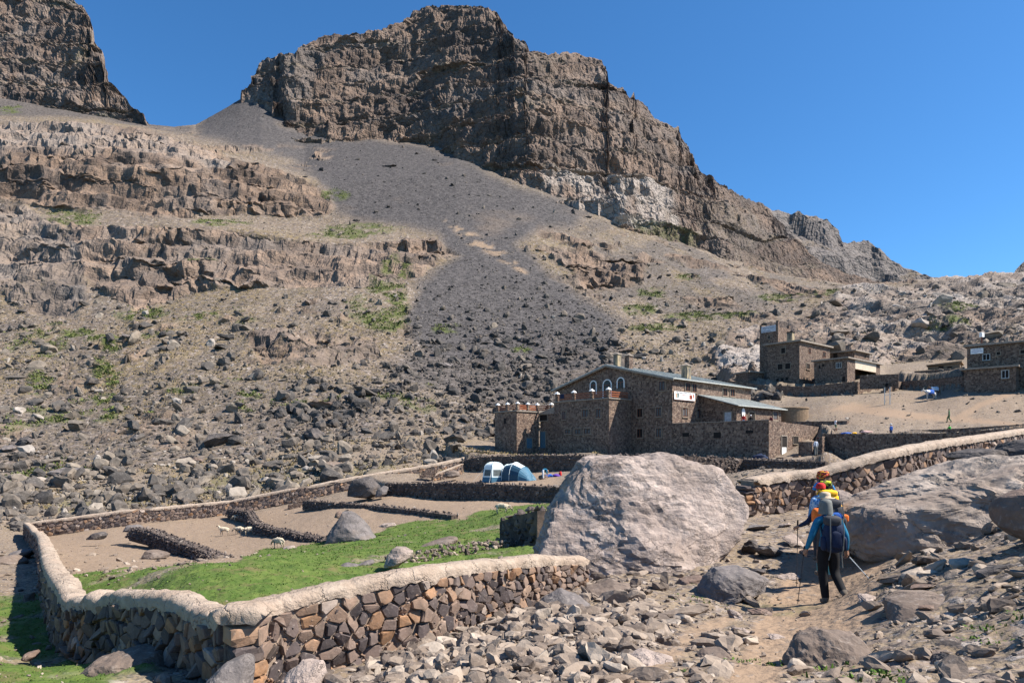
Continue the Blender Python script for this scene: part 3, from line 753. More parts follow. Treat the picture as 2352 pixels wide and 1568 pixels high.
# ------------------------------------------------------------------ rock shapes
def ico(level):
    bm = bmesh.new(); bmesh.ops.create_icosphere(bm, subdivisions=level, radius=1.0)
    v = np.array([x.co[:] for x in bm.verts]); f = np.array([[q.index for q in g.verts] for g in bm.faces]); bm.free()
    return v, f
ICO = {i: ico(i) for i in (1, 2, 3, 4, 5, 6)}
def chip(v, rng, n=9, lo=.45, hi=.85, keep=.0):
    v = v.copy()
    for _ in range(n):
        d = rng.normal(size=3); d /= np.linalg.norm(d); c = rng.uniform(lo, hi)
        q = v @ d; m = q > c
        v[m] -= np.outer((q[m] - c) * (1 - keep), d)
    return v
_rv = np.random.default_rng(11)
ROCKV = {}
for lv, nv in ((1, 14), (2, 16), (3, 10)):
    ROCKV[lv] = []
    for i in range(nv):
        v, f = ICO[lv]
        v = v * (1 + .16 * _rv.normal(size=(1, 3)))
        v = chip(v, _rv, 5 + 3 * lv, .42, .85) * np.array([1, _rv.uniform(.7, 1), _rv.uniform(.42, .8)])
        v = v + (.05 if lv > 1 else .1) * _rv.normal(size=v.shape) * (.5 if lv > 2 else 1)
        ROCKV[lv].append((v.astype(np.float32), f))
def rotm(rng, n, tilt=.5):
    a = rng.uniform(0, 2 * math.pi, n); t = rng.normal(0, tilt, n); b = rng.uniform(0, 2 * math.pi, n)
    ca, sa, ct, st, cb, sb = np.cos(a), np.sin(a), np.cos(t), np.sin(t), np.cos(b), np.sin(b)
    Rz = np.zeros((n, 3, 3)); Rz[:, 0, 0] = ca; Rz[:, 0, 1] = -sa; Rz[:, 1, 0] = sa; Rz[:, 1, 1] = ca; Rz[:, 2, 2] = 1
    Rx = np.zeros((n, 3, 3)); Rx[:, 0, 0] = 1; Rx[:, 1, 1] = ct; Rx[:, 1, 2] = -st; Rx[:, 2, 1] = st; Rx[:, 2, 2] = ct
    Rb = np.zeros((n, 3, 3)); Rb[:, 0, 0] = cb; Rb[:, 0, 1] = -sb; Rb[:, 1, 0] = sb; Rb[:, 1, 1] = cb; Rb[:, 2, 2] = 1
    return Rb @ Rx @ Rz
def rock_pile(name, pos, size, mat, rng, level=1, rnd=None, stretch=.35, kind='stuff', parent=None, sink=.34, label=None, cat=None, tilt=.5, zk=1.0):
    """many rocks as one mesh; pos (n,3), size (n,) are half-extents"""
    n = len(pos); k = len(ROCKV[level]); which = rng.integers(0, k, n)
    R = rotm(rng, n, tilt); S = size[:, None] * np.exp(rng.normal(0, stretch, (n, 3)) * np.array([1, .8, .7])) * np.array([1, 1, zk])
    rnd = rng.uniform(0, 1, n) if rnd is None else rnd
    VV = []; FF = []; AA = []; base = 0
    for w_ in range(k):
        idx = np.where(which == w_)[0]
        if len(idx) == 0: continue
        v, f = ROCKV[level][w_]
        q = v[None] * S[idx][:, None, :]
        q = np.einsum('nij,nvj->nvi', R[idx], q)
        q[:, :, 2] += (size[idx] * (.5 - sink))[:, None]
        q += pos[idx][:, None, :]
        m = len(idx)
        FF.append((f[None] + (base + np.arange(m) * len(v))[:, None, None]).reshape(-1, 3))
        VV.append(q.reshape(-1, 3)); AA.append(np.repeat(rnd[idx], len(v))); base += m * len(v)
    o = Vector(pos.mean(0)) if parent is None else Vector(parent.location)
    VV = np.concatenate(VV) - np.array(o)
    me = mesh_np(VV, np.concatenate(FF), name, False)
    set_attr(me, 'rnd', np.concatenate(AA))
    ob = link(name, me, mat, parent)
    if parent is None: ob.location = o
    if kind: ob['kind'] = kind
    if label: ob['label'] = label
    if cat: ob['category'] = cat
    return ob
N_ROCKS = 0
def rock(pos, size, label, group=None, rng=RNG, level=2, mat=None, rnd=None, name='rock', cat='rock', dims=None, sink=.33, tilt=.4, smooth=False):
    v, f = ROCKV[level][int(rng.integers(len(ROCKV[level])))]
    S = np.array(dims) if dims is not None else size * np.exp(rng.normal(0, .2, 3)) * np.array([1.15, 1, .85])
    q = (v * S) @ rotm(rng, 1, tilt)[0].T
    lo = q[:, 2].min(); q[:, 2] -= lo; q[:, 2] -= sink * (q[:, 2].max())
    me = mesh_np(q, f, name, smooth)
    set_attr(me, 'rnd', np.full(len(q), rng.uniform(0, 1) if rnd is None else rnd))
    o = link(name, me, mat or M['rock'], loc=pos)
    return tag(o, label, cat, group)

def traced(name, label, cat, poly, Y, depth, mat, level=5, lean=0.0, chips=6, rough=.03, seed=1, cfac=.5, flat=1.0, foot=None, group=None, strat=0.0, smooth=False, crackd=0.0, botf=1.0, slab=1.0):
    """a free-standing boulder with the outline `poly` (survey units), real size and thickness"""
    rng = np.random.default_rng(seed)
    pts = np.array([((a - CX) / F * Y, (HY - b) / F * Y) for a, b in poly])
    x0, x1 = pts[:, 0].min(), pts[:, 0].max(); z0, z1 = pts[:, 1].min(), pts[:, 1].max()
    cx = pts[:, 0].mean() * .3 + (x0 + x1) * .35; cz = z0 + (z1 - z0) * cfac
    d = pts - np.array([cx, cz]); hx, hz = (x1 - x0) / 2, (z1 - z0) / 2
    v, f = ICO[level]
    th = np.arctan2(v[:, 2] * hz, v[:, 0] * hx)
    # distance to the outline along each direction
    R = np.zeros(len(v))
    dx, dz = np.cos(th), np.sin(th)
    n = len(d)
    for i in range(n):
        p, q = d[i], d[(i + 1) % n]; e = q - p
        den = dx * e[1] - dz * e[0]
        with np.errstate(divide='ignore', invalid='ignore'):
            t = (p[0] * e[1] - p[1] * e[0]) / den
            s = (p[0] * dz - p[1] * dx) / den
        ok = (np.abs(den) > 1e-9) & (t > 0) & (s >= -1e-6) & (s <= 1 + 1e-6)
        R = np.where(ok, np.maximum(R, t), R)
    R[R == 0] = min(hx, hz)
    rho = np.sqrt(v[:, 0] ** 2 + v[:, 2] ** 2)
    yy = np.sign(v[:, 1]) * np.abs(v[:, 1]) ** slab
    w_ = np.stack([R * dx * rho ** flat, yy * depth, R * dz * rho ** flat], 1)
    sc = max(hx, hz)
    for _ in range(chips):          # planar faces towards the viewer and the back
        dd = rng.normal(size=3); dd[1] = -abs(dd[1]) - .5; dd /= np.linalg.norm(dd)
        qn = w_ @ dd; c = qn.max() * rng.uniform(.62, .86)
        m = qn > c; w_[m] -= np.outer((qn[m] - c) * .9 * (1 - rho[m] ** 6), np.array([0, dd[1], 0]) / (abs(dd[1]) + .25))
    w_[:, 1] += lean * w_[:, 2]
    if botf != 1.0:
        m = w_[:, 2] < 0; w_[m, 1] *= botf
    nx, ny, nz = (w_ / sc).T
    s_ = seed * 3.1
    qd = .6 * pn(nx * 2 + s_, ny * 2, nz * 2)
    def qz(q, k): q = q * k; fl_ = np.floor(q); return (fl_ + sstep(.40, .60, q - fl_)) / k
    fac = .9 * qz(pn(nx * 1.6 + qd, ny * 1.6 + s_, nz * 1.9), 4) + .5 * qz(pn(nx * 4.2 + qd, ny * 4.2, nz * 5 + s_), 4) + .22 * qz(pn(nx * 10, ny * 10 + s_, nz * 12), 3)
    disp = 1.25 * fac + .22 * fbm(nx * 2.2 + s_, ny * 2.2, nz * 2.2, 5, .55) + .12 * (ridge(nx * 3 + s_, ny * 3, nz * 3, 4) - .6)
    if strat: disp += strat * (np.abs(((nz + .3 * nx + .25 * fbm(nx * 2, ny * 2, nz * 2, 3)) * 7) % 1 - .5) - .25)
    if crackd:
        cr = np.abs(pn(nx * 4 + 3, ny * 4, nz * 6 + s_)); disp -= crackd * (1 - sstep(0, .06, cr))
    nrm = w_ / (np.linalg.norm(w_, axis=1)[:, None] + 1e-9)
    w_ += nrm * (disp * rough * sc)[:, None]
    base = Vector((cx, Y + depth * .0, z0)); 
    w_[:, 2] += cz - z0
    me = mesh_np(w_, f, name, smooth)
    set_attr(me, 'rnd', np.full(len(w_), .5))
    o = link(name, me, mat, loc=base)
    return tag(o, label, cat, group)
# ------------------------------------------------------------------ the boulders one can name
BIG = [(1235, 1262), (1246, 1215), (1262, 1170), (1290, 1132), (1312, 1098), (1340, 1068), (1362, 1053), (1420, 1046), (1470, 1048), (1530, 1049), (1600, 1066), (1640, 1070), (1668, 1084), (1690, 1110), (1712, 1148), (1715, 1172), (1700, 1205), (1680, 1228), (1650, 1262), (1612, 1300), (1560, 1326), (1480, 1348), (1400, 1352), (1330, 1345), (1290, 1330), (1240, 1300)]
traced('boulder', 'huge pale grey and pink boulder standing at the end of the front wall', 'boulder', BIG, 16.6, 1.5, M['rock_pink'], 6, .62, 4, .055, 5, .38, .92, strat=.5, crackd=.16, slab=.42)
OUT = [(1930, 1215), (1936, 1178), (1960, 1160), (1990, 1152), (2034, 1137), (2122, 1110), (2187, 1090), (2242, 1066), (2286, 1054), (2352, 1050), (2440, 1062), (2520, 1100), (2500, 1170), (2400, 1190), (2336, 1190), (2253, 1222), (2187, 1245), (2111, 1262), (2078, 1275), (2012, 1282), (1960, 1270), (1938, 1245)]
traced('outcrop', 'long grey whaleback of bedrock rising to the right of the hikers, brown in its undercut', 'outcrop', OUT, 14.2, 2.0, M['rock_outcrop'], 6, .55, 6, .07, 9, .52, .8, strat=.15, crackd=.06)
traced('boulder', 'wedge shaped boulder with a white top between hikers and whaleback rock', 'boulder', [(1900, 1240), (1905, 1150), (1925, 1130), (1948, 1126), (1975, 1140), (1996, 1152), (1990, 1180), (1985, 1240)], 15.6, .8, M['rock_pink'], 4, .5, 5, .05, 3)
traced('boulder', 'flat black slab on top of the rocks below the right-hand wall', 'boulder', [(2188, 1050), (2205, 1038), (2250, 1028), (2290, 1034), (2300, 1050), (2270, 1062), (2210, 1066)], 17.5, .9, M['rock_dark'], 4, .3, 5, .06, 21)
traced('boulder', 'tilted dark block under the flat black slab beside the right-hand wall', 'boulder', [(2186, 1095), (2190, 1072), (2240, 1048), (2268, 1052), (2262, 1080), (2230, 1100)], 16.6, .8, M['rock_dark'], 4, .3, 6, .05, 22)
traced('boulder', 'low dark boulder leaning against the right-hand wall', 'boulder', [(2125, 1092), (2135, 1074), (2170, 1068), (2195, 1084), (2190, 1100), (2140, 1102)], 18.5, .7, M['rock_dark'], 4, .2, 6, .06, 23)
traced('boulder', 'dark overhanging boulder at the right edge beyond the whaleback rock', 'boulder', [(2300, 1062), (2305, 1035), (2330, 1014), (2380, 1005), (2440, 1030), (2430, 1075), (2330, 1075)], 18.0, 1.0, M['rock_dark'], 4, .3, 6, .06, 24)
traced('boulder', 'shaded brown boulder at the right edge in front of the whaleback rock', 'boulder', [(2325, 1215), (2330, 1170), (2352, 1140), (2400, 1120), (2450, 1180), (2430, 1240), (2350, 1240)], 8.8, .8, M['rock_red'], 4, .3, 6, .05, 25)
traced('boulder', 'rounded dark boulder in the dirt at the bottom edge below the last hiker', 'boulder', [(1796, 1640), (1803, 1555), (1813, 1514), (1850, 1470), (1894, 1453), (1943, 1462), (1984, 1465), (2004, 1489), (1996, 1530), (1970, 1556), (1950, 1610), (1900, 1650)], 5.9, .42, M['rock_brown'], 5, .35, 7, .07, 31, strat=.25)
traced('boulder', 'bumpy grey boulder at the bottom edge near the right corner', 'boulder', [(2145, 1640), (2151, 1560), (2168, 1528), (2192, 1507), (2224, 1520), (2240, 1560), (2235, 1640)], 5.1, .3, M['rock_dark'], 5, .3, 7, .07, 33)
traced('outcrop', 'flat grey bedrock slab flush with the slope near the right edge', 'outcrop', [(2085, 1500), (2100, 1450), (2135, 1412), (2200, 1398), (2270, 1400), (2360, 1425), (2420, 1480), (2380, 1540), (2230, 1530), (2130, 1518)], 7.0, .9, M['rock_brown'], 5, 2.4, 3, .035, 35, .45, strat=.1)
traced('boulder', 'grey boulder with a sunlit flat top beside the path, right of the huge boulder', 'boulder', [(1600, 1380), (1608, 1350), (1621, 1328), (1647, 1307), (1705, 1304), (1764, 1328), (1752, 1354), (1708, 1364), (1670, 1378), (1630, 1392)], 12.4, .7, M['rock_grey'], 5, .5, 7, .05, 41)
traced('boulder', 'big boulder with a black shaded hollow in front of the end of the front wall', 'boulder', [(1205, 1480), (1222, 1430), (1232, 1399), (1250, 1380), (1290, 1357), (1328, 1371), (1365, 1401), (1395, 1424), (1351, 1450), (1295, 1474), (1240, 1500)], 10.8, .75, M['rock_grey'], 5, .45, 7, .055, 43)
traced('boulder', 'brown flat-topped boulder at the foot of the huge boulder', 'boulder', [(1328, 1382), (1347, 1352), (1408, 1336), (1445, 1345), (1460, 1364), (1424, 1384), (1375, 1400), (1345, 1396)], 13.0, .7, M['rock_brown'], 4, .6, 6, .05, 45)
traced('boulder', 'small reddish block under the right side of the huge boulder', 'boulder', [(1551, 1350), (1565, 1331), (1614, 1322), (1612, 1350), (1580, 1358)], 13.6, .45, M['rock_red'], 4, .4, 6, .05, 46)
traced('boulder', 'flat pale slab with a dark underside at the bottom edge, left of the path', 'boulder', [(1425, 1600), (1438, 1525), (1490, 1505), (1552, 1520), (1556, 1534), (1500, 1560), (1470, 1600)], 6.2, .45, M['rock_pink'], 4, .8, 6, .045, 47)
traced('boulder', 'low brown rock half sunk in the grass patch near the bottom edge', 'boulder', [(1606, 1512), (1625, 1500), (1668, 1496), (1702, 1520), (1695, 1545), (1650, 1548)], 6.6, .35, M['rock_brown'], 4, .7, 6, .05, 48)
traced('boulder', 'thick sloping slab at the foot of the left wing wall, half in shadow', 'boulder', [(170, 1600), (190, 1550), (224, 1512), (283, 1494), (374, 1490), (400, 1530), (385, 1600)], 10.2, .8, M['rock_brown'], 5, .5, 6, .05, 51)
traced('boulder', 'grey block under the outer corner of the front wall at the bottom edge', 'boulder', [(455, 1620), (480, 1560), (520, 1520), (556, 1508), (572, 1520), (576, 1620)], 8.0, .45, M['rock_grey'], 4, .3, 6, .05, 52)
traced('boulder', 'pale crumbly rock at the bottom edge in front of the front wall', 'boulder', [(645, 1620), (660, 1545), (690, 1520), (735, 1524), (748, 1560), (755, 1620)], 7.6, .35, M['rock_pink'], 4, .4, 6, .06, 53)
for i_, (lab, px, py, wpx, hpx, c) in enumerate([
        ('dark angular block just right of the foot of the huge boulder', 1722, 1248, 38, 34, 'd'), ('grey block with a flat lit top right of the huge boulder', 1775, 1262, 46, 26, 'g'),
        ('tilted slab forming a step on the path left of the hikers', 1822, 1238, 34, 16, 'p'), ('brown stone step across the path beside the second hiker', 1858, 1262, 34, 12, 'r'),
        ('low grey rock at the start of the right-hand wall', 1740, 1204, 34, 20, 'g'), ('pinkish rock by the wall foot left of the leading guide', 1800, 1200, 30, 16, 'p'),
        ('dark stone in the shadow of the last hiker', 1742, 1306, 30, 22, 'd'), ('pale flat stone on the path left of the last hiker', 1815, 1318, 34, 12, 'p'),
        ('flat pale stone sunk in the dirt right of the last hiker', 1992, 1372, 34, 12, 'p'), ('brown wedge of rock on the dirt right of the last hiker', 2050, 1388, 28, 20, 'r'),
        ('long low brown rock on the slope below the whaleback', 2118, 1342, 42, 14, 'r'), ('grey knobbly rock at the lower edge of the whaleback', 2108, 1256, 40, 28, 'b'),
        ('pointed pink stone in front of the flat-topped path boulder', 1690, 1406, 28, 24, 'p'), ('white edged wedge stone low on the near side of the path', 1705, 1440, 34, 20, 'p'),
        ('broad reddish stone just above the white edged wedge', 1745, 1400, 38, 16, 'r'), ('flat pale bedrock patch beside the near end of the path', 1790, 1462, 52, 12, 'p'),
        ('square brown stone at the near right of the path', 2130, 1392, 26, 16, 'r'), ('dark jagged rock under the right edge boulder', 2290, 1300, 40, 34, 'd')]):
    h_ = hit(px, py + hpx * .5)
    if h_ is None: continue
    rock(h_, 1, lab, None, np.random.default_rng(300 + i_), 3, {'d': M['rock_dark'], 'g': M['rock_grey'], 'p': M['rock_pink'], 'r': M['rock_red'], 'b': M['rock_brown']}[c], dims=(wpx / F * h_.y, wpx / F * h_.y * .85, hpx / F * h_.y * .95), name='boulder', cat='boulder', sink=.3, tilt=.2)
# in the enclosure
traced('boulder', 'pyramid shaped grey boulder standing on the lawn inside the enclosure', 'boulder', [(750, 1246), (757, 1222), (772, 1195), (783, 1176), (800, 1175), (826, 1190), (845, 1208), (858, 1226), (868, 1238), (830, 1246), (790, 1249)], 45.5, 1.5, M['rock_grey'], 5, .5, 4, .035, 61, .32)
traced('boulder', 'dark craggy boulder at the left end of the terrace wall below the tents', 'boulder', [(799, 1140), (802, 1115), (812, 1100), (832, 1097), (850, 1096), (862, 1106), (872, 1118), (868, 1136), (850, 1144)], 74, 2.0, M['rock_dark'], 4, .3, 5, .07, 62)
traced('boulder', 'small grey boulder leaning on the dark craggy one', 'boulder', [(862, 1140), (866, 1124), (880, 1115), (892, 1118), (888, 1134), (876, 1142)], 72.5, .8, M['rock_grey'], 3, .3, 5, .06, 63)
traced('boulder', 'rounded boulder on the tent terrace by the little stairs', 'boulder', [(1018, 1095), (1022, 1085), (1036, 1079), (1054, 1082), (1058, 1092), (1040, 1098)], 85, 1.0, M['rock_brown'], 3, .3, 5, .06, 64)
for q in [('pink slab lying flat on the near edge of the lawn', [(620, 1330), (640, 1318), (680, 1311), (706, 1316), (700, 1326), (650, 1336)], 20.5, M['rock_red']),
          ('upright bluish grey stone beside the pink slab on the lawn', [(690, 1333), (694, 1318), (708, 1306), (718, 1318), (716, 1334)], 20.2, M['rock_grey']),
          ('grey wedge of rock on the lawn just behind the front wall', [(770, 1325), (776, 1300), (795, 1292), (820, 1296), (816, 1322), (800, 1330)], 20.5, M['rock_grey']),
          ('long low grey rock beside the wedge behind the front wall', [(806, 1316), (820, 1296), (850, 1284), (860, 1290), (848, 1308), (826, 1320)], 21.2, M['rock_grey']),
          ('rust coloured tilted slab further back on the lawn', [(763, 1298), (775, 1285), (794, 1278), (796, 1290), (780, 1300)], 24.5, M['rock_red']),
          ('white veined block at the left end of the rubble heap behind the front wall', [(882, 1302), (890, 1275), (905, 1256), (930, 1256), (948, 1266), (945, 1280), (915, 1300)], 19.5, M['rock_pink']),
          ('flat tan rock in the middle of the lawn', [(955, 1258), (985, 1246), (1040, 1231), (1054, 1236), (1045, 1248), (990, 1260)], 30.0, M['rock_brown']),
          ('round pale stone in front of the grazing sheep on the lawn', [(645, 1268), (652, 1256), (672, 1252), (682, 1262), (668, 1270)], 46, M['rock_pink']),
          ('low dark rock on the dirt of the lowest terrace', [(200, 1238), (215, 1224), (235, 1220), (245, 1228), (238, 1238)], 62, M['rock_dark']),
          ('brown rock with a tail on the lowest terrace', [(330, 1280), (336, 1264), (350, 1262), (385, 1272), (384, 1280), (350, 1284)], 46, M['rock_brown']),
          ('grey rock standing where the lowest rubble wall begins', [(287, 1220), (292, 1206), (318, 1204), (328, 1212), (320, 1222)], 63, M['rock_grey']),
          ('orange stone tucked behind the pyramid boulder', [(768, 1188), (772, 1176), (780, 1172), (786, 1178), (783, 1190)], 47.5, M['rock_red']),
          ('flat pale rock at the upper edge of the lawn', [(868, 1208), (880, 1202), (905, 1200), (912, 1206), (890, 1211)], 47, M['rock_pink']),
          ('pinkish stone showing above the left wing wall', [(392, 1356), (402, 1344), (424, 1341), (436, 1350), (430, 1362)], 16.5, M['rock_pink']),
          ('small tan stone at the near edge of the lawn', [(500, 1360), (508, 1348), (520, 1344), (525, 1354), (516, 1362)], 16.5, M['rock_pink']),
          ('grey boulder lying outside the far left corner of the enclosure', [(22, 1280), (30, 1266), (58, 1260), (76, 1262), (62, 1278), (45, 1290)], 44, M['rock_grey']),
          ('tan craggy rock at the left edge outside the wing wall', [(-30, 1310), (-10, 1280), (20, 1275), (52, 1290), (48, 1304), (10, 1312)], 38, M['rock_brown']),
          ('brown rock on the grass outside the left wing wall', [(10, 1438), (22, 1418), (42, 1412), (66, 1430), (58, 1440)], 19, M['rock_brown']),
          ('rock in the black shadow of the left wing wall, one tip in the sun', [(68, 1432), (80, 1408), (110, 1398), (130, 1410), (128, 1436)], 20.5, M['rock_brown']),
          ('orange stone on the grass outside the wing wall near the bottom left corner', [(55, 1512), (62, 1498), (78, 1494), (82, 1506), (72, 1516)], 12.8, M['rock_red'])]:
    traced('boulder', q[0], 'boulder', q[1], q[2], (q[1][len(q[1]) // 2][0] - q[1][0][0]) / F * q[2] * .6 + .12, q[3], 3, .35, 5, .06, int(q[2] * 7) % 97)
# on the stony slope above the camp, distances from the sloping ground
def on_slope(px, py):
    """3-D place of the open slope seen at px, py"""
    best = None
    for g in ('ground', 'hillside'):
        Vg, gx, gy, _ = GRID[g]
        i = int(np.clip(np.searchsorted(gx[0], px), 0, gx.shape[1] - 1))
        c = Vg[:, i]; pyc = HY - c[:, 2] / c[:, 1] * F
        lim = np.where((pyc <= py) & (c[:, 1] > 15))[0]
        if len(lim):
            k = lim[0]
            if k == 0 and g == 'hillside': continue
            if best is None or c[k, 1] < best[1]: best = c[k]
    return Vector(best)
SLB = [('black cleft boulder, largest of those on the slope left of the camp', 495, 1000, 50, 62, 'd'), ('reddish brown boulder in front of the black cleft one', 432, 1046, 40, 42, 'r'), ('tall black boulder on the slope in line with the refuge roof', 714, 990, 36, 46, 'd'),
       ('grey boulder shaped like a loaf low on the left slope', 147, 1082, 42, 36, 'g'), ('dark rounded boulder below the scree, left of centre', 541, 925, 26, 26, 'd'), ('brown blocky boulder on the slope left of the balcony tower', 722, 924, 34, 34, 'r'),
       ('brown flat-sided boulder just above the far enclosure wall', 760, 1063, 30, 26, 'b'), ('pointed grey boulder with a sunlit face on the slope', 302, 1000, 22, 36, 'g'), ('dark boulder near the left edge low on the slope', 45, 1010, 28, 28, 'd'),
       ('pale flat boulder at the foot of the scree', 1022, 836, 30, 20, 'g'), ('long dark boulder on the crest of the scree', 893, 380, 16, 9, 'd'), ('grey slab boulder near the left edge below the slope', 10, 1025, 30, 22, 'g'),
       ('boulder casting a black shadow beside the far wall gap', 345, 1143, 18, 15, 'g'), ('dark boulder on the slope straight behind the left tower', 1130, 925, 26, 20, 'd'), ('brown boulder near the edge of the tower', 893, 1048, 22, 18, 'b'),
       ('grey boulder between the two paths of rubble', 560, 1042, 24, 22, 'g'), ('pair of dark blocks high on the grassy slope', 700, 690, 16, 24, 'b'), ('boulder standing under the lower rock band', 820, 657, 14, 14, 'd'), ('brown boulder at the foot of the lower rock band', 265, 680, 20, 20, 'b'),
       ('grey boulder among tufts above the rubble', 795, 910, 22, 18, 'g'), ('boulder on the tan slope near the left edge', 290, 770, 20, 16, 'g'), ('small black boulder above the far wall', 630, 1070, 22, 18, 'd'),
       ('dark boulder just left of the upper refuge', 1700, 770, 16, 14, 'd'), ('grey leaning rock behind the square tower', 1725, 842, 20, 34, 'b'), ('rounded boulder on the slope right of the scree', 1515, 760, 14, 10, 'd'), ('dark rock above the roof ridge of the main refuge', 1440, 802, 30, 16, 'b')]
MK = {'d': M['rock_dark'], 'r': M['rock_red'], 'g': M['rock_grey'], 'b': M['rock_brown']}
for i, (lab, px, py, wpx, hpx, c) in enumerate(SLB):
    p = on_slope(px, py + hpx * .45)
    hw, hh = wpx / F * p.y, hpx / F * p.y
    rng = np.random.default_rng(100 + i)
    rock(p + Vector((0, hw * .4, -.1)), 1, lab, None, rng, 3, MK[c], dims=(hw, hw * .8, hh * .75), name='boulder', cat='boulder', sink=.12, tilt=.15)

# ------------------------------------------------------------------ loose rocks
SPOTTED = []
NEAR_MARKS = [('the last hiker', 1900, 1390), ('the front wall corner', 600, 1568), ('the front wall end', 1240, 1400), ('the black-hollowed boulder', 1295, 1440), ('the flat-topped path boulder', 1680, 1350), ('the dark bottom boulder', 1900, 1520), ('the flat bedrock slab', 2230, 1470), ('the whaleback rock', 2150, 1280), ('the pale bottom slab', 1490, 1545), ('the grassy brown rock', 1655, 1520), ('the huge boulder', 1500, 1340), ('the front wall middle', 950, 1500), ('the bumpy right boulder', 2190, 1540), ('the right-hand wall', 1850, 1190), ('the right edge boulder', 2340, 1200)]
FAR_MARKS = [('the black cleft boulder', 495, 1000), ('the reddish boulder', 432, 1046), ('the tall black boulder', 714, 990), ('the loaf-shaped boulder', 147, 1082), ('the dark mid-slope boulder', 541, 925), ('the blocky brown boulder', 722, 924), ('the flat-sided brown boulder', 760, 1063), ('the pointed grey boulder', 302, 1000), ('the pale scree-foot boulder', 1022, 836), ('the gap in the far wall', 345, 1160), ('the balcony tower', 1160, 940), ('the refuge chimneys', 1425, 820), ('the lower rock band', 600, 670), ('the rock band tip', 900, 620), ('the grassy patches', 300, 740), ('the tongue of scree', 1150, 640), ('the square tower', 1745, 770), ('the left edge of the slope', 0, 1000), ('the far enclosure corner', 60, 1190), ('the middle of the far wall', 620, 1120), ('the upper scree', 1000, 420), ('the right-hand bench', 2100, 700), ('the tan mid slope', 620, 800)]
def spot(px, py, tone, size, med, word, marks):
    d = [((px - m[1]) ** 2 + 1.5 * (py - m[2]) ** 2) ** .5 for m in marks]
    k = int(np.argmin(d)); m = marks[k]; dx, dy = px - m[1], py - m[2]
    t = 'black' if tone < .22 else 'dark grey' if tone < .45 else 'brown' if tone < .62 else 'tan' if tone < .8 else 'pale'
    s_ = 'large ' if size > med * 1.5 else 'medium ' if size > med else 'small '
    way = ('right of' if dx > 0 else 'left of') if abs(dx) > 1.3 * abs(dy) else ('below' if dy > 0 else 'above')
    if .45 < abs(dy) / (abs(dx) + 1) <= 1.3 or .45 < abs(dx) / (abs(dy) + 1) <= .77: way = ('below and ' if dy > 0 else 'above and ') + ('right of' if dx > 0 else 'left of')
    if len(m[0].split()) > 5: far_q = ''
    far_ = 'just ' if d[k] < 45 else '' if d[k] < 110 else 'well '
    out = f'{s_}{t} {word} lying {far_}{way} {m[0]}'
    return out if len(out.split()) <= 12 else f'{s_}{t} {word} {way} {m[0]}'
def scatter(g, n, rng, wfun, x0=-420, x1=2780, y0=0, y1=1700):
    """random places on a surface, even over the survey picture, accepted by weight"""
    Vg, gx, gy, mk = GRID[g]
    nr, nc = gx.shape; out = []; oi = []
    for _ in range(12):
        k = n * 3
        r = rng.uniform(0, nr - 1.01, k); c = rng.uniform(0, nc - 1.01, k)
        ri, ci = r.astype(int), c.astype(int); fr = (r - ri)[:, None]; fc = (c - ci)[:, None]
        px = gx[ri, ci]; py = gy[ri, ci]
        wt = wfun(ri, ci, px, py, mk, Vg[ri, ci])
        ok = (rng.uniform(0, 1, k) < wt) & (px > x0) & (px < x1) & (py > y0) & (py < y1)
        p = Vg[ri, ci] * (1 - fr) * (1 - fc) + Vg[ri + 1, ci] * fr * (1 - fc) + Vg[ri, ci + 1] * (1 - fr) * fc + Vg[ri + 1, ci + 1] * fr * fc
        out.append(p[ok]); oi.append(np.stack([px[ok], py[ok]], 1))
        if sum(len(o) for o in out) >= n: break
    return np.concatenate(out)[:n], np.concatenate(oi)[:n]
rg = np.random.default_rng(21)
# zones of the near ground
def w_near(ri, ci, px, py, mk, V):
    Xq, Yq = V[:, 0], V[:, 1]
    ins = mk['inside'][ri, ci]
    base = np.where(py > 1250, 1.0, .8) * (1 - .93 * mk['path'][ri, ci]) * (1 - ins)
    lf = (px < 560)
    base = np.where(lf, .12, base)
    clump = sstep(-.25, .45, fbm(Xq * .7, Yq * .7, 0 * Xq, 3))
    heap = inpoly(px, py, [(560, 1750), (900, 1500), (1180, 1425), (1330, 1380), (1480, 1360), (1560, 1440), (1400, 1568), (1380, 1750)], 30)
    return np.clip(base * (.15 + .85 * clump) * .42 + heap * .6 * (1 - mk['path'][ri, ci] * .8), 0, 1) * (Yq < 34) * (Yq > 2.2)
pos, pxy = scatter('ground', 12500, rg, w_near, x0=-300, x1=2650, y1=1900)
sz = .020 * rg.pareto(1.75, len(pos)) + .016
heap = inpoly(pxy[:, 0], pxy[:, 1], [(560, 1750), (900, 1500), (1180, 1425), (1330, 1380), (1480, 1360), (1560, 1440), (1400, 1568), (1380, 1750)], 30)
sz = np.minimum(sz * (1 + .35 * heap), .15) * np.clip(.5 + pos[:, 1] / 14, .6, 1.8)
appx = sz / pos[:, 1]
order = np.argsort(-appx * ((pxy[:, 0] > 0) & (pxy[:, 0] < 2352) & (pxy[:, 1] < 1568)))
top, rest = order[:270], order[270:]
rn = np.clip(rg.normal(.62, .24, len(pos)), 0, 1)
for i in top:
    px, py = pxy[i]
    SPOTTED.append((px, rock(Vector(pos[i]), sz[i], spot(px, py, rn[i], appx[i], np.median(appx[top]), 'stone', NEAR_MARKS), 'loose stones in the foreground', rg, 2, rnd=rn[i], name='stone', cat='stone')))
rest = rest[np.argsort(-sz[rest])]
rock_pile('rubble', pos[rest[:1500]], sz[rest[:1500]], M['rock'], rg, 2, rn[rest[:1500]])
rock_pile('gravel', pos[rest[1500:]], sz[rest[1500:]], M['rock'], rg, 1, rn[rest[1500:]])
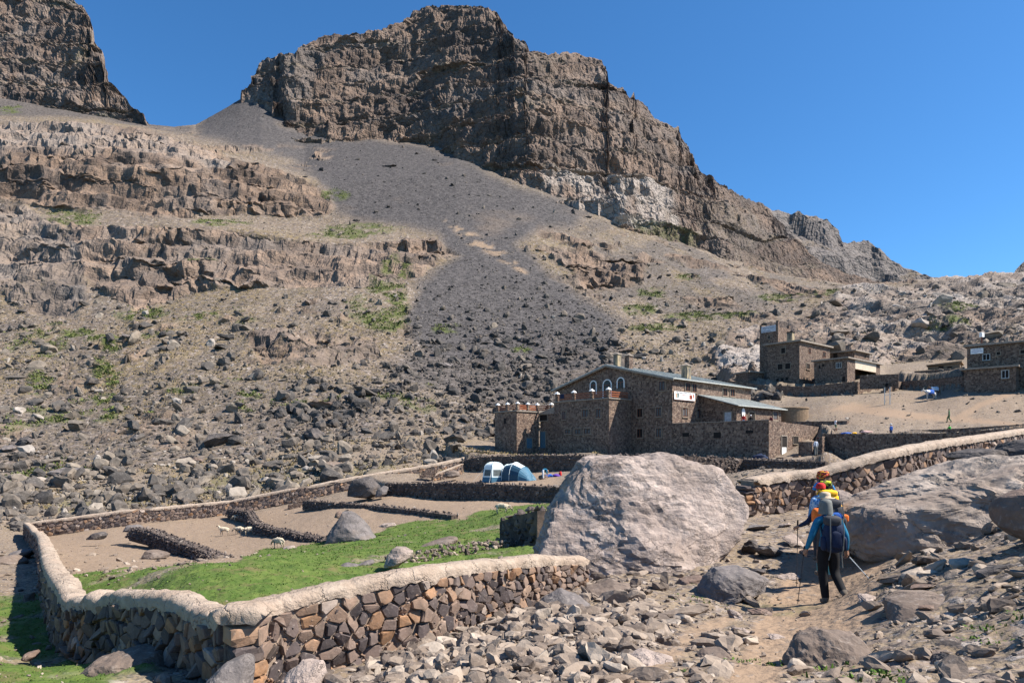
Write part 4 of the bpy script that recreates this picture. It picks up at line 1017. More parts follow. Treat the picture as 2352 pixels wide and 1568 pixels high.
# stones on the enclosure floor
def w_in(ri, ci, px, py, mk, V):
    return mk['inside'][ri, ci] * (.10 + .5 * sstep(.0, .5, fbm(V[:, 0] * .2, V[:, 1] * .2, 0 * V[:, 0], 3))) * (1 - .85 * mk['lawn'][ri, ci]) * (V[:, 1] > 14)
pos, _ = scatter('ground', 1500, rg, w_in)
rock_pile('gravel', pos, np.minimum(.04 * rg.pareto(2.2, len(pos)) + .05, .3), M['rock'], rg, 1, np.clip(rg.normal(.6, .25, len(pos)), 0, 1))
# right-hand dirt slope and around the huge boulder
def w_right(ri, ci, px, py, mk, V):
    return (V[:, 1] > 34) * (px > 1500) * (1 - (px < 1885) * (V[:, 1] > 77) * (V[:, 1] < 110)) * (.3 + .7 * sstep(-.2, .4, fbm(V[:, 0] * .12, V[:, 1] * .12, 0 * V[:, 0], 3))) * (1 - .7 * mk['trod'][ri, ci])
pos, _ = scatter('ground', 3500, rg, w_right)
rock_pile('gravel', pos, np.minimum(.07 * rg.pareto(2.2, len(pos)) + .07, .45), M['rock_far'], rg, 1, np.clip(rg.normal(.6, .25, len(pos)), 0, 1))
# the stony slope behind the camp
def w_sl(ri, ci, px, py, mk, V):
    c = sstep(-.35, .35, fbm(V[:, 0] * .09, V[:, 1] * .09, V[:, 2] * .09, 3))
    if 'beyond' in mk: return np.clip(mk['beyond'][ri, ci] + (V[:, 1] > 96) * (px < 1800), 0, 1) * (1 - (px > 1060) * (V[:, 1] < 114)) * (.35 + .65 * c)
    s = mk['scree'][ri, ci]; r = mk['rock'][ri, ci]
    low_ = sstep(640, 800, py)
    return np.clip((.16 + .7 * low_) * (.3 + .7 * c) * (1 - .75 * r) * np.where(px > 1600, .45, 1), 0, 1) * (py > 300)
pa, xa = scatter('ground', 7500, rg, w_sl, x1=1900)
pb, xb = scatter('hillside', 15500, rg, w_sl, x1=2600)
pos = np.concatenate([pa, pb]); pxy = np.concatenate([xa, xb])
darkz = inpoly(pxy[:, 0], pxy[:, 1], [(870, 830), (960, 780), (1440, 760), (1500, 880), (1300, 980), (1130, 1000), (900, 960), (600, 1000), (560, 930)], 40)
sz = (.16 * rg.pareto(1.9, len(pos)) + .15) * (1 + .5 * darkz)
sz = np.minimum(sz, 1.5) * np.where(pxy[:, 1] < 700, .8, 1)
rn = np.clip(rg.normal(.52, .26, len(pos)) - .32 * darkz, 0, 1)
vis = (pxy[:, 0] > 0) & (pxy[:, 0] < 2352)
order = np.argsort(-(sz / pos[:, 1]) * vis)
for i in order[:260]:
    px, py = pxy[i]
    SPOTTED.append((px, rock(Vector(pos[i]), sz[i], spot(px, py, rn[i], (sz / pos[:, 1])[i], np.median((sz / pos[:, 1])[order[:260]]), 'boulder', FAR_MARKS), 'boulders scattered over the slope', rg, 2, M['rock_far'], rn[i], tilt=.7, dims=sz[i] * np.exp(rg.normal(0, .2, 3)) * np.array([1.2, 1, 1.3]), name='rock', cat='rock')))
rest = order[260:]
rest = rest[np.argsort(-(sz / pos[:, 1])[rest])]
rock_pile('rock_field', pos[rest[:1800]], sz[rest[:1800]], M['rock_far'], rg, 2, rn[rest[:1800]], zk=1.45, tilt=.8)
rock_pile('rock_field', pos[rest[1800:]], sz[rest[1800:]], M['rock_far'], rg, 1, rn[rest[1800:]], zk=1.4, tilt=.8)
# scree stones, finer and darker
def w_sc(ri, ci, px, py, mk, V): return mk['scree'][ri, ci] * (.35 + .65 * sstep(560, 760, py)) * (1 - mk['rock'][ri, ci])
pos, pxy = scatter('hillside', 8000, rg, w_sc)
sz = (.10 * rg.pareto(2.1, len(pos)) + .16); sz = np.minimum(sz, 1.3)
rock_pile('scree', pos, sz, M['rock_far'], rg, 1, np.clip(rg.normal(.16, .15, len(pos)), 0, 1))
# rocks over the right-hand bench
def w_bn(ri, ci, px, py, mk, V): return mk['bench'][ri, ci] * (.3 + .7 * sstep(-.3, .3, fbm(V[:, 0] * .06, V[:, 1] * .06, 0 * V[:, 0], 3)))
pos, pxy = scatter('hillside', 1200, rg, w_bn, x0=1600)
sz = np.minimum(.3 * rg.pareto(1.8, len(pos)) + .35, 2.6)
rock_pile('rock_field', pos, sz, M['rock_far'], rg, 2, np.clip(rg.normal(.82, .2, len(pos)), 0, 1), stretch=.45)
# cushion plants and shrubs
def plant_mat(name, a, b):
    n = NT(name); r = n.attr('rnd'); p = n.pos()
    c = n.mix(r, a, b); c = n.mix(n.mapr(n.noise(p, 9, 3), .4, .65), c, n.mix(.5, c, (.03, .03, .01)))
    return n.done(c, .95)
M['tuft'] = plant_mat('dry_cushion_plant', (.24, .185, .09), (.36, .28, .15))
M['shrub'] = plant_mat('green_shrub', (.075, .11, .03), (.19, .22, .07))
M['grass'] = plant_mat('short_grass', (.05, .115, .014), (.105, .17, .03))
def tufts(name, pos, size, mat, rng, blades=7, spread=1.0, kind='stuff'):
    """little domes of upright leaf blades"""
    n = len(pos); m = blades
    a = rng.uniform(0, 2 * math.pi, (n, m)); r = np.sqrt(rng.uniform(0, 1, (n, m))) * spread
    s = size[:, None]
    bx = pos[:, 0:1] + np.cos(a) * r * s; by = pos[:, 1:2] + np.sin(a) * r * s; bz = pos[:, 2:3] - .02 * s + 0 * r
    h = s * (1.05 - .6 * r ** 2) * rng.uniform(.6, 1.1, (n, m)) * .75
    wd = s * rng.uniform(.25, .5, (n, m)) * .6; b = rng.uniform(0, 2 * math.pi, (n, m))
    ux, uy = np.cos(b) * wd, np.sin(b) * wd
    lx, ly = np.cos(a) * r * s * .5, np.sin(a) * r * s * .5
    v = np.stack([np.stack([bx - ux, by - uy, bz], -1), np.stack([bx + ux, by + uy, bz], -1), np.stack([bx + lx + ux * .3, by + ly + uy * .3, bz + h], -1), np.stack([bx + lx - ux * .5, by + ly - uy * .5, bz + h * .8], -1)], 2)
    V = v.reshape(-1, 3); o = pos.mean(0)
    fa = np.arange(n * m * 4).reshape(-1, 4)
    me = mesh_np(V - o, fa, name)
    set_attr(me, 'rnd', np.repeat(rng.uniform(0, 1, n), m * 4))
    return link(name, me, mat, loc=tuple(o), kind=kind)
def w_tu(ri, ci, px, py, mk, V):
    if 'tuft' in mk: return np.clip(mk['tuft'][ri, ci] * (1 - mk['rock'][ri, ci] * .9), 0, 1) * (py > 480)
    return (V[:, 1] > 88) * (px < 1400) * sstep(-.3, .3, fbm(V[:, 0] * .08 + 4, V[:, 1] * .08, 0 * V[:, 0], 3)) * .8
pa, _ = scatter('ground', 4500, rg, w_tu, x1=1900); pb, _ = scatter('hillside', 10500, rg, w_tu)
pos = np.concatenate([pa, pb]); sz = rg.uniform(.22, .6, len(pos))
tufts('dry_cushion_plants', pos, sz, M['tuft'], rg, 5)
def w_gr(ri, ci, px, py, mk, V): return mk['green'][ri, ci] * (1 - .6 * mk['rock'][ri, ci])
pos, _ = scatter('hillside', 5000, rg, w_gr)
tufts('shrubs', pos, rg.uniform(.35, .9, len(pos)), M['shrub'], rg, 6)
def w_lw(ri, ci, px, py, mk, V): return mk['lawn'][ri, ci] ** 2
pos, _ = scatter('ground', 13000, rg, w_lw, x0=-200)
tufts('grass', pos, rg.uniform(.03, .09, len(pos)) * np.clip(pos[:, 1] / 22, .5, 2.2), M['grass'], rg, 5, 1.6)
def w_fg(ri, ci, px, py, mk, V):
    return .9 * (V[:, 1] < 22) * (px > 1000) * sstep(.42, .62, fbm(V[:, 0] * .45 + 20, V[:, 1] * .45, 0 * V[:, 0], 3)) * (1 - mk['inside'][ri, ci])
pos, _ = scatter('ground', 900, rg, w_fg, x0=1000)
if len(pos): tufts('grass', pos, rg.uniform(.03, .07, len(pos)), M['grass'], rg, 7, 1.4)

# where several would read the same, say which one of them
_by = {}
for px_, o_ in SPOTTED: _by.setdefault(o_['label'], []).append((px_, o_))
for lab_, v_ in _by.items():
    if len(v_) < 2: continue
    v_.sort(key=lambda q: q[0]); n_ = len(v_); num = ['', '', 'two', 'three', 'four', 'five', 'six', 'seven', 'eight', 'nine'][min(n_, 9)]
    for k_, (_, o_) in enumerate(v_):
        w_ = 'leftmost' if k_ == 0 else 'rightmost' if k_ == n_ - 1 else ['', 'second', 'third', 'fourth', 'fifth', 'sixth', 'seventh', 'eighth'][min(k_, 7)]
        t_ = lab_.split()
        while len(t_) > 13: t_.pop(0)
        o_['label'] = f'{w_} of {num}: ' + ' '.join(t_)
# ------------------------------------------------------------------ stone walls
WST = [(0, (.075, .06, .06)), (.25, (.14, .11, .105)), (.5, (.23, .165, .135)), (.70, (.31, .215, .16)), (.86, (.42, .235, .125)), (1, (.46, .37, .31))]
M['wall_stone'] = stone_mat('wall_stone', WST, 4.0, .02, grain=.7)
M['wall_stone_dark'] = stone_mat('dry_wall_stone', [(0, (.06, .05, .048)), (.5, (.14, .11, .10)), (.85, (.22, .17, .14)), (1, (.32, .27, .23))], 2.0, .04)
def mortar_mat(name, a, b, k=2.0, bd=.04, crack=True):
    n = NT(name); p = n.coord('Object')
    q = n.noise(p, k, 6, .65); q2 = n.noise(p, k * 6, 5, .7); q3 = n.noise(p, k * .4, 3)
    c = n.mix(n.mapr(q, .35, .65), a, b)
    c = n.mix(n.mapr(q2, .58, .7, 0, .6), c, n.mix(.5, c, (.2, .16, .13)))
    c = n.mix(n.mapr(n.noise(p, k * 1.7, 6, .75), .52, .64, 0, .55), c, n.mix(.5, c, (.12, .095, .08)))
    c = n.mix(n.mapr(q3, .45, .7, 0, .6), c, n.mix(.5, c, (.42, .29, .21)))
    h = n.math('ADD', q, n.math('MULTIPLY', q2, .5))
    if crack:
        cr = n.voro(n.vadd(p, n.vmul(n.noise(p, 3, 4, .6, 0, 1), (.5, .5, .5))), 1.6, 'DISTANCE_TO_EDGE', 'Distance')
        c = n.mix(n.mapr(cr, 0, .014, .7, 0), c, (.12, .09, .07)); h = n.math('ADD', h, n.math('MULTIPLY', n.math('MINIMUM', cr, .03), 8))
    return n.done(c, .95, n.bump(h, .8, bd), k=.85)
M['cap'] = mortar_mat('mortar_capping', (.36, .285, .22), (.48, .39, .31), 3.0, .10)
M['mortar'] = mortar_mat('wall_mortar', (.20, .15, .115), (.36, .28, .215), 5, .03, False)
M['core_dark'] = mortar_mat('wall_core_earth', (.05, .042, .038), (.10, .08, .07), 4, .05, False)

def clip_poly(poly, a, b, c):
    """keep a*x+b*y <= c"""
    out = []; n = len(poly)
    for i in range(n):
        p, q = poly[i], poly[(i + 1) % n]
        dp = a * p[0] + b * p[1] - c; dq = a * q[0] + b * q[1] - c
        if dp <= 0: out.append(p)
        if dp * dq < 0:
            t = dp / (dp - dq); out.append((p[0] + (q[0] - p[0]) * t, p[1] + (q[1] - p[1]) * t))
    return out
def cells(Lw, H, aw, ah, rng, jitter=.42):
    """irregular close-packed stones on a strip Lw x H: list of (centre, outline)"""
    nr = max(1, int(round(H / ah))); seeds = []
    for r in range(nr):
        x = rng.uniform(-.5, .2) * aw
        while x < Lw + aw:
            wv = aw * math.exp(rng.normal(0, .6))
            seeds.append((x + wv / 2, (r + .5) * H / nr + rng.normal(0, .24) * H / nr))
            x += wv
    seeds = np.array(seeds); out = []
    kx = ah / aw if False else 1.0
    for i, (x, y) in enumerate(seeds):
        if x < -.1 * aw or x > Lw + .1 * aw: continue
        d = (seeds[:, 0] - x) ** 2 + (seeds[:, 1] - y) ** 2; nb = np.argsort(d)[1:13]
        x0, x1 = max(0, x - 1.6 * aw), min(Lw, x + 1.6 * aw)
        y0, y1 = max(0, y - 1.1 * ah), min(H, y + 1.1 * ah)
        poly = [(x0, y0), (x1, y0), (x1, y1), (x0, y1)]
        for j in nb:
            ax, ay = seeds[j] - (x, y)
            mx, my = (seeds[j] + (x, y)) / 2
            poly = clip_poly(poly, ax, ay, ax * mx + ay * my)
            if len(poly) < 3: break
        if len(poly) >= 3: out.append(((x, y), poly))
    return out
class Path:
    def __init__(s, pts, side=None):
        """pts: (X, Y, ztop, zbase)"""
        s.p = np.array(pts, float); d = np.diff(s.p[:, :2], axis=0); s.seg = np.hypot(d[:, 0], d[:, 1])
        s.s = np.concatenate([[0], np.cumsum(s.seg)]); s.L = s.s[-1]; s.side = side
    def at(s, q):
        return np.array([np.interp(q, s.s, s.p[:, k]) for k in range(4)])
    def nrm(s, q):
        """horizontal normal on the viewer's side"""
        a = s.at(min(q + .15, s.L)); b = s.at(max(q - .15, 0)); d = a[:2] - b[:2]; d /= np.linalg.norm(d) + 1e-9
        n = np.array([d[1], -d[0]])
        c = s.at(q)
        if s.side is not None:
            return n * s.side
        return n if n @ c[:2] < 0 else -n
def stone_mesh(poly, c, path, Hn, thick, rng, gap, proud, inset=.15, capb=.08):
    """one stone: outline in wall coordinates to a rounded block standing proud of the mortar"""
    P2 = np.array(poly); cc = P2.mean(0)
    # drop corners that nearly coincide
    for _ in range(1):      # cut the corners so outlines read as worn stone
        Q = []
        for i in range(len(P2)):
            a_, b_ = P2[i], P2[(i + 1) % len(P2)]; k0 = rng.uniform(.05, .17); Q += [a_ + (b_ - a_) * k0, b_ + (a_ - b_) * k0 * rng.uniform(.6, 1.2)]
        P2 = np.array(Q) + rng.normal(0, .004 + .012 * gap * 0, (len(Q), 2))
    keep = [0]
    for i in range(1, len(P2)):
        if np.hypot(*(P2[i] - P2[keep[-1]])) > .02 * gap * 40: keep.append(i)
    P2 = P2[keep]
    if len(P2) < 3: return None
    size = np.sqrt(np.mean(((P2 - cc) ** 2).sum(1)))
    sh = max(0, 1 - gap / (size + 1e-6))
    r0 = cc + (P2 - cc) * sh; r1 = cc + (P2 - cc) * (sh * .97) + rng.normal(0, .02 * size, P2.shape); r2 = cc + (P2 - cc) * (sh * (1 - inset)) + rng.normal(0, .05 * size, P2.shape)
    tilt = rng.normal(0, .22, 2)
    vs = []
    def put(q, dep):
        s_, h = float(np.clip(q[0], 0, path.L)), float(np.clip(q[1], 0, Hn) / Hn)
        a = path.at(s_); n = path.nrm(s_)
        dd = dep + (tilt @ (q - cc) if dep > 0 else 0)
        z = a[3] + (a[2] - capb - a[3]) * h
        vs.append((a[0] + n[0] * (thick / 2 + dd), a[1] + n[1] * (thick / 2 + dd), z))
    for q in r0: put(q, -.05)
    for q in r1: put(q, proud * .6)
    for q in r2: put(q, proud)
    put(cc, proud * 1.12)
    m = len(P2); fs = []
    for k in range(2):
        for i in range(m):
            j = (i + 1) % m; fs.append((k * m + i, k * m + j, (k + 1) * m + j, (k + 1) * m + i))
    for i in range(m): fs.append((2 * m + i, 2 * m + (i + 1) % m, 3 * m))
    return vs, fs
def make_stone_obj(data, root, rnd, mat, name='stone'):
    vs, fs = data
    me = mesh_from([Vector(v) - root.location for v in vs], fs, name)
    set_attr(me, 'rnd', np.full(len(vs), rnd))
    bm = bmesh.new(); bm.from_mesh(me); bmesh.ops.recalc_face_normals(bm, faces=bm.faces); bm.to_mesh(me); bm.free()
    o = bpy.data.objects.new(name, me); me.materials.append(mat); COL.objects.link(o); o.parent = root
    return o
def wall_core(path, root, thick, mat, rng, capb=.08, step=.4, name='mortar_core', lift=0.0):
    n = max(3, int(path.L / step)); q = np.linspace(0, path.L, n); V = []; 
    nh = 4
    for s_ in q:
        a = path.at(s_); nn = path.nrm(s_)
        for side in (1, -1):
            for k in range(nh):
                z = a[3] - .35 + (a[2] - capb + lift - a[3] + .35) * k / (nh - 1)
                e = thick / 2 - .02 + rng.normal(0, .008)
                V.append((a[0] + nn[0] * e * side, a[1] + nn[1] * e * side, z))
    F = []
    m = 2 * nh
    for i in range(n - 1):
        for side in (0, 1):
            for k in range(nh - 1):
                b = i * m + side * nh + k; F.append((b, b + 1, b + m + 1, b + m))
        F.append((i * m + nh - 1, (i + 1) * m + nh - 1, (i + 1) * m + 2 * nh - 1, i * m + 2 * nh - 1))
    for i in (0, n - 1):
        for k in range(nh - 1):
            b = i * m + k; F.append((b, b + 1, b + nh + 1, b + nh))
    me = mesh_from([Vector(v) - root.location for v in V], F, name)
    bm = bmesh.new(); bm.from_mesh(me); bmesh.ops.recalc_face_normals(bm, faces=bm.faces); bm.to_mesh(me); bm.free()
    me.materials.append(mat)
    o = bpy.data.objects.new(name, me); COL.objects.link(o); o.parent = root
    return o
def capping(path, root, thick, mat, hgt, over, seed, step=.10, lump=.05, s0=0, s1=None, drip=.06, name='capping'):
    s1 = path.L if s1 is None else s1
    n = max(4, int((s1 - s0) / step)); q = np.linspace(s0, s1, n)
    prof = [(-1.0, -1.0), (-1.04, -.35), (-.96, .25), (-.74, .62), (-.3, .84), (.2, 1.0), (.66, .90), (.94, .55), (1.06, -.1), (1.02, -1.0)]
    V = []
    A = np.array([path.at(s_) for s_ in q]); Nn = np.array([path.nrm(s_) for s_ in q])
    ln = fbm(q * .9 + seed, 0 * q, 0 * q + seed, 5, .6); dr = fbm(q * 3.1 + seed, 0 * q + 5, 0 * q, 3)
    for i in range(n):
        endk = min(1, (min(i, n - 1 - i) + .3) / 2.5)
        for k, (a, b) in enumerate(prof):
            w_ = (thick / 2 + over) * a * (1 + .12 * ln[i] + .10 * dr[i])
            z = A[i, 2] - hgt + hgt * b * endk + (lump * ln[i] if b > -.5 else -drip * 1.8 * abs(dr[i]) - .02)
            V.append([A[i, 0] + Nn[i, 0] * w_, A[i, 1] + Nn[i, 1] * w_, z])
    V = np.array(V); sc = 1 / max(step * 3, .2)
    V += .030 * np.stack([pn(V[:, 0] * 13 + c, V[:, 1] * 17, V[:, 2] * 17) for c in (0, 40, 80)], 1) * min(1.0, step * 12)
    V += .022 * np.stack([fbm(V[:, 0] * 7 + c, V[:, 1] * 7, V[:, 2] * 7, 3) for c in (0, 40, 80)], 1) * (1 + hgt * 2) * min(1.0, step * 10)
    m = len(prof); F = []
    for i in range(n - 1):
        for k in range(m - 1): F.append((i * m + k, i * m + k + 1, (i + 1) * m + k + 1, (i + 1) * m + k))
    V -= np.array(root.location)
    F.append(tuple(range(m))); F.append(tuple((n - 1) * m + k for k in range(m)))
    me = mesh_from(V, F, name, True)
    bm = bmesh.new(); bm.from_mesh(me); bmesh.ops.recalc_face_normals(bm, faces=bm.faces); bm.to_mesh(me); bm.free()
    me.materials.append(mat); o = bpy.data.objects.new(name, me); COL.objects.link(o); o.parent = root
    return o
def laid_wall(name, label, pts, thick, aw, ah, n_single, seed, cap=None, proud=.05, gap=.018, caps=None, mat=None, core=None, side=None, start_end=True, sort_px=True, capseg=None, capb=.08, chips=0, chipk=1.0):
    rng = np.random.default_rng(seed); path = Path(pts, side); mid = path.at(path.L / 2)
    root = empty(name, (float(mid[0]), float(mid[1]), float(mid[3])), label, 'wall')
    H = float(np.mean(path.p[:, 2] - path.p[:, 3]))
    wall_core(path, root, thick, core or M['mortar'], rng)
    data = []
    for c, poly in cells(path.L, H, aw, ah, rng):
        d = stone_mesh(poly, c, path, H, thick, rng, gap * rng.uniform(.7, 1.9), proud * rng.uniform(.3, 1.6), capb=capb)
        if d is None: continue
        a = path.at(min(max(c[0], 0), path.L)); area = np.ptp([q[0] for q in poly]) * np.ptp([q[1] for q in poly])
        data.append((area / a[1] ** 2, d, float(np.clip(rng.normal(.5, .27), 0, 1))))
    data.sort(key=lambda q: -q[0])
    for _, d, r in data[:n_single]: make_stone_obj(d, root, r, mat or M['wall_stone'])
    if len(data) > n_single:
        V = []; Fc = []; A = []
        for _, d, r in data[n_single:]:
            b = len(V); V += d[0]; Fc += [tuple(i + b for i in f) for f in d[1]]; A += [r] * len(d[0])
        me = mesh_from([Vector(v) - root.location for v in V], Fc, 'small_stones'); set_attr(me, 'rnd', A)
        bm = bmesh.new(); bm.from_mesh(me); bmesh.ops.recalc_face_normals(bm, faces=bm.faces); bm.to_mesh(me); bm.free()
        me.materials.append(mat or M['wall_stone']); o = bpy.data.objects.new('small_stones', me); COL.objects.link(o); o.parent = root; o['kind'] = 'stuff'
    if chips:
        ps = []
        for _ in range(chips):
            q_ = path.L * rng.uniform() ** 1.3; a = path.at(q_); nn = path.nrm(q_); h_ = rng.uniform(.02, .85)
            ps.append((a[0] + nn[0] * (thick / 2 + .012), a[1] + nn[1] * (thick / 2 + .012), a[3] + (a[2] - capb - a[3]) * h_))
        rock_pile('wedge_stones', np.array(ps), rng.uniform(.014, .042, len(ps)) * chipk, mat or M['wall_stone'], rng, 1, np.clip(rng.normal(.62, .28, len(ps)), 0, 1), .3, 'stuff', root, .5, tilt=1.2)
    if cap:
        for (s0, s1) in (capseg or [(0, path.L)]):
            capping(path, root, thick, M['cap'], cap[0], cap[1], seed, step=cap[2], s0=s0, s1=s1, lump=cap[3])
    return root, path
def pts4(rows):
    """(px, py_top, Y, height) -> X, Y, ztop, zbase"""
    out = []
    for a, b, Y, h in rows:
        x, y, z = P(a, b, Y); out.append((x, y, z, z - h))
    return out
# front wall, right face in the sun
FW = pts4([(556, 1384, 8.45, 1.45), (625, 1370, 8.9, 1.45), (750, 1338, 9.35, 1.42), (800, 1330, 9.6, 1.4), (950, 1301, 10.2, 1.38), (1060, 1288, 11.3, 1.3), (1176, 1277, 12.6, 1.22), (1270, 1274, 13.8, 1.1), (1332, 1275, 14.7, 1.0)])
_fw, _ = laid_wall('stone_wall', 'rough stone wall with a pale cracked mortar capping across the foreground, sunlit', FW, .42, .20, .155, 300, 71, cap=(.075, .03, .045, .035), proud=.04, gap=.014, side=1, capb=.17, chips=900)
def corner_stones(root, x, y, z0, z1, w_, seed, rz=0.0):
    rng = np.random.default_rng(seed); z = z0
    while z < z1:
        h = rng.uniform(.10, .26); v, f = ICO[2]
        q = np.sign(v) * np.abs(v) ** .45 * np.array([w_ * rng.uniform(.9, 1.12), w_ * rng.uniform(.9, 1.1), h / 2]); q += rng.normal(0, .012, q.shape)
        a = rz + rng.normal(0, .08); c, s_ = math.cos(a), math.sin(a); q = q @ np.array([[c, s_, 0], [-s_, c, 0], [0, 0, 1]])
        q += np.array([x + rng.normal(0, .015), y + rng.normal(0, .015), z + h / 2]) - np.array(root.location)
        me = mesh_np(q, f, 'stone'); set_attr(me, 'rnd', np.full(len(q), .86 if abs(z + h / 2 - (z0 + .62 * (z1 - z0))) < .16 else rng.uniform(.1, .9))); link('stone', me, M['wall_stone'], root); z += h * .97
corner_stones(_fw, FW[0][0] + .02, FW[0][1] - .02, FW[0][3] - .1, FW[0][2] - .34, .22, 5, .75)
capping(Path([(FW[0][0] - .28, FW[0][1] + .05, FW[0][2] + .0, 0), (FW[0][0] + .35, FW[0][1] + .08, FW[0][2] + .01, 0)]), _fw, .5, M['cap'], .09, .03, 9, .05, .03)
# left wing in its own shade
LWr = [(552, 1384, 8.5, 1.45), (515, 1394, 9.0, 1.35), (480, 1386, 9.5, 1.4), (450, 1370, 9.9, 1.45), (400, 1355, 10.6, 1.5), (350, 1358, 11.2, 1.5), (320, 1356, 11.6, 1.5), (285, 1348, 12.0, 1.55), (262, 1356, 12.3, 1.5), (250, 1368, 12.5, 1.45), (232, 1362, 12.8, 1.5), (215, 1374, 13.1, 1.4), (197, 1364, 13.5, 1.5), (183, 1375, 13.8, 1.45), (170, 1358, 14.2, 1.55), (155, 1330, 15.2, 1.7), (140, 1318, 16.8, 1.6), (128, 1302, 19, 1.55), (118, 1282, 22, 1.5), (111, 1262, 26, 1.5), (103, 1243, 32, 1.6), (100, 1232, 37, 1.5), (92, 1222, 43, 1.5), (82, 1219, 52, 1.6), (72, 1207, 64, 1.7), (60, 1199, 76, 1.7)]
laid_wall('stone_wall', 'shaded stone wall with a wavy mortar top running away down the left side', pts4(LWr), .42, .20, .28, 300, 72, cap=(.11, .03, .07, .07), proud=.05, gap=.014, side=-1, capb=.2, chips=600)
# right-hand wall
RW = pts4([(1716, 1094, 23.2, 1.1), (1751, 1090, 24, 1.35), (1800, 1083, 24.6, 1.5), (1876, 1075, 25, 1.6), (1950, 1054, 25.3, 1.65), (2026, 1033, 26, 1.75), (2095, 1020, 27.5, 1.7), (2161, 1009, 29.5, 1.6), (2240, 999, 33.5, 1.5), (2326, 986, 38, 1.5), (2420, 975, 45, 1.4)])
_rw, _ = laid_wall('stone_wall', 'long sunlit stone wall with a smooth pale top climbing to the right behind the hikers', RW, .5, .21, .36, 300, 73, cap=(.13, .12, .16, .03), proud=.06, gap=.022, side=1, capb=.34, chips=700, chipk=1.8)
corner_stones(_rw, RW[0][0] - .05, RW[0][1], RW[0][3] - .2, RW[0][2] - .38, .28, 8, .5)
# far enclosure wall
FWL = pts4([(58, 1199, 76, 1.9), (150, 1188, 77, 1.8), (300, 1168, 79, 1.8), (312, 1166, 79.3, 1.6), (340, 1166, 80, 1.6), (530, 1148, 84, 1.8), (685, 1117, 86, 1.9), (700, 1116, 86.2, 1.9), (800, 1096, 88, 1.7), (1000, 1063, 93, 1.9), (1065, 1049, 95.5, 1.8), (1092, 1044, 96.5, 1.8)])
_r, _p = laid_wall('stone_wall', 'long far stone wall with a thin pale capping closing the back of the enclosure', FWL, .5, .42, .38, 0, 74, cap=(.15, .08, .5, .04), proud=.06, gap=.03, side=1, capseg=None, capb=.2)
bpy.data.objects.remove([c for c in _r.children if c.name.startswith('capping')][0])
_s = _p.s
capping(_p, _r, .5, M['cap'], .16, .08, 74, .5, .05, 0, _s[3]); capping(_p, _r, .5, M['cap'], .16, .08, 75, .5, .05, _s[4], _s[6]); capping(_p, _r, .5, M['cap'], .2, .08, 76, .5, .05, _s[7], _p.L)

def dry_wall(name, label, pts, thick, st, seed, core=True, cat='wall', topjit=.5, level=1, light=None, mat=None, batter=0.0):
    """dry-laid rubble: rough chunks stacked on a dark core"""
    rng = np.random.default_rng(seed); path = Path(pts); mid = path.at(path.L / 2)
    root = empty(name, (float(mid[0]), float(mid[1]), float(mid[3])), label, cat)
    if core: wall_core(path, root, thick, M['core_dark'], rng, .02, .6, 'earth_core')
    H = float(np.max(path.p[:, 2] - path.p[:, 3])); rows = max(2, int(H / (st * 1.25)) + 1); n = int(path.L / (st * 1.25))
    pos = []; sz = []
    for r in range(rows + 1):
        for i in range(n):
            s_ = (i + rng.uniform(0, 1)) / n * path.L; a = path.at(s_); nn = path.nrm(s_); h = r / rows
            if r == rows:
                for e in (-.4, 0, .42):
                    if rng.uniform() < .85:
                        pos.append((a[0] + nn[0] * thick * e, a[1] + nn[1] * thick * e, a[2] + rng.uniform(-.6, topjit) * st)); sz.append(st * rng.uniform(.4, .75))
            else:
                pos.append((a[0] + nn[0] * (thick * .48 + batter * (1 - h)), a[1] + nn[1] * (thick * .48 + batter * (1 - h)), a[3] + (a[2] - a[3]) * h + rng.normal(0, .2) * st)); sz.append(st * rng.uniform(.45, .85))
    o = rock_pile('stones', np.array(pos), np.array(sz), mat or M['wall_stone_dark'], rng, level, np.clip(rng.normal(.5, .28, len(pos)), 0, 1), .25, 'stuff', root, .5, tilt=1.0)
    return root
def up(rows): return pts4(rows)
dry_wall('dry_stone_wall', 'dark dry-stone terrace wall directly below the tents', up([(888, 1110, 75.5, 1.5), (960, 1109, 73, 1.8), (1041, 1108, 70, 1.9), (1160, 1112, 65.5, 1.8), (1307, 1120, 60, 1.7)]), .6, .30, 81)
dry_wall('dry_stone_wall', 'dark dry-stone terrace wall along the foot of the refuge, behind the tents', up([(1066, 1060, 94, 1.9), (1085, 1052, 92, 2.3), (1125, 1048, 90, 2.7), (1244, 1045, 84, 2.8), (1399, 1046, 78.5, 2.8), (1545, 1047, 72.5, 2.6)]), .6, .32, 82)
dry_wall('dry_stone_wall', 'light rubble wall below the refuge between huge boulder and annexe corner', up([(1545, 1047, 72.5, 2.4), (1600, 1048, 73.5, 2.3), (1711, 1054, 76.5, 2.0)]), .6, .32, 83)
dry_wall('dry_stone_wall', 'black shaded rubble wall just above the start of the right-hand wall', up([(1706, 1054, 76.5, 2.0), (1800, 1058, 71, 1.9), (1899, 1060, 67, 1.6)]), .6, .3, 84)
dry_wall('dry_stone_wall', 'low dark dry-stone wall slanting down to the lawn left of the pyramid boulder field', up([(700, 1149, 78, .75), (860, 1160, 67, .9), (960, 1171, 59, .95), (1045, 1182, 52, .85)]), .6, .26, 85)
dry_wall('rubble_wall', 'tumbled rubble wall in front of the four sheep at the left of the lawn', up([(308, 1212, 62, .75), (350, 1216, 58, .95), (400, 1236, 52, 1.0), (460, 1256, 46, .9), (525, 1282, 40, .6)]), .9, .20, 86, batter=.25)
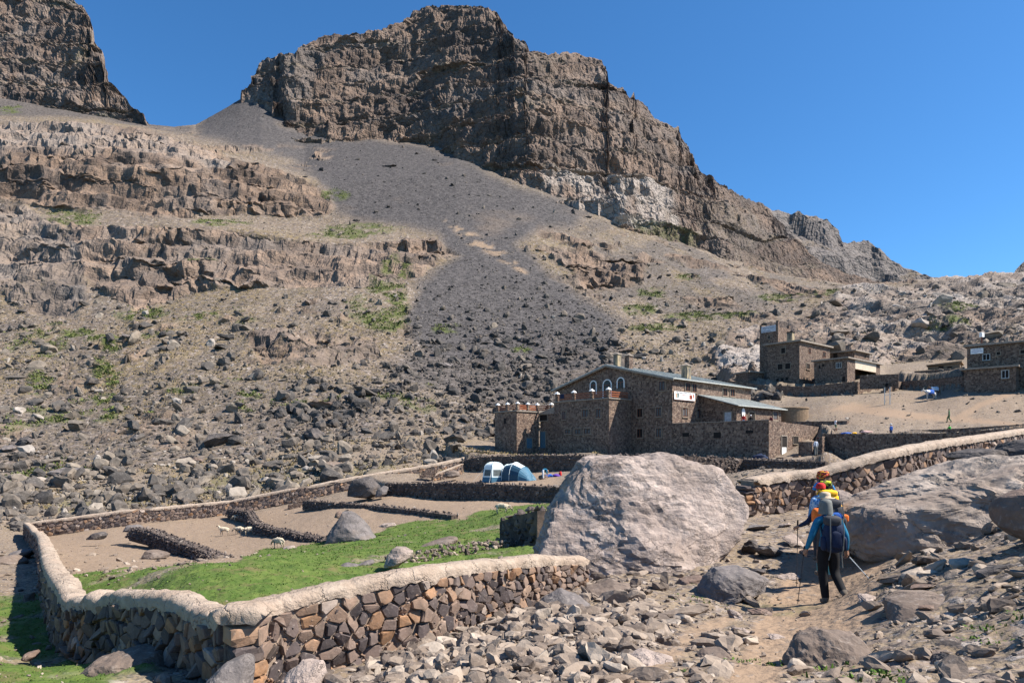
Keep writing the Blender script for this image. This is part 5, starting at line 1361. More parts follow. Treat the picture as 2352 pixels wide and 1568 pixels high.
dry_wall('rubble_wall', 'tumbled rubble wall between the sheep and the middle terrace', up([(530, 1168, 82, .8), (575, 1174, 76, .8), (590, 1198, 66, .75), (626, 1212, 61, .8), (680, 1222, 55, .75), (742, 1234, 49, .6), (760, 1240, 47, .5)]), .8, .20, 87, batter=.25)
dry_wall('rubble_heap', 'low heap of loose wall stones behind the capping of the front wall', up([(905, 1278, 21, .45), (960, 1268, 22, .5), (1030, 1258, 23.5, .5), (1100, 1248, 25, .6), (1165, 1240, 26.5, .6), (1225, 1236, 27, .5)]), .8, .15, 88, False, 'heap', level=2, mat=M['rock'])
dry_wall('rubble_heap', 'stack of broken black and white rocks against the left side of the huge boulder', up([(1168, 1195, 27.5, 1.0), (1195, 1185, 27, 1.2), (1235, 1176, 26, 1.3), (1262, 1170, 25, 1.3)]), 1.0, .30, 89, True, 'heap', level=2)
# retaining walls right of the annexe, and under the upper refuge
def facade_wall(name, label, rows, thick=.5, cat='wall', mat=None):
    path = Path(pts4(rows)); mid = path.at(path.L / 2)
    root = empty(name, (float(mid[0]), float(mid[1]), float(mid[3])), label, cat)
    wall_core(path, root, thick, mat or M['masonry'], np.random.default_rng(5), 0, .9, 'masonry')
    rng = np.random.default_rng(int(abs(mid[0]) * 10)); n = int(path.L / .45); pos = []
    for i in range(n):
        a = path.at((i + rng.uniform()) / n * path.L); nn = path.nrm(a[0] * 0 + (i + .5) / n * path.L)
        e = rng.uniform(-.3, .45) * thick; pos.append((a[0] + nn[0] * e, a[1] + nn[1] * e, a[2] - .05))
    rock_pile('coping_stones', np.array(pos), rng.uniform(.12, .24, len(pos)), M['rock_far'], rng, 1, rng.uniform(.5, .95, len(pos)), .25, 'stuff', root, .5)
    return root
# ------------------------------------------------------------------ building materials
def masonry_mat(name, k, tone=1.0, mortar=(.30, .235, .185)):
    n = NT(name); p = n.pos()
    pw = n.vadd(p, n.vmul(n.noise(p, 2.5, 3, .5, 0, 1), (.12, .12, .12)))
    cell = n.voro(pw, k, 'F1', 'Color'); ed = n.voro(pw, k, 'DISTANCE_TO_EDGE', 'Distance')
    r = n.sep(cell)
    c = n.ramp(r[0], [(0, tuple(q * tone for q in (.085, .055, .045))), (.35, tuple(q * tone for q in (.17, .112, .086))), (.65, tuple(q * tone for q in (.26, .175, .13))), (.9, tuple(q * tone for q in (.34, .25, .19))), (1, tuple(q * tone for q in (.42, .29, .20)))])
    c = n.mix(n.mapr(n.noise(p, 7, 4, .7), .45, .7, 0, .5), c, n.mix(.5, c, (.06, .05, .045)))
    c = n.mix(n.mapr(ed, .02, .07, .85, 0), c, mortar)
    h = n.math('MINIMUM', ed, .16)
    c = n.mix(n.mapr(n.noise(p, .25, 4, .6), .45, .7, 0, .35), c, n.mix(.5, c, (.09, .07, .06)))
    return n.done(c, .92, n.bump(h, 1.0, .35), k=.8)
def plain(name, c, rough=.8, k=4, var=.25, metal=None, spec=None):
    n = NT(name); p = n.pos(); q = n.noise(p, k, 5, .6)
    col = n.mix(n.mapr(q, .35, .65), tuple(x * (1 - var) for x in c), tuple(min(1, x * (1 + var * .6)) for x in c))
    n.done(col, rough, None, metal)
    if spec is not None: n.b.inputs['Specular IOR Level'].default_value = spec
    return n.m
M['masonry'] = masonry_mat('rubble_masonry', 4.0)
M['masonry2'] = masonry_mat('flat_stone_masonry', 4.4, .95)
M['plaster'] = plain('cement_render', (.24, .20, .155), .9)
M['edge'] = plain('concrete_edge', (.27, .23, .19), .9)
M['tin'] = plain('metal_roof_sheet', (.40, .415, .385), .55, 1.5, .15)
M['wood'] = plain('red_brown_wood', (.16, .055, .03), .6)
M['rail'] = plain('orange_brown_rail', (.30, .10, .045), .6)
M['white'] = plain('white_paint', (.78, .78, .76), .6, 6, .08)
M['glass'] = plain('dark_window_glass', (.02, .02, .02), .25, 2, .3, None, .25)
M['dark'] = plain('dark_opening', (.018, .015, .014), .9)
M['bluedoor'] = plain('blue_grey_door', (.08, .15, .20), .6)
M['greydoor'] = plain('pale_blue_grey_door', (.34, .38, .42), .6)
M['ochre'] = plain('ochre_mud_render', (.22, .155, .10), .95)
M['ochre_box'] = plain('cream_render', (.60, .50, .38), .9)
M['curtain'] = plain('curtain_cloth', (.09, .09, .095), .9)
M['steel'] = plain('galvanised_metal', (.45, .50, .52), .5)
# cement stacks with smoke stains running down
n_ = NT('stained_cement'); p_ = n_.pos()
M['stack'] = n_.done(n_.mix(n_.mapr(n_.noise(n_.vmul(p_, (1, 1, .3)), 2.2, 4, .6), .42, .56), (.11, .105, .095), (.34, .27, .17)), .9)

D1 = Vector((-.675, .737)); D2 = Vector((.737, .675))
class Facade:
    """vertical plane through O; t runs along it, n points outwards"""
    def __init__(s, O, t):
        s.O = Vector(O[:2]); s.t = Vector(t).normalized(); n = Vector((s.t.y, -s.t.x))
        s.n = n if n.dot(s.O) < 0 else -n
    def s_at(s, px):
        u = (px - CX) / F; return (u * s.O.y - s.O.x) / (s.t.x - u * s.t.y)
    def sz(s, px, py):
        q = s.s_at(px); Y = s.O.y + s.t.y * q; return q, (HY - py) / F * Y
    def pt(s, q, z, d=0.0):
        v = s.O + s.t * q + s.n * d; return Vector((v.x, v.y, z))
    def slab(s, mb, q0, q1, z0, z1, d0, d1):
        mb.hexa([s.pt(q0, z0, d1), s.pt(q1, z0, d1), s.pt(q1, z0, d0), s.pt(q0, z0, d0), s.pt(q0, z1, d1), s.pt(q1, z1, d1), s.pt(q1, z1, d0), s.pt(q0, z1, d0)])
    def ring(s, mb, q0, q1, z0, z1, w, d0, d1):
        s.slab(mb, q0 - w, q1 + w, z1, z1 + w, d0, d1); s.slab(mb, q0 - w, q1 + w, z0 - w, z0, d0, d1)
        s.slab(mb, q0 - w, q0, z0, z1, d0, d1); s.slab(mb, q1, q1 + w, z0, z1, d0, d1)
def Z1(x, y): return 1102.5 + .2083 * x, 771.7 + .2083 * y
def Z2(x, y): return 1470 + .2083 * x, 784 + .2083 * y
def Z3(x, y): return 1690.5 + .1406 * x, 710.5 + .1406 * y
def Z4(x, y): return 2021.2 + .1406 * x, 735 + .1406 * y
def window(root, fc, conv, r, surround=True, frame='wood', pane='glass', mull=1, sw=.10, name='window', curtain=False):
    (xa, ya), (xb, yb) = conv(r[0], r[1]), conv(r[2], r[3])
    q0, _ = fc.sz(xa, ya); q1, _ = fc.sz(xb, yb); _, z1 = fc.sz((xa + xb) / 2, ya); _, z0 = fc.sz((xa + xb) / 2, yb)
    q0, q1 = min(q0, q1), max(q0, q1)
    mats = [M['plaster'], M[frame] if frame else M['plaster']]
    mb = MB(root.location)
    if surround: fc.ring(mb, q0, q1, z0, z1, sw, 0.004, .09); fc.slab(mb, q0 - sw * 1.4, q1 + sw * 1.4, z0 - sw * 1.35, z0 - sw, .003, .15)
    mb.mi = 1
    if frame:
        fw = .07
        fc.ring(mb, q0 + fw, q1 - fw, z0 + fw, z1 - fw, fw - .002, .006, .055)
        for k in range(mull):
            c = q0 + (q1 - q0) * (k + 1) / (mull + 1); fc.slab(mb, c - .03, c + .03, z0 + fw, z1 - fw, .007, .05)
    o = mb.build(name, mats, root)
    pm = MB(root.location); fc.slab(pm, q0 + .01, q1 - .01, z0 + .01, z1 - .01, .001, .022)
    p = pm.build('pane', M[pane], o)
    if curtain:
        cm = MB(root.location); w_ = q1 - q0
        fc.slab(cm, q0 + w_ * .14, q0 + w_ * .40, z0 + .12, z1 - .3, .023, .027); fc.slab(cm, q0 + w_ * .62, q1 - w_ * .14, z0 + .12, z1 - .15, .023, .027)
        cm.build('curtain', M['curtain'], o)
    return o
def door(root, fc, conv, r, leafmat, frame='plaster', split=False, sw=.12):
    (xa, ya), (xb, yb) = conv(r[0], r[1]), conv(r[2], r[3])
    q0, _ = fc.sz(xa, ya); q1, _ = fc.sz(xb, yb); _, z1 = fc.sz((xa + xb) / 2, ya); _, z0 = fc.sz((xa + xb) / 2, yb)
    q0, q1 = min(q0, q1), max(q0, q1)
    mb = MB(root.location); fc.slab(mb, q0 - sw, q0, z0, z1 + sw, .003, .10); fc.slab(mb, q1, q1 + sw, z0, z1 + sw, .003, .10); fc.slab(mb, q0, q1, z1, z1 + sw, .003, .10)
    o = mb.build('door', M[frame], root)
    lf = MB(root.location); zs = z0 + (z1 - z0) * .40 if split else z0
    fc.slab(lf, q0 + .01, q1 - .01, zs, z1 - .01, .002, .03); lf.build('door_leaf', M[leafmat], o)
    if split:
        lo = MB(root.location); fc.slab(lo, q0 + .01, q1 - .01, z0, zs - .005, .002, .05); lo.build('lower_panel', M['white'], o)
    return o
def prism(root, foot, tops, zb, mat, name='wall', roof=None):
    """solid walls over a footprint (plan points), each corner with its own height"""
    mb = MB(root.location); n = len(foot)
    vs = [Vector((p[0], p[1], zb)) for p in foot] + [Vector((p[0], p[1], t)) for p, t in zip(foot, tops)]
    fs = [(i, (i + 1) % n, n + (i + 1) % n, n + i) for i in range(n)] + [tuple(range(n - 1, -1, -1)), tuple(range(n, 2 * n))]
    mb.add(vs, fs); return mb.build(name, mat, root)
def roof_slab(root, pts, th, mat, name='roof'):
    """tilted slab through four 3-D points"""
    mb = MB(root.location); pts = [Vector(p) for p in pts]; up = Vector((0, 0, th))
    mb.hexa(pts + [p + up for p in pts]); return mb.build(name, mat, root)
def v2(O, a=0, b=0): return Vector(O[:2]) + D1 * a + D2 * b
def v3(p, z): return Vector((p.x, p.y, z))

# ------------------------------------------------------------------ the main refuge
C0 = (21.1, 89.8)
R = empty('stone_refuge', (16, 96, -.5), 'big stone mountain refuge with a pitched metal roof, balconies and arched windows', 'building')
ZB = -1.2
a0, a1, a2, a3 = v2(C0), v2(C0, 21.2), v2(C0, 21.2, 20.6), v2(C0, 0, 20.6)
rd = 10.9
mb = MB(R.location)
vs = [v3(a0, ZB), v3(a1, ZB), v3(a2, ZB), v3(a3, ZB), v3(a0, 9.8), v3(v2(C0, rd), 12.5), v3(a1, 9.7), v3(a2, 9.7), v3(v2(C0, rd, 20.6), 12.5), v3(a3, 9.8)]
mb.add(vs, [(0, 1, 6, 5, 4), (3, 9, 8, 7, 2), (0, 4, 9, 3), (1, 2, 7, 6), (0, 3, 2, 1), (4, 5, 8, 9), (5, 6, 7, 8)])
mb.build('wall', M['masonry'], R)
def corr(root, A, B, C_, D_, th, mat, name, n=26):
    """roof sheet with shallow ribs running down the pitch: A-B eave, D-C ridge"""
    A, B, C_, D_ = [Vector(q) for q in (A, B, C_, D_)]; mb = MB(root.location)
    mb.hexa([A, B, C_, D_] + [q + Vector((0, 0, th)) for q in (A, B, C_, D_)])
    for i in range(n):
        t = (i + .5) / n; p = A.lerp(B, t); q = D_.lerp(C_, t); w_ = (B - A).normalized() * .04; u = Vector((0, 0, th))
        mb.hexa([p - w_ + u, p + w_ + u, q + w_ + u, q - w_ + u, p - w_ + u * 1.0 + Vector((0, 0, .035)), p + w_ + u + Vector((0, 0, .035)), q + w_ + u + Vector((0, 0, .035)), q - w_ + u + Vector((0, 0, .035))])
    return mb.build(name, mat, root)
ov = .55
sl_ = (12.5 - 9.8) / rd
corr(R, v3(v2(C0, -ov, -ov), 9.8 - ov * sl_ + .02), v3(v2(C0, -ov, 20.6 + .9), 9.8 - ov * sl_ + .02), v3(v2(C0, rd, 20.6 + .9), 12.52), v3(v2(C0, rd, -ov), 12.52), .14, M['tin'], 'roof')
sl2 = (12.5 - 9.7) / (21.2 - rd)
corr(R, v3(v2(C0, 21.2 + ov, 20.6 + ov), 9.7 - ov * sl2 + .02), v3(v2(C0, 21.2 + ov, -ov), 9.7 - ov * sl2 + .02), v3(v2(C0, rd + .004, -ov), 12.525), v3(v2(C0, rd + .004, 20.6 + ov), 12.525), .14, M['tin'], 'roof')
# barge boards under the gable edge
for (p, za), (q, zb_) in (((v2(C0, -ov, -ov), 9.8 - ov * sl_), (v2(C0, rd, -ov), 12.5)), ((v2(C0, rd, -ov), 12.5), (v2(C0, 21.2 + ov, -ov), 9.7 - ov * sl2))):
    mb = MB(R.location); dn = Vector((0, 0, -.22)); th = Vector((D2.x, D2.y, 0)) * .08
    A, B = v3(p, za), v3(q, zb_); mb.hexa([A + dn, B + dn, B + dn + th, A + dn + th, A, B, B + th, A + th]); mb.build('fascia', M['plaster'], R)
# balcony block
B0 = (13.0, 91.5); zt = 7.27
prism(R, [v2(B0), v2(B0, 0, 4.85), v2(B0, 10.2, 4.85), v2(B0, 10.2)], [zt] * 4, ZB, M['masonry'])
prism(R, [v2(B0, -.15, -.15), v2(B0, -.15, 4.7), v2(B0, 10.35, 4.7), v2(B0, 10.35, -.15)], [zt + .16] * 4, zt + .004, M['edge'], 'balcony_slab')
# round-cornered tower on the left
T0 = (.69, 98.3); ztt = 5.98
prism(R, [v2(T0), v2(T0, 0, 4.5), v2(T0, 4.8, 4.5), v2(T0, 4.8)], [ztt] * 4, ZB, M['masonry'])
prism(R, [v2(T0, -.15, -.15), v2(T0, -.15, 4.65), v2(T0, 4.95, 4.65), v2(T0, 4.95, -.15)], [ztt + .16] * 4, ztt + .004, M['edge'], 'balcony_slab')
CN = (6.1, 99.0)
prism(R, [v2(CN, .003, .35), v2(CN, .003, 4.4), v2(CN, 3.15, 4.4), v2(CN, 3.15, .35)], [6.5, 6.5, 5.7, 5.7], ZB, M['masonry'])
prism(R, [v2(CN, .003, .2), v2(CN, .003, .34), v2(CN, 3.1, .34), v2(CN, 3.1, .2)], [6.8, 6.8, 5.95, 5.95], 5.7, M['edge'], 'coping')
# annexe with roof terrace and parapet
A0 = (30.1, 80.0); zp = 3.84; za_ = 3.15
prism(R, [v2(A0), v2(A0, 0, 13.9), v2(A0, 13.29, 13.9), v2(A0, 13.29)], [za_] * 4, ZB, M['masonry'])
prism(R, [v2(A0, 0, 0), v2(A0, .35, .35), v2(A0, 13.29, .35), v2(A0, 13.29, 0)], [zp] * 4, za_ + .003, M['masonry'], 'parapet')
prism(R, [v2(A0, 0, 0), v2(A0, 0, 13.9), v2(A0, .35, 13.9), v2(A0, .35, .35)], [zp, 3.4, 3.4, zp], za_ + .003, M['masonry'], 'parapet')
prism(R, [v2(A0, -.05, -.05), v2(A0, .38, .38), v2(A0, 13.29, .38), v2(A0, 13.29, -.05)], [zp + .08] * 4, zp + .004, M['edge'], 'coping')
# lean-to on the annexe roof
L0_ = v2(C0, 0, 6.6); 
prism(R, [v2(L0_, -5.5), v2(L0_, -5.5, 12.5), v2(L0_, -.004, 12.5), v2(L0_, -.004)], [6.3, 6.3, 7.85, 7.85], za_ - .5, M['masonry'])
sk = (7.9 - 6.3) / 5.5
corr(R, v3(v2(L0_, -6.1, -.6), 6.3 - .6 * sk + .04), v3(v2(L0_, -6.1, 13.3), 6.3 - .6 * sk + .04), v3(v2(L0_, -.01, 13.3), 7.94), v3(v2(L0_, -.01, -.6), 7.94), .12, M['tin'], 'roof', 20)
fF = Facade(v2(C0), D1); fB = Facade(v2(B0), D1); fT = Facade(v2(T0), D1); fTB = Facade(v2(T0), D2); fC = Facade(v2(CN, 0, .35), D1)
fH = Facade(v2(C0), D2); fK = Facade(v2(A0), D1); fL = Facade(v2(A0), D2); fI = Facade(v2(L0_), D1); fJ = Facade(v2(L0_, -5.5), D2)
for r in [(905, 825, 950, 920), (1130, 805, 1195, 893), (1277, 797, 1335, 900), (935, 1025, 1003, 1075), (1045, 1020, 1115, 1082), (1148, 1015, 1220, 1078)]:
    window(R, fB, Z1, r, curtain=True)
for r in [(1735, 797, 1795, 893), (1940, 785, 2003, 885), (1732, 1020, 1795, 1118), (1940, 1012, 2005, 1113), (1972, 495, 2043, 600)]:
    window(R, fF, Z1, r, curtain=r[0] > 1900)
window(R, fT, Z1, (262, 905, 290, 965), False, None, 'dark')
window(R, fC, Z1, (664, 868, 744, 930), True, None, 'dark')
door(R, fC, Z1, (668, 1052, 725, 1232), 'bluedoor')
door(R, fTB, Z1, (510, 1125, 572, 1235), 'bluedoor', 'plaster')
for r in [(497, 455, 552, 548), (570, 465, 622, 560), (910, 515, 960, 600), (992, 525, 1042, 605), (467, 730, 522, 830), (627, 745, 677, 845)]:
    window(R, fH, Z2, r, curtain=r[1] > 700)
for r in [(467, 1005, 543, 1050), (812, 1000, 893, 1065), (1165, 978, 1250, 1012)]:
    window(R, fK, Z2, r, False, None, 'dark')
door(R, fI, Z2, (933, 778, 1010, 892), 'greydoor')
door(R, fJ, Z2, (1196, 782, 1260, 880), 'dark', 'plaster')
window(R, fJ, Z2, (1465, 770, 1515, 862), True, 'wood', 'curtain', 0, .16)
door(R, fL, Z2, (1558, 1045, 1612, 1245), 'dark', 'edge', True)
window(R, fL, Z2, (1687, 1048, 1740, 1128), True, None, 'dark', 0, .06)
def arch_window(root, fc, conv, r):
    (xa, ya), (xb, yb) = conv(r[0], r[1]), conv(r[2], r[3])
    q0, _ = fc.sz(xa, ya); q1, _ = fc.sz(xb, yb); _, z1 = fc.sz((xa + xb) / 2, ya); _, z0 = fc.sz((xa + xb) / 2, yb)
    q0, q1 = min(q0, q1), max(q0, q1); c = (q0 + q1) / 2; rr = (q1 - q0) / 2; zs = z1 - rr
    def out(rad): return [(c - rad, z0)] + [(c - rad * math.cos(math.pi * i / 12), zs + rad * math.sin(math.pi * i / 12)) for i in range(13)] + [(c + rad, z0)]
    A, B = out(rr), out(rr - .14); mb = MB(root.location)
    for i in range(len(A) - 1):
        p = [A[i], A[i + 1], B[i + 1], B[i]]
        mb.hexa([fc.pt(x, z, .003) for x, z in p] + [fc.pt(x, z, .11) for x, z in p])
    o = mb.build('arched_window', M['white'], root)
    pm = MB(root.location); k = len(B); vs = [fc.pt(x, z, .004) for x, z in B] + [fc.pt(x, z, .03) for x, z in B]
    pm.add(vs, [tuple(range(k)), tuple(range(k, 2 * k))] + [(i, (i + 1) % k, k + (i + 1) % k, k + i) for i in range(k)]); pm.build('pane', M['glass'], o)
    fm = MB(root.location); fc.slab(fm, c - rr + .15, c + rr - .15, zs - .06, zs + .04, .032, .06); fc.slab(fm, c - .04, c + .04, z0, zs, .032, .058)
    fc.slab(fm, c - rr + .15, c - rr + .25, z0, zs, .032, .058); fc.slab(fm, c + rr - .25, c + rr - .15, z0, zs, .032, .058); fm.build('frame', M['wood'], o)
for r in [(1215, 488, 1290, 640), (1357, 475, 1455, 690), (1512, 452, 1597, 572)]:
    arch_window(R, fF, Z1, r)
# chimneys
def chimney(root, px, py_top, py_bot, wpx, fc_pt, mat, cap='edge'):
    x, y = fc_pt; k = y / F; w_ = wpx * k; zt_ = (HY - py_top) * k; zb_ = (HY - py_bot) * k
    mb = MB(root.location); mb.box((x, y, (zt_ - .35 + zb_ - 1) / 2), w_, w_, zt_ - .35 - zb_ + 1, math.atan2(D2.y, D2.x))
    o = mb.build('chimney', mat, root)
    cm = MB(root.location); cm.box((x, y, zt_ - .30), w_ * 1.25, w_ * 1.25, .1, math.atan2(D2.y, D2.x))
    z = zt_ - .245; h = w_ * .62; R_ = Matrix.Rotation(math.atan2(D2.y, D2.x), 3, 'Z'); vs = [Vector((x, y, z)) + R_ @ Vector((a * h, b * h, 0)) for a, b in ((-1, -1), (1, -1), (1, 1), (-1, 1))] + [Vector((x, y, zt_))]
    cm.add(vs, [(0, 1, 4), (1, 2, 4), (2, 3, 4), (3, 0, 4), (3, 2, 1, 0)]); cm.build('chimney_cap', M[cap], o)
def at_px(fc, px): q = fc.s_at(px); v = fc.O + fc.t * q; return (v.x, v.y)
g1 = Facade(v2(C0, 0, 1.6), D1); g2 = Facade(v2(C0, 0, .8), D1)
chimney(R, 0, Z1(0, 180)[1], Z1(0, 330)[1], 13, at_px(g1, Z1(1514, 0)[0]), M['stack'])
chimney(R, 0, Z1(0, 195)[1], Z1(0, 360)[1], 13.5, at_px(g2, Z1(1640, 0)[0]), M['masonry2'])
g3 = Facade(v2(C0, 1.6), D2)
chimney(R, 0, Z2(0, 245)[1], Z2(0, 408)[1], 16, at_px(g3, Z2(510, 0)[0]), M['stack'])
# balcony railings: stone posts with white caps and timber rails
def post(root, p, z0, h, w_, rz):
    mb = MB(root.location); mb.box((p[0], p[1], z0 + h / 2), w_, w_, h, rz); o = mb.build('post', M['masonry2'], root)
    cm = MB(root.location); cm.box((p[0], p[1], z0 + h + .035), w_ * 1.35, w_ * 1.35, .07, rz)
    R_ = Matrix.Rotation(rz, 3, 'Z'); q = w_ * .675; vs = [Vector((p[0], p[1], z0 + h + .072)) + R_ @ Vector((a * q, b * q, 0)) for a, b in ((-1, -1), (1, -1), (1, 1), (-1, 1))] + [Vector((p[0], p[1], z0 + h + .072 + w_ * .75))]
    cm.add(vs, [(0, 1, 4), (1, 2, 4), (2, 3, 4), (3, 0, 4), (3, 2, 1, 0)]); cm.build('post_cap', M['white'], o)
def rails(root, p, q, z0, h, ends=.28):
    p, q = Vector(p[:2]), Vector(q[:2]); d = (q - p).normalized()
    a, b = p + d * ends, q - d * ends; rz = math.atan2(d.y, d.x); m = (a + b) / 2
    for k, f_ in enumerate((.25, .52, .8)):
        mb = MB(root.location); mb.box((m.x, m.y, z0 + h * f_), (b - a).length, .07, .13, rz); mb.build('rail', M['rail'], root)
RZ = math.atan2(D1.y, D1.x)
zs_ = zt + .165
pl = [at_px(Facade(v2(B0, 0, .15), D1), Z1(x, 0)[0]) for x in (1418, 1233, 1035, 851)]
for p in pl: post(R, p, zs_, 1.05, .42, RZ)
for i in range(3): rails(R, pl[i], pl[i + 1], zs_, 1.05)
rails(R, pl[0], v2(B0, .25, 4.7), zs_, 1.05)
zs_ = ztt + .165
c_ = at_px(Facade(v2(T0, 0, .15), D1), Z1(415, 0)[0])
tl = [at_px(Facade(v2(T0, 0, .15), D1), Z1(x, 0)[0]) for x in (415, 302, 197)]
for p in tl: post(R, p, zs_, .95, .36, RZ)
for i in range(2): rails(R, tl[i], tl[i + 1], zs_, .95)
tr = [tl[0], v2(T0, .15, 2.35), v2(T0, .15, 4.3)]
for p in tr[1:]: post(R, p, zs_, .95, .36, RZ)
rails(R, tr[0], tr[1], zs_, .95); rails(R, tr[1], tr[2], zs_, .95)
p6 = v2(CN, 1.0, .5); post(R, p6, 6.2, .85, .36, RZ); rails(R, tr[2], p6, zs_, .95)
# low bench wall along the connector
prism(R, [v2(CN, -.2, -.9), v2(CN, -.2, -.3), v2(CN, 5.6, -.3), v2(CN, 5.6, -.9)], [.45] * 4, ZB, M['masonry'], 'bench_wall')

# printed banner on the sunlit facade
FONT = None
def text_on(root, fc, s, q, z, size, mat, dep, squeeze=1.0, name='lettering', bold=0):
    cu = bpy.data.curves.new(name, 'FONT'); cu.body = s; cu.size = size; cu.align_x = 'CENTER'; cu.align_y = 'CENTER'; cu.extrude = .002; cu.offset = bold
    cu.resolution_u = 2
    o = bpy.data.objects.new(name, cu); COL.objects.link(o)
    rx = fc.t if (fc.t.x * -fc.n.y + fc.t.y * fc.n.x) > 0 else -fc.t
    X = Vector((rx.x, rx.y, 0)); N = Vector((fc.n.x, fc.n.y, 0)); Zv = Vector((0, 0, 1))
    if X.cross(Zv).dot(N) < 0: X = -X
    Mx = Matrix((X * squeeze, Zv, N)).transposed().to_4x4(); Mx.translation = fc.pt(q, z, dep)
    bpy.context.view_layer.update()
    dg = bpy.context.evaluated_depsgraph_get(); me = bpy.data.meshes.new_from_object(o.evaluated_get(dg)); bpy.data.objects.remove(o)
    me.transform(Matrix.Translation(-root.location) @ Mx); me.materials.clear(); me.materials.append(mat)
    t = bpy.data.objects.new(name, me); COL.objects.link(t); t.parent = root
    return t
M['ink'] = plain('grey_ink', (.10, .10, .12), .8); M['redink'] = plain('red_ink', (.55, .12, .12), .8)
M['photo_a'] = plain('print_colours', (.30, .38, .36), .8, 3, .8); M['photo_b'] = plain('print_reds', (.40, .10, .06), .8, 3, .8); M['photo_c'] = plain('print_skin', (.5, .32, .22), .8, 3, .5)
bx0, _ = fH.sz(*Z2(370, 600)); bx1, _ = fH.sz(*Z2(598, 600)); _, bz1 = fH.sz(*Z2(484, 558)); _, bz0 = fH.sz(*Z2(484, 646))
bp = fH.pt((bx0 + bx1) / 2, bz0, .1)
BN = empty('banner', tuple(bp), 'white printed banner with two small pictures on the sunlit refuge wall', 'banner')
mb = MB(BN.location); fH.slab(mb, bx0, bx1, bz0, bz1, .10, .13); mb.build('banner_cloth', M['white'], BN)
bw = bx1 - bx0; bh = bz1 - bz0
mb = MB(BN.location); fH.slab(mb, bx0, bx1, bz0 - .06, bz0 - .002, .06, .15); mb.build('batten', M['wood'], BN)
text_on(BN, fH, 'Refuge Camping du Toubkal les Mouflons', bx0 + bw * .46, bz0 + bh * .87, bh * .20, M['ink'], .133, bw * .86 / (bh * .20 * 19.5), bold=.008)
text_on(BN, fH, 'Camping Tour', bx0 + bw * .46, bz0 + bh * .67, bh * .19, M['redink'], .133, 1.0, bold=.006)
for k in range(3):
    mb = MB(BN.location); fH.slab(mb, bx0 + bw * (.27 + .02 * k), bx0 + bw * (.68 - .03 * k), bz0 + bh * (.50 - .12 * k), bz0 + bh * (.53 - .12 * k), .131, .134); mb.build('text_line', M['ink'], BN)
for a, b, c, d, m_ in ((.05, .22, .22, .75, 'photo_a'), (.05, .12, .22, .72, 'photo_c'), (.72, .86, .15, .70, 'photo_b'), (.90, .96, .35, .80, 'photo_b')):
    mb = MB(BN.location); e = .131 if m_ != 'photo_c' else .135; fH.slab(mb, bx0 + bw * a, bx0 + bw * b, bz0 + bh * c, bz0 + bh * d, e, e + .003); mb.build('picture', M[m_], BN)
# disc shaped sign beside the terrace door
q_, z_ = fJ.sz(*Z2(1134, 785))
S_ = MB(fJ.pt(q_, z_, .1)); vs = [fJ.pt(q_ + .42 * math.cos(t), z_ + .62 * math.sin(t), e) for e in (.05, .12) for t in np.linspace(0, 2 * math.pi, 17)[:-1]]
S_.add(vs, [tuple(range(16)), tuple(range(16, 32))] + [(i, (i + 1) % 16, 16 + (i + 1) % 16, 16 + i) for i in range(16)])
tag(S_.build('disc_sign', M['white'], None, tuple(fJ.pt(q_, z_, .1))), 'white oval sign on the wall above the person in red', 'sign')
mbk = MB((0, 0, 0))

# ------------------------------------------------------------------ upper refuge with the square tower
E1 = Vector((-.65, .76)); E2 = Vector((.76, .65))
def e2(O, a=0, b=0): return Vector(O[:2]) + E1 * a + E2 * b
U = empty('stone_refuge', (56, 130, 12.5), 'upper stone refuge with a square tower and flat stepped roofs', 'building')
ZU = 9.5
prism(U, [e2((53.9, 128)), e2((53.9, 128), 0, 12.5), e2((53.9, 128), 6.5, 12.5), e2((53.9, 128), 6.5)], [20.9] * 4, ZU, M['masonry2'])
prism(U, [e2((53.9, 128), -.5, -.5), e2((53.9, 128), -.5, 13), e2((53.9, 128), 7.1, 13), e2((53.9, 128), 7.1, -.5)], [21.2] * 4, 20.905, M['edge'], 'flat_roof')
prism(U, [e2((53.0, 136)), e2((53.0, 136), 0, 4.9), e2((53.0, 136), 3.95, 4.9), e2((53.0, 136), 3.95)], [25.2] * 4, ZU, M['masonry2'], 'tower')
for a, b in ((0, 0), (3.5, 0), (0, 4.4)):
    prism(U, [e2((53.0, 136), a, b), e2((53.0, 136), a, b + .5), e2((53.0, 136), a + .45, b + .5), e2((53.0, 136), a + .45, b)], [26.4 if a == 0 and b == 0 else 25.9] * 4, 25.203, M['masonry2'], 'merlon')
prism(U, [e2((59.9, 122)), e2((59.9, 122), 0, 3.2), e2((59.9, 122), 6.0, 3.2), e2((59.9, 122), 6.0)], [16.9] * 4, ZU, M['masonry2'])
prism(U, [e2((59.9, 122), 2.5, 3.2), e2((59.9, 122), 2.5, 14.3), e2((59.9, 122), 6.0, 14.3), e2((59.9, 122), 6.0, 3.2)], [16.9] * 4, ZU, M['masonry2'])
prism(U, [e2((59.9, 122), 0, 12.4), e2((59.9, 122), 0, 14.3), e2((59.9, 122), 2.49, 14.3), e2((59.9, 122), 2.49, 12.4)], [16.9] * 4, ZU, M['masonry2'], 'porch_pier')
prism(U, [e2((59.9, 122), -.4, -.4), e2((59.9, 122), -.4, 15), e2((59.9, 122), 6.4, 15), e2((59.9, 122), 6.4, -.4)], [17.15] * 4, 16.905, M['edge'], 'flat_roof')
prism(U, [e2((59.9, 122), -.05, 3.25), e2((59.9, 122), -.05, 12.38), e2((59.9, 122), .25, 12.38), e2((59.9, 122), .25, 3.25)], [16.9] * 4, 15.3, M['ochre_box'], 'porch_lintel')
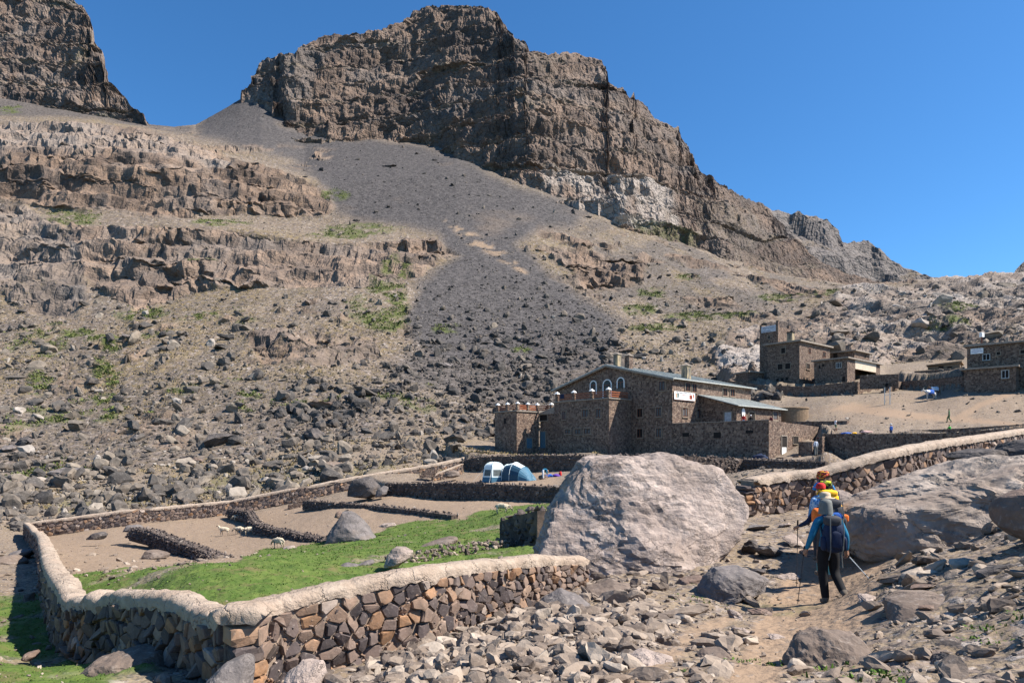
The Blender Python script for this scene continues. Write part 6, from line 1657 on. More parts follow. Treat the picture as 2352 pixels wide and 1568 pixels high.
prism(U, [e2((67.2, 134)), e2((67.2, 134), 0, 7), e2((67.2, 134), 5.2, 7), e2((67.2, 134), 5.2)], [20.0] * 4, ZU, M['masonry2'])
prism(U, [e2((67.2, 134), -.5, -.5), e2((67.2, 134), -.5, 8), e2((67.2, 134), 5.5, 8), e2((67.2, 134), 5.5, -.5)], [20.25] * 4, 20.005, M['edge'], 'flat_roof')
uA = Facade(e2((53.9, 128)), E1); uB = Facade(e2((53.9, 128)), E2); uT = Facade(e2((53.0, 136)), E1); uC = Facade(e2((59.9, 122)), E1); uD = Facade(e2((67.2, 134)), E1); uE = Facade(e2((67.2, 134)), E2); uP = Facade(e2((59.9, 122), 2.5), E2)
for r in [(740, 628, 805, 715), (682, 892, 765, 980), (805, 878, 890, 970), (660, 1128, 700, 1172), (735, 1118, 776, 1165), (808, 1110, 850, 1158)]: window(U, uA, Z3, r, r[3] < 1000, None, 'dark', 0, .10)
for r in [(1187, 632, 1222, 720), (1416, 690, 1464, 780), (1150, 885, 1202, 975), (1098, 1103, 1127, 1150), (1148, 1113, 1175, 1160)]: window(U, uB, Z3, r, r[3] > 800 and r[3] < 1000, 'wood' if r[3] < 1000 else None, 'dark', 0, .12)
for r in [(527, 430, 556, 478)]: window(U, uT, Z3, r, True, None, 'dark', 0, .10)
window(U, uC, Z3, (1636, 868, 1725, 955), True, 'steel', 'dark', 2, .08)
for r in [(1350, 915, 1378, 965), (1408, 888, 1438, 935), (1735, 1098, 1785, 1175), (1240, 1130, 1290, 1178)]: window(U, uC, Z3, r, False, None, 'dark', 0)
window(U, uD, Z3, (1590, 715, 1660, 790), False, None, 'dark', 0); window(U, uE, Z3, (2098, 745, 2120, 790), False, None, 'dark', 0)
window(U, uP, Z3, (2065, 955, 2095, 1005), False, None, 'dark', 0); window(U, uP, Z3, (2125, 955, 2150, 1005), False, None, 'dark', 0)
cc = Facade(e2((53.9, 128), 0, 0), E1); x_, y_ = at_px(Facade(e2((53.9, 128), 0, 2.0), E1), Z3(895, 0)[0])
mb = MB(U.location); mb.box((x_, y_, 22.1), 1.0, 1.0, 2.0, .7); mb.build('chimney', M['stack'], U)
mb = MB(U.location); mb.box((x_, y_, 23.2), 1.25, 1.25, .15, .7); mb.build('chimney_cap', M['dark'], U)
# sign on the tower
q0, _ = uT.sz(*Z3(418, 300)); q1, _ = uT.sz(*Z3(655, 300)); q0, q1 = min(q0, q1), max(q0, q1); _, zc = uT.sz(*Z3(536, 320)); 
SG = empty('tower_sign', tuple(uT.pt((q0 + q1) / 2, zc - .6, .1)), 'grey white name board across the top of the square tower', 'sign')
mb = MB(SG.location); uT.slab(mb, q0, q1, zc - .62, zc + .62, .06, .12); mb.build('board', plain('weathered_white_board', (.50, .52, .56), .7), SG)
text_on(SG, uT, 'Refuge du Toubkal', (q0 + q1) / 2, zc + .22, .42, M['ink'], .123, (q1 - q0) * .86 / (.42 * 8.4))
mb = MB(SG.location); uT.slab(mb, q0 + (q1 - q0) * .35, q1 - .25, zc - .42, zc - .34, .122, .126); mb.build('text_line', M['ink'], SG)

# ------------------------------------------------------------------ third refuge at the right edge
G1 = Vector((-.728, .685)); G2 = Vector((.685, .728))
def g2_(O, a=0, b=0): return Vector(O[:2]) + G1 * a + G2 * b
Q = empty('stone_refuge', (70, 99, 9), 'dark shaded stone refuge with pale roof edges, cut off by the right side', 'building')
Q0 = (70.1, 95.0)
prism(Q, [g2_(Q0), g2_(Q0, 0, 9), g2_(Q0, 6.1, 9), g2_(Q0, 6.1)], [12.0] * 4, 6.5, M['masonry2'])
prism(Q, [g2_(Q0, -.4, -.4), g2_(Q0, -.4, 3.0), g2_(Q0, 6.6, 3.0), g2_(Q0, 6.6, -.4)], [12.25] * 4, 12.005, M['edge'], 'flat_roof')
Q1 = g2_(Q0, 0, 3.0); fu = Facade(Q1, G1); qa = fu.s_at(2221)
prism(Q, [g2_(Q1, qa), g2_(Q1, qa, 8), g2_(Q1, -14, 8), g2_(Q1, -14)], [15.7] * 4, 6.5, M['masonry2'])
qb = fu.s_at(2288)
prism(Q, [g2_(Q1, qa + .4, -.4), g2_(Q1, qa + .4, 8.4), g2_(Q1, qb, 8.4), g2_(Q1, qb, -.4)], [16.05] * 4, 15.705, M['edge'], 'flat_roof')
prism(Q, [g2_(Q1, qb - .004, -.5), g2_(Q1, qb - .004, 8.4), g2_(Q1, -14.4, 8.4), g2_(Q1, -14.4, -.5)], [15.95] * 4, 15.705, M['edge'], 'flat_roof')
ql = Facade(Q0, G1)
window(Q, ql, Z4, (1985, 815, 2110, 950), True, 'steel', 'dark', 1, .08)
for r in [(1675, 552, 1800, 658)]: window(Q, fu, Z4, r, True, 'steel', 'dark', 1, .05)
for r in [(1905, 520, 1965, 568), (2295, 490, 2360, 545)]: window(Q, fu, Z4, r, True, None, 'dark', 0, .1)
prism(Q, [g2_(Q1, qa - 4.4, 2), g2_(Q1, qa - 4.4, 2.4), g2_(Q1, qa - 4.8, 2.4), g2_(Q1, qa - 4.8, 2)], [16.9] * 4, 16.0, M['edge'], 'chimney')
q0, z0 = fu.sz(*Z4(1482, 545)); q1, z1 = fu.sz(*Z4(1690, 458)); q0, q1 = min(q0, q1), max(q0, q1)
SG = empty('name_board', tuple(fu.pt((q0 + q1) / 2, z0, .1)), 'white name board with blue lettering on the dark refuge at the right edge', 'sign')
_, za2 = fu.sz(*Z4(1586, 550)); _, zb2 = fu.sz(*Z4(1586, 462))
mb = MB(SG.location); fu.slab(mb, q0, q1, za2, zb2, .06, .12); mb.build('board', M['white'], SG)
M['blueink'] = plain('blue_ink', (.04, .07, .30), .8)
for a, b, c, d in ((.15, .85, .72, .80), (.07, .92, .38, .46), (.4, .7, .22, .26)):
    mb = MB(SG.location); uu = lambda t: q0 + (q1 - q0) * t; fu.slab(mb, uu(a), uu(b), za2 + (zb2 - za2) * c, za2 + (zb2 - za2) * d, .121, .125); mb.build('text_line', M['blueink'], SG)
x_, y_ = at_px(Facade(g2_(Q1, 0, 1.5), G1), 2255)
DS = empty('radio_mast', (x_, y_, 16.0), 'white instrument box on a short post above the right-hand refuge roof', 'mast')
mb = MB(DS.location); mb.tube([(x_, y_, 15.9), (x_, y_, 17.2)], .09, 6); mb.build('post', M['wood'], DS)
mb = MB(DS.location); mb.box((x_, y_, 17.5), .5, .45, .6, .4); mb.box((x_, y_ + .1, 17.85), .35, .35, .1, .4); mb.build('instrument_box', M['white'], DS)
# ochre hut
hx = P(2131, 846, 126); H1 = (P(2205, 846, 121)[0], 121)
HT = empty('mud_hut', (H1[0], 122, 14), 'small ochre flat-roofed hut behind the terrace walls of the right-hand refuge', 'hut')
prism(HT, [(hx[0], 126), (H1[0], 121), (H1[0] + 3, 125), (hx[0] + 3, 130)], [15.9, 16.0, 16.0, 15.9], 10, M['ochre'])
prism(HT, [(hx[0] - .4, 125.8), (H1[0], 120.5), (H1[0] + 3.4, 125), (hx[0] + 3, 130.5)], [16.2, 16.3, 16.3, 16.2], 16.005, M['ochre'], 'flat_roof')
fh = Facade((hx[0], 126), Vector((H1[0] - hx[0], -5)))
window(HT, fh, Z4, (955, 748, 1040, 790), False, None, 'dark', 0); window(HT, fh, Z4, (1100, 756, 1180, 780), False, None, 'dark', 0)
# flat shed left of the upper refuge
sx0 = P(1690, 880, 136); sx1 = P(1718, 880, 132)
SH = empty('stone_shed', (sx0[0], 134, 13), 'low dark shed with a mossy flat roof left of the square tower', 'shed')
prism(SH, [(sx0[0], 136), (sx1[0], 132), (sx1[0] + 4, 134.5), (sx0[0] + 4, 139)], [15.6] * 4, 11, M['masonry2'])
prism(SH, [(sx0[0] - .4, 136), (sx1[0], 131.5), (sx1[0] + 4.4, 134.3), (sx0[0] + 4, 139.5)], [15.9] * 4, 15.605, M['edge'], 'flat_roof')
# round cistern
c = P(1840, 946, 98)
cm = []
for k, (r_, z_) in enumerate(((2.3, -1.2), (2.3, .95), (2.4, .98), (2.4, 1.18), (2.2, 1.26), (0.01, 1.32))):
    cm.append([(c[0] + r_ * math.cos(t) * 1.0, c[1] + 3 + r_ * math.sin(t) * .7, c[2] - .3 + z_ * .93) for t in np.linspace(0, 2 * math.pi, 33)[:-1]])
mb = MB((c[0], c[1] + 3, c[2])); vs = [q for rr in cm for q in rr]; fs = [(i * 32 + k, i * 32 + (k + 1) % 32, (i + 1) * 32 + (k + 1) % 32, (i + 1) * 32 + k) for i in range(5) for k in range(32)]
mb.add(vs, fs); tag(mb.build('cistern', M['ochre'], None, (c[0], c[1] + 3, c[2])), 'low round mud-coloured cistern on the dirt slope beside the refuge roofs', 'cistern')

# ------------------------------------------------------------------ terrace and retaining walls on the right
facade_wall('retaining_wall', 'long dark retaining wall between annexe and right-hand wall, hikers resting on top', [(1893, 996, 81, 3.0), (1896, 996, 80.5, 3.0), (2010, 996, 74, 3.0), (2160, 995, 67, 3.0), (2330, 984, 60, 3.0), (2460, 975, 56, 3.0)])
facade_wall('retaining_wall', 'short stone wall with a lit right end behind the person in white', [(1822, 968, 92, 2.0), (1900, 967, 89, 2.0), (1948, 966, 86.5, 1.9)])
facade_wall('retaining_wall', 'low step wall at the feet of the person in white', [(1888, 984, 86, 1.2), (1940, 986, 84.5, 1.2)], .8)
facade_wall('retaining_wall', 'low dark wall at the foot of the dirt slope, right of the blue mats', [(1976, 991, 84, 1.6), (2080, 989, 80, 1.6), (2200, 984, 76, 1.7), (2336, 975, 72, 1.9), (2470, 965, 69, 2)])
facade_wall('retaining_wall', 'long dark terrace wall carrying the upper refuge, shaded side', [(1640, 873, 137, 2.2), (1690, 876, 134, 3.2), (1716, 877, 132.5, 3.6), (1740, 883, 130, 3.6), (1845, 888, 124, 3.4), (1966, 876, 117, 4.0)], .7, mat=M['masonry2'])
facade_wall('retaining_wall', 'sunlit return of the upper refuge terrace wall beside the stairs', [(1966.5, 876.5, 116.8, 4.2), (2021, 884, 121, 3.4)], .6, mat=M['masonry2'])
facade_wall('retaining_wall', 'lower stone wall below the upper terrace, ending at the cistern', [(1724, 914, 121, 2.0), (1775, 915, 118, 2.8)], .6)
facade_wall('retaining_wall', 'sunlit stone wall between the refuge roof and the cistern', [(1775, 914, 118, 2.8), (1850, 918, 122, 2.4), (1880, 912, 124, 2.0)], .6)
facade_wall('retaining_wall', 'small dark wall with a pale top right of the upper refuge stairs', [(1975, 862, 116, 2.0), (2064, 859, 113, 2.0)], .5, mat=M['masonry2'])
facade_wall('retaining_wall', 'upper of two dark walls left of the right-hand refuge', [(2104, 852, 118, 2.0), (2216, 846, 106, 2.0)], .6, mat=M['masonry2'])
facade_wall('retaining_wall', 'lower and taller of two dark walls behind the mule', [(2069, 876, 116, 3.2), (2140, 871, 110, 3.4), (2218, 863, 102, 3.2)], .7, mat=M['masonry2'])
dry_wall('dry_stone_wall', 'knee-high line of stones along the track under the mule', up([(2030, 915, 110, 1.0), (2110, 908, 107, .9), (2190, 894, 104, .7)]), .8, .35, 91, mat=M['rock_far'])
# stairs between the upper terrace and the track
ST = empty('stone_stairs', P(2045, 905, 112), 'flight of stone steps climbing between the walls right of the upper refuge', 'stairs')
for k in range(9):
    x, y, z = P(2018 + 5 * k, 912 - 4.4 * k, 111 + .5 * k)
    mb = MB(ST.location); mb.box((x + .6, y + .4, z - .5), 3.6, .8, 1.1, .75); mb.build('step', M['masonry2'], ST)
ST = empty('stone_stairs', P(1888, 1030, 79), 'narrow steps at the left end of the long retaining wall behind the annexe', 'stairs')
for k in range(6):
    x, y, z = P(1889, 1044 - 8.2 * k, 78.5 + .35 * k)
    mb = MB(ST.location); mb.box((x, y, z - .5), 1.7, .7, 1.1, .75); mb.build('step', M['masonry'], ST)
ST = empty('stone_stairs', P(690, 1150, 84), 'three rough steps beside the far wall above the middle terrace', 'stairs')
for k in range(3):
    x, y, z = P(677 + 11 * k, 1163 - 8 * k, 82 + .8 * k)
    mb = MB(ST.location); mb.box((x, y, z), 1.5, .5, .5, .1); mb.build('step', M['masonry'], ST)
w_ = P(1015, 1083, 88)
laid_wall('stair_wall', 'sloping side wall of the small stairs at the back of the tent terrace', pts4([(992, 1090, 87.5, .8), (1020, 1079, 88.5, 1.2), (1062, 1063, 90.5, 1.6)]), .35, .35, .3, 0, 95, cap=(.08, .04, .5, .02), proud=.05, gap=.03, side=1)
ST = empty('stone_stairs', P(985, 1092, 87), 'small steps below the far wall at the back of the tent terrace', 'stairs')
for k in range(4):
    x, y, z = P(978 + 4 * k, 1094 - 4 * k, 86.5 + .5 * k)
    mb = MB(ST.location); mb.box((x, y, z), 1.6, .5, .4, .1); mb.build('step', M['masonry'], ST)
# dark block where the far wall meets the refuge platform
x, y, z = P(1106, 1043, 96)
mb = MB((x, y, z)); mb.box((x, y, z - .4), 2.7, 1.2, 1.5, -.4); tag(mb.build('stone_block', M['masonry2'], None, (x, y, z)), 'dark box-like stone pier where the far wall meets the refuge platform', 'pier')
# buttress and steps by the annexe door
for nm, lab, px, py, Y, sx_, sy_, sz_ in (('buttress', 'squat stone buttress against the annexe right of its door', 1856, 1034, 80, 1.5, 1.6, 2.4), ('doorstep', 'low stone step in front of the annexe door', 1800, 1051, 79.5, 1.8, .9, .5), ('doorstep', 'longer low block between annexe door and buttress', 1835, 1047, 79.5, 1.7, .7, .5)):
    x, y, z = P(px, py, Y); mb = MB((x, y, z)); mb.box((x, y, z - .2), sx_, sy_, sz_, .75); tag(mb.build(nm, M['masonry'], None, (x, y, z)), lab, 'buttress' if nm == 'buttress' else 'step')
# white goal-like frame on the slope
x0, y0, z0 = P(2032, 926, 100); x1 = P(2041.5, 926, 100)[0]
FR = empty('metal_frame', (x0, y0, z0), 'thin upright white metal frame standing on the dirt below the stairs', 'frame')
mb = MB(FR.location); mb.tube([(x0, y0, z0 - .2), (x0, y0, z0 + 2.35)], .06, 6); mb.build('post', M['steel'], FR)
mb = MB(FR.location); mb.tube([(x1, y0 - .3, z0 - .2), (x1, y0 - .3, z0 + 2.35)], .06, 6); mb.build('post', M['steel'], FR)
mb = MB(FR.location); mb.tube([(x0, y0, z0 + 1.25), (x1, y0 - .3, z0 + 1.25)], .035, 5); mb.build('crossbar', M['steel'], FR)
# ------------------------------------------------------------------ people and animals
def cloth(name, c, rough=.85, v=.2): return plain(name, c, rough, 14, v)
M['skin'] = cloth('skin', (.36, .20, .13), .6); M['skin_dark'] = cloth('brown_skin', (.16, .085, .05), .6); M['hair'] = cloth('dark_hair', (.02, .015, .012), .6)
CL = {'teal': (.015, .15, .27), 'navy': (.012, .022, .055), 'black': (.010, .010, .012), 'grey': (.15, .155, .145), 'char': (.05, .05, .055), 'beige': (.48, .38, .27), 'orange': (.75, .17, .03), 'yellow': (.85, .45, .02),
      'red': (.50, .03, .03), 'sky': (.04, .28, .62), 'white': (.75, .75, .76), 'green': (.02, .30, .04), 'olive': (.07, .14, .07), 'maroon': (.12, .02, .03), 'pale': (.45, .50, .58), 'lime': (.45, .50, .04), 'purple': (.10, .04, .28), 'blue': (.02, .09, .35), 'tealsock': (.10, .32, .33), 'shoe': (.12, .10, .08), 'patch': (.10, .25, .45), 'pink': (.5, .33, .3)}
for k, v in CL.items(): M['c_' + k] = cloth(k + '_cloth', v)
# patterned scarf cloth
n_ = NT('patterned_scarf_cloth'); p_ = n_.coord('Object')
M['scarf'] = n_.done(n_.ramp(n_.noise(n_.vmul(p_, (1, 1, 2.5)), 16, 2, .5), [(0, (.015, .012, .015)), (.42, (.03, .02, .02)), (.47, (.42, .02, .04)), (.55, (.55, .05, .05)), (.58, (.75, .45, .02)), (.72, (.12, .20, .03))]), .85)
n_ = NT('lime_patterned_cloth'); p_ = n_.coord('Object')
M['limescarf'] = n_.done(n_.ramp(n_.noise(n_.vmul(p_, (2.2, 1, .8)), 11, 2, .5), [(0, (.015, .015, .01)), (.44, (.03, .03, .015)), (.5, (.40, .48, .03)), (.62, (.62, .60, .05)), (.7, (.05, .07, .02))]), .85)
n_ = NT('blue_checked_cloth'); p_ = n_.coord('Object')
M['check'] = n_.done(n_.ramp(n_.voro(p_, 22, 'F1', 'Distance'), [(0, (.03, .10, .30)), (.4, (.05, .20, .45)), (.7, (.45, .55, .65)), (1, (.02, .04, .12))]), .85)

def skin_mesh(nodes, edges, root, sub=1, name='body'):
    """nodes: {key: ((x, y, z), (rx, ry))}; returns mesh grown over the skeleton"""
    keys = list(nodes); idx = {k: i for i, k in enumerate(keys)}
    me = bpy.data.meshes.new(name); me.from_pydata([nodes[k][0] for k in keys], [(idx[a], idx[b]) for a, b in edges], [])
    o = bpy.data.objects.new(name, me); COL.objects.link(o)
    md = o.modifiers.new('skin', 'SKIN')
    if not me.skin_vertices: me.skin_vertices.new()
    for i, k in enumerate(keys):
        r = nodes[k][1]; me.skin_vertices[0].data[i].radius = r if isinstance(r, tuple) else (r, r)
        me.skin_vertices[0].data[i].use_root = (k == root)
    md.use_smooth_shade = True
    s = o.modifiers.new('sub', 'SUBSURF'); s.levels = sub; s.render_levels = sub
    bpy.context.view_layer.update()
    dg = bpy.context.evaluated_depsgraph_get()
    out = bpy.data.meshes.new_from_object(o.evaluated_get(dg)); bpy.data.objects.remove(o); out.name = name
    return out
HUM = {'pelvis': ((0, 0, .95), (.145, .105)), 'waist': ((0, 0, 1.10), (.125, .095)), 'chest': ((0, 0, 1.30), (.155, .11)), 'neck0': ((0, 0, 1.44), (.075, .065)), 'neck': ((0, .005, 1.51), (.052, .055)), 'head': ((0, .015, 1.60), (.078, .09)), 'crown': ((0, .01, 1.70), (.062, .075)),
       'shL': ((-.17, 0, 1.40), .062), 'elL': ((-.235, -.01, 1.14), .044), 'wrL': ((-.26, .05, .90), .030), 'shR': ((.17, 0, 1.40), .062), 'elR': ((.235, -.01, 1.14), .044), 'wrR': ((.26, .05, .90), .030),
       'hiL': ((-.09, 0, .88), .088), 'knL': ((-.10, .03, .50), .060), 'anL': ((-.10, -.01, .10), .042), 'heL': ((-.10, -.03, .04), .038), 'toL': ((-.11, .15, .035), .036), 'hiR': ((.09, 0, .88), .088), 'knR': ((.10, .03, .50), .060), 'anR': ((.10, -.01, .10), .042), 'heR': ((.10, -.03, .04), .038), 'toR': ((.11, .15, .035), .036)}
HE = [('pelvis', 'waist'), ('waist', 'chest'), ('chest', 'neck0'), ('neck0', 'neck'), ('neck', 'head'), ('head', 'crown'), ('neck0', 'shL'), ('shL', 'elL'), ('elL', 'wrL'), ('neck0', 'shR'), ('shR', 'elR'), ('elR', 'wrR'),
      ('pelvis', 'hiL'), ('hiL', 'knL'), ('knL', 'anL'), ('anL', 'heL'), ('heL', 'toL'), ('pelvis', 'hiR'), ('hiR', 'knR'), ('knR', 'anR'), ('anR', 'heR'), ('heR', 'toR')]
def person(loc, rz, label, pose=None, H=1.75, top='teal', legs='black', skin='skin', shoe='shoe', short_sl=False, shorts=False, hat=None, hatc=None, sub=1, group=None, sock=None, fingers=False, hair=True):
    nd = dict(HUM); nd = {k: (Vector(v[0]), v[1]) for k, v in nd.items()}
    for k, v in (pose or {}).items(): nd[k] = (Vector(v), nd[k][1])
    if not shorts:
        for k, r in (('hiL', .108), ('hiR', .108), ('knL', .083), ('knR', .083), ('anL', .066), ('anR', .066)): nd[k] = (nd[k][0], r)
    if not short_sl:
        for k, r in (('shL', .072), ('shR', .072), ('elL', .056), ('elR', .056), ('wrL', .036), ('wrR', .036)): nd[k] = (nd[k][0], r)
    for k in ('heL', 'heR', 'toL', 'toR'): nd[k] = (nd[k][0], .047)
    k_ = H / 1.79
    root = empty('person', loc, label, 'person', group, rz)
    me = skin_mesh({k: (tuple(v[0]), v[1]) for k, v in nd.items()}, HE, 'pelvis', sub)
    mats = [M[skin], M['c_' + top], M['c_' + legs], M['c_' + shoe], M['hair'], M['c_' + (sock or legs)]]
    bone = {}
    for a, b in HE:
        if b in ('neck', 'head', 'crown'): m_ = 0
        elif b[:2] in ('an',): m_ = 0 if shorts else 2
        elif b[:2] == 'kn': m_ = 2
        elif b[:2] in ('he', 'to'): m_ = 3
        elif b[:2] == 'hi' or (a == 'pelvis' and b == 'waist'): m_ = 2
        elif b[:2] == 'wr': m_ = 0 if short_sl else 1
        elif b[:2] == 'el': m_ = 1
        else: m_ = 1
        bone[(a, b)] = m_
    for m_ in mats: me.materials.append(m_)
    segs = [(nd[a][0], nd[b][0], m_, b) for (a, b), m_ in bone.items()]
    for p in me.polygons:
        c = p.center; best = 9; bm_ = 1
        for a, b, m_, nb in segs:
            ab = b - a; t = max(0, min(1, (c - a).dot(ab) / ab.length_squared)); d = (c - a - ab * t).length
            d -= .03 if nb in ('waist', 'chest') else 0
            if d < best:
                best = d; bm_ = m_
                if nb[:2] == 'wr' and not short_sl and t > .93: bm_ = 0
                if nb[:2] == 'el' and short_sl: bm_ = 0 if t > .55 else 1
                if nb == 'waist': bm_ = 2 if t < .25 else 1
                if nb[:2] == 'an' and shorts and sock: bm_ = 5 if t > .55 else 0
                if nb[:2] == 'kn' and shorts: bm_ = 2 if t < .8 else 0
                if nb in ('head', 'crown') and hair: bm_ = 4 if (c.z > 1.67 * 1 and hat is None) or (c.y < nd['head'][0].y - .02 and c.z > nd['neck'][0].z + .06) else 0
        p.material_index = bm_
    # hands: palm and five bent fingers
    bm = bmesh.new(); bm.from_mesh(me)
    hb = MB()
    if True:
        for s_, w_, e_ in ((-1, 'wrL', 'elL'), (1, 'wrR', 'elR')):
            W, E = nd[w_][0], nd[e_][0]; d = (W - E).normalized(); side = Vector((1, 0, 0)); side = (side - d * side.dot(d)).normalized(); fw = d.cross(side)
            pm = W + d * .055
            hb.tube([W - d * .01, W + d * .03, pm, pm + d * .035], [.026, .036, .038, .030], 6)
            if fingers:
                for q, (off_, ln) in enumerate(((-.028, .055), (-.010, .065), (.010, .060), (.027, .048))):
                    a = pm + d * .03 + fw * off_; b = a + d * ln * .5 + side * (-s_) * .012; c = b + d * ln * .15 + side * (-s_) * .03
                    hb.tube([a, b, c], [.0095, .009, .007], 5)
                a = W + d * .03 + fw * .03; hb.tube([a, a + fw * .022 + d * .02, a + fw * .02 + d * .045 + side * (-s_) * .02], [.011, .010, .008], 5)
            else:
                hb.tube([pm + d * .03, pm + d * .075 + side * (-s_) * .02], [.028, .016], 5)
        hm = mesh_from(hb.v, hb.f, 'h'); bm.from_mesh(hm); bpy.data.meshes.remove(hm)
    # nose and ears
    nf = len(bm.faces)
    bm.to_mesh(me); bm.free()
    hh = MB(); hp = nd['head'][0]
    hh.tube([hp + Vector((0, .075, .03)), hp + Vector((0, .108, -.005)), hp + Vector((0, .085, -.02))], [.008, .014, .006], 5)
    for s_ in (-1, 1): hh.tube([hp + Vector((s_ * .078, 0, .03)), hp + Vector((s_ * .092, -.01, .015)), hp + Vector((s_ * .078, 0, -.02))], [.008, .012, .007], 5)
    bm = bmesh.new(); bm.from_mesh(me); hm = mesh_from(hh.v, hh.f, 'h'); bm.from_mesh(hm); bm.to_mesh(me); bm.free(); bpy.data.meshes.remove(hm)
    me.transform(Matrix.Scale(k_, 4))
    o = bpy.data.objects.new('body', me); COL.objects.link(o); o.parent = root
    hc = nd['head'][0] * k_
    if hat:
        mb = MB(); m_ = M['c_' + hatc] if ('c_' + hatc) in M else M[hatc]
        def lathe(pr, cx=hc.x, cy=hc.y, sx=1, sy=1.1):
            n = 16; vs = [(cx + r_ * sx * math.cos(t), cy + r_ * sy * math.sin(t), z_) for r_, z_ in pr for t in np.linspace(0, 2 * math.pi, n + 1)[:-1]]
            fs = [(i * n + k, i * n + (k + 1) % n, (i + 1) * n + (k + 1) % n, (i + 1) * n + k) for i in range(len(pr) - 1) for k in range(n)] + [tuple((len(pr) - 1) * n + k for k in range(n))]
            mb.add(vs, fs)
        z = hc.z
        if hat == 'cap': lathe([(.093, z + .03), (.096, z + .08), (.085, z + .125), (.05, z + .15), (.01, z + .155)]); mb.box((hc.x, hc.y + .13, z + .045), .13, .1, .012)
        if hat == 'brim': lathe([(.17, z + .035), (.172, z + .045), (.10, z + .055), (.098, z + .10), (.088, z + .14), (.05, z + .155), (.01, z + .16)])
        if hat == 'flap': lathe([(.116, z - .09), (.112, z - .02), (.104, z + .05), (.100, z + .10), (.086, z + .14), (.05, z + .158), (.01, z + .162)]); mb.box((hc.x, hc.y + .14, z + .05), .15, .12, .012)
        if hat == 'turban':
            lathe([(.10, z + .02), (.135, z + .05), (.145, z + .085), (.13, z + .12), (.09, z + .15), (.02, z + .16)])
            for a in range(4):
                t0 = a * .8; mb.tube([(hc.x + .13 * math.cos(t0 + t), hc.y + .14 * math.sin(t0 + t), z + .04 + .07 * math.sin(t * 1.3 + a)) for t in np.linspace(0, 2.8, 10)], .032, 6)
        ho = mb.build({'cap': 'cap', 'brim': 'sun_hat', 'flap': 'sun_hat', 'turban': 'turban'}[hat], m_, root, smooth=True)
    return root, {k: root_pt(loc, rz, v[0] * k_) for k, v in nd.items()}
def root_pt(loc, rz, v):
    return Vector(loc) + Matrix.Rotation(rz, 3, 'Z') @ Vector(v)
def backpack(loc, rz, label, c1, c2, hgt=.55, wid=.32, dep=.2, c3=None, extra=True):
    """rucksack: main sack, lid, side pockets, front pocket, straps"""
    root = empty('backpack', loc, label, 'backpack', None, rz)
    def blob(name, c, sx, sy, sz, m_, e=.32):
        v, f = ICO[3]; q = np.sign(v) * np.abs(v) ** (1 - e); q = q * np.array([sx / 2, sy / 2, sz / 2])
        q = q * (1 + .05 * fbm(v[:, 0] * 2 + sx * 9, v[:, 1] * 2, v[:, 2] * 2, 3))[:, None] + np.array(c)
        me = mesh_np(q, f, name, True); return link(name, me, m_, root)
    mm = lambda c: M['c_' + c] if 'c_' + c in M else M[c]
    blob('sack', (0, -dep * .5, hgt * .42), wid, dep, hgt * .88, mm(c1))
    blob('lid', (-.02, -dep * .5, hgt * .86), wid * .82, dep * 1.0, hgt * .3, mm(c2))
    blob('front_pocket', (0.01, -dep * .98, hgt * .36), wid * .62, dep * .4, hgt * .5, mm(c3 or c1))
    for s_ in (-1, 1): blob('side_pocket', (s_ * wid * .5, -dep * .5, hgt * .24), wid * .22, dep * .7, hgt * .4, mm(c1))
    if extra:
        for s_ in (-1, 1):
            mb = MB(); mb.tube([(s_ * wid * .3, -dep * 1.0, hgt * .95), (s_ * wid * .33, -dep * 1.14, hgt * .55), (s_ * wid * .3, -dep * 1.1, hgt * .1), (s_ * wid * .28, -dep * .9, -.04), (s_ * wid * .34, -dep * .85, -.25 if s_ > 0 else -.12)], .009, 5); mb.build('strap', M['c_grey'], root)
            mb = MB(); mb.tube([(s_ * wid * .32, -.01, hgt * .3), (s_ * wid * .36, .05, hgt * .55), (s_ * wid * .36, .12, hgt * .85), (s_ * wid * .3, .06, hgt * .98), (s_ * wid * .28, -.03, hgt * .85)], .022, 6); mb.build('shoulder_strap', mm(c1), root)
    return root
def trek_pole(a, b, label, c='char', grip=True):
    a, b = Vector(a), Vector(b); root = empty('trekking_pole', tuple(b), label, 'trekking pole')
    d = (b - a).normalized(); mb = MB(b); mb.tube([a, b], [.009, .006], 6); mb.build('shaft', M['steel'] if c == 'steel' else M['c_char'], root)
    mb = MB(b); mb.tube([a - d * .12, a - d * .02, a + d * .06], [.014, .019, .015], 6); mb.build('grip', M['c_black'], root)
    mb = MB(b); mb.tube([b - d * .07, b - d * .062], [.03, .03], 8); mb.build('basket', M['c_black'], root)
def stand(px, Y, dz=0):
    x = (px - CX) / F * Y; return Vector((x, Y, gz(x, Y) + dz))
# last hiker
p0 = stand(1902, 11.5); p0.z = P(1902, 1386, 11.5)[2]
walk = {'knR': (.12, .05, .52), 'anR': (.15, -.24, .24), 'heR': (.155, -.31, .22), 'toR': (.16, -.20, .07), 'knL': (-.08, .02, .50), 'anL': (-.05, -.02, .10), 'heL': (-.05, -.05, .04), 'toL': (-.055, .14, .035),
        'elL': (-.285, -.03, 1.13), 'wrL': (-.335, .06, .90), 'elR': (.285, -.03, 1.13), 'wrR': (.325, .05, .88), 'head': (-.02, .05, 1.59), 'crown': (-.02, .06, 1.69), 'neck': (-.01, .03, 1.50)}
r_, j1 = person(tuple(p0), -.05, 'last hiker in line: teal shirt, black trousers, grey hat with neck flap', walk, 1.80, 'teal', 'black', hat='flap', hatc='grey', sub=2, fingers=True)
backpack(tuple(p0 + Vector((.0, -.10, .90))), -.05, 'navy and charcoal rucksack on the back of the last hiker', 'navy', 'char', 0.60, .33, .22, 'navy')
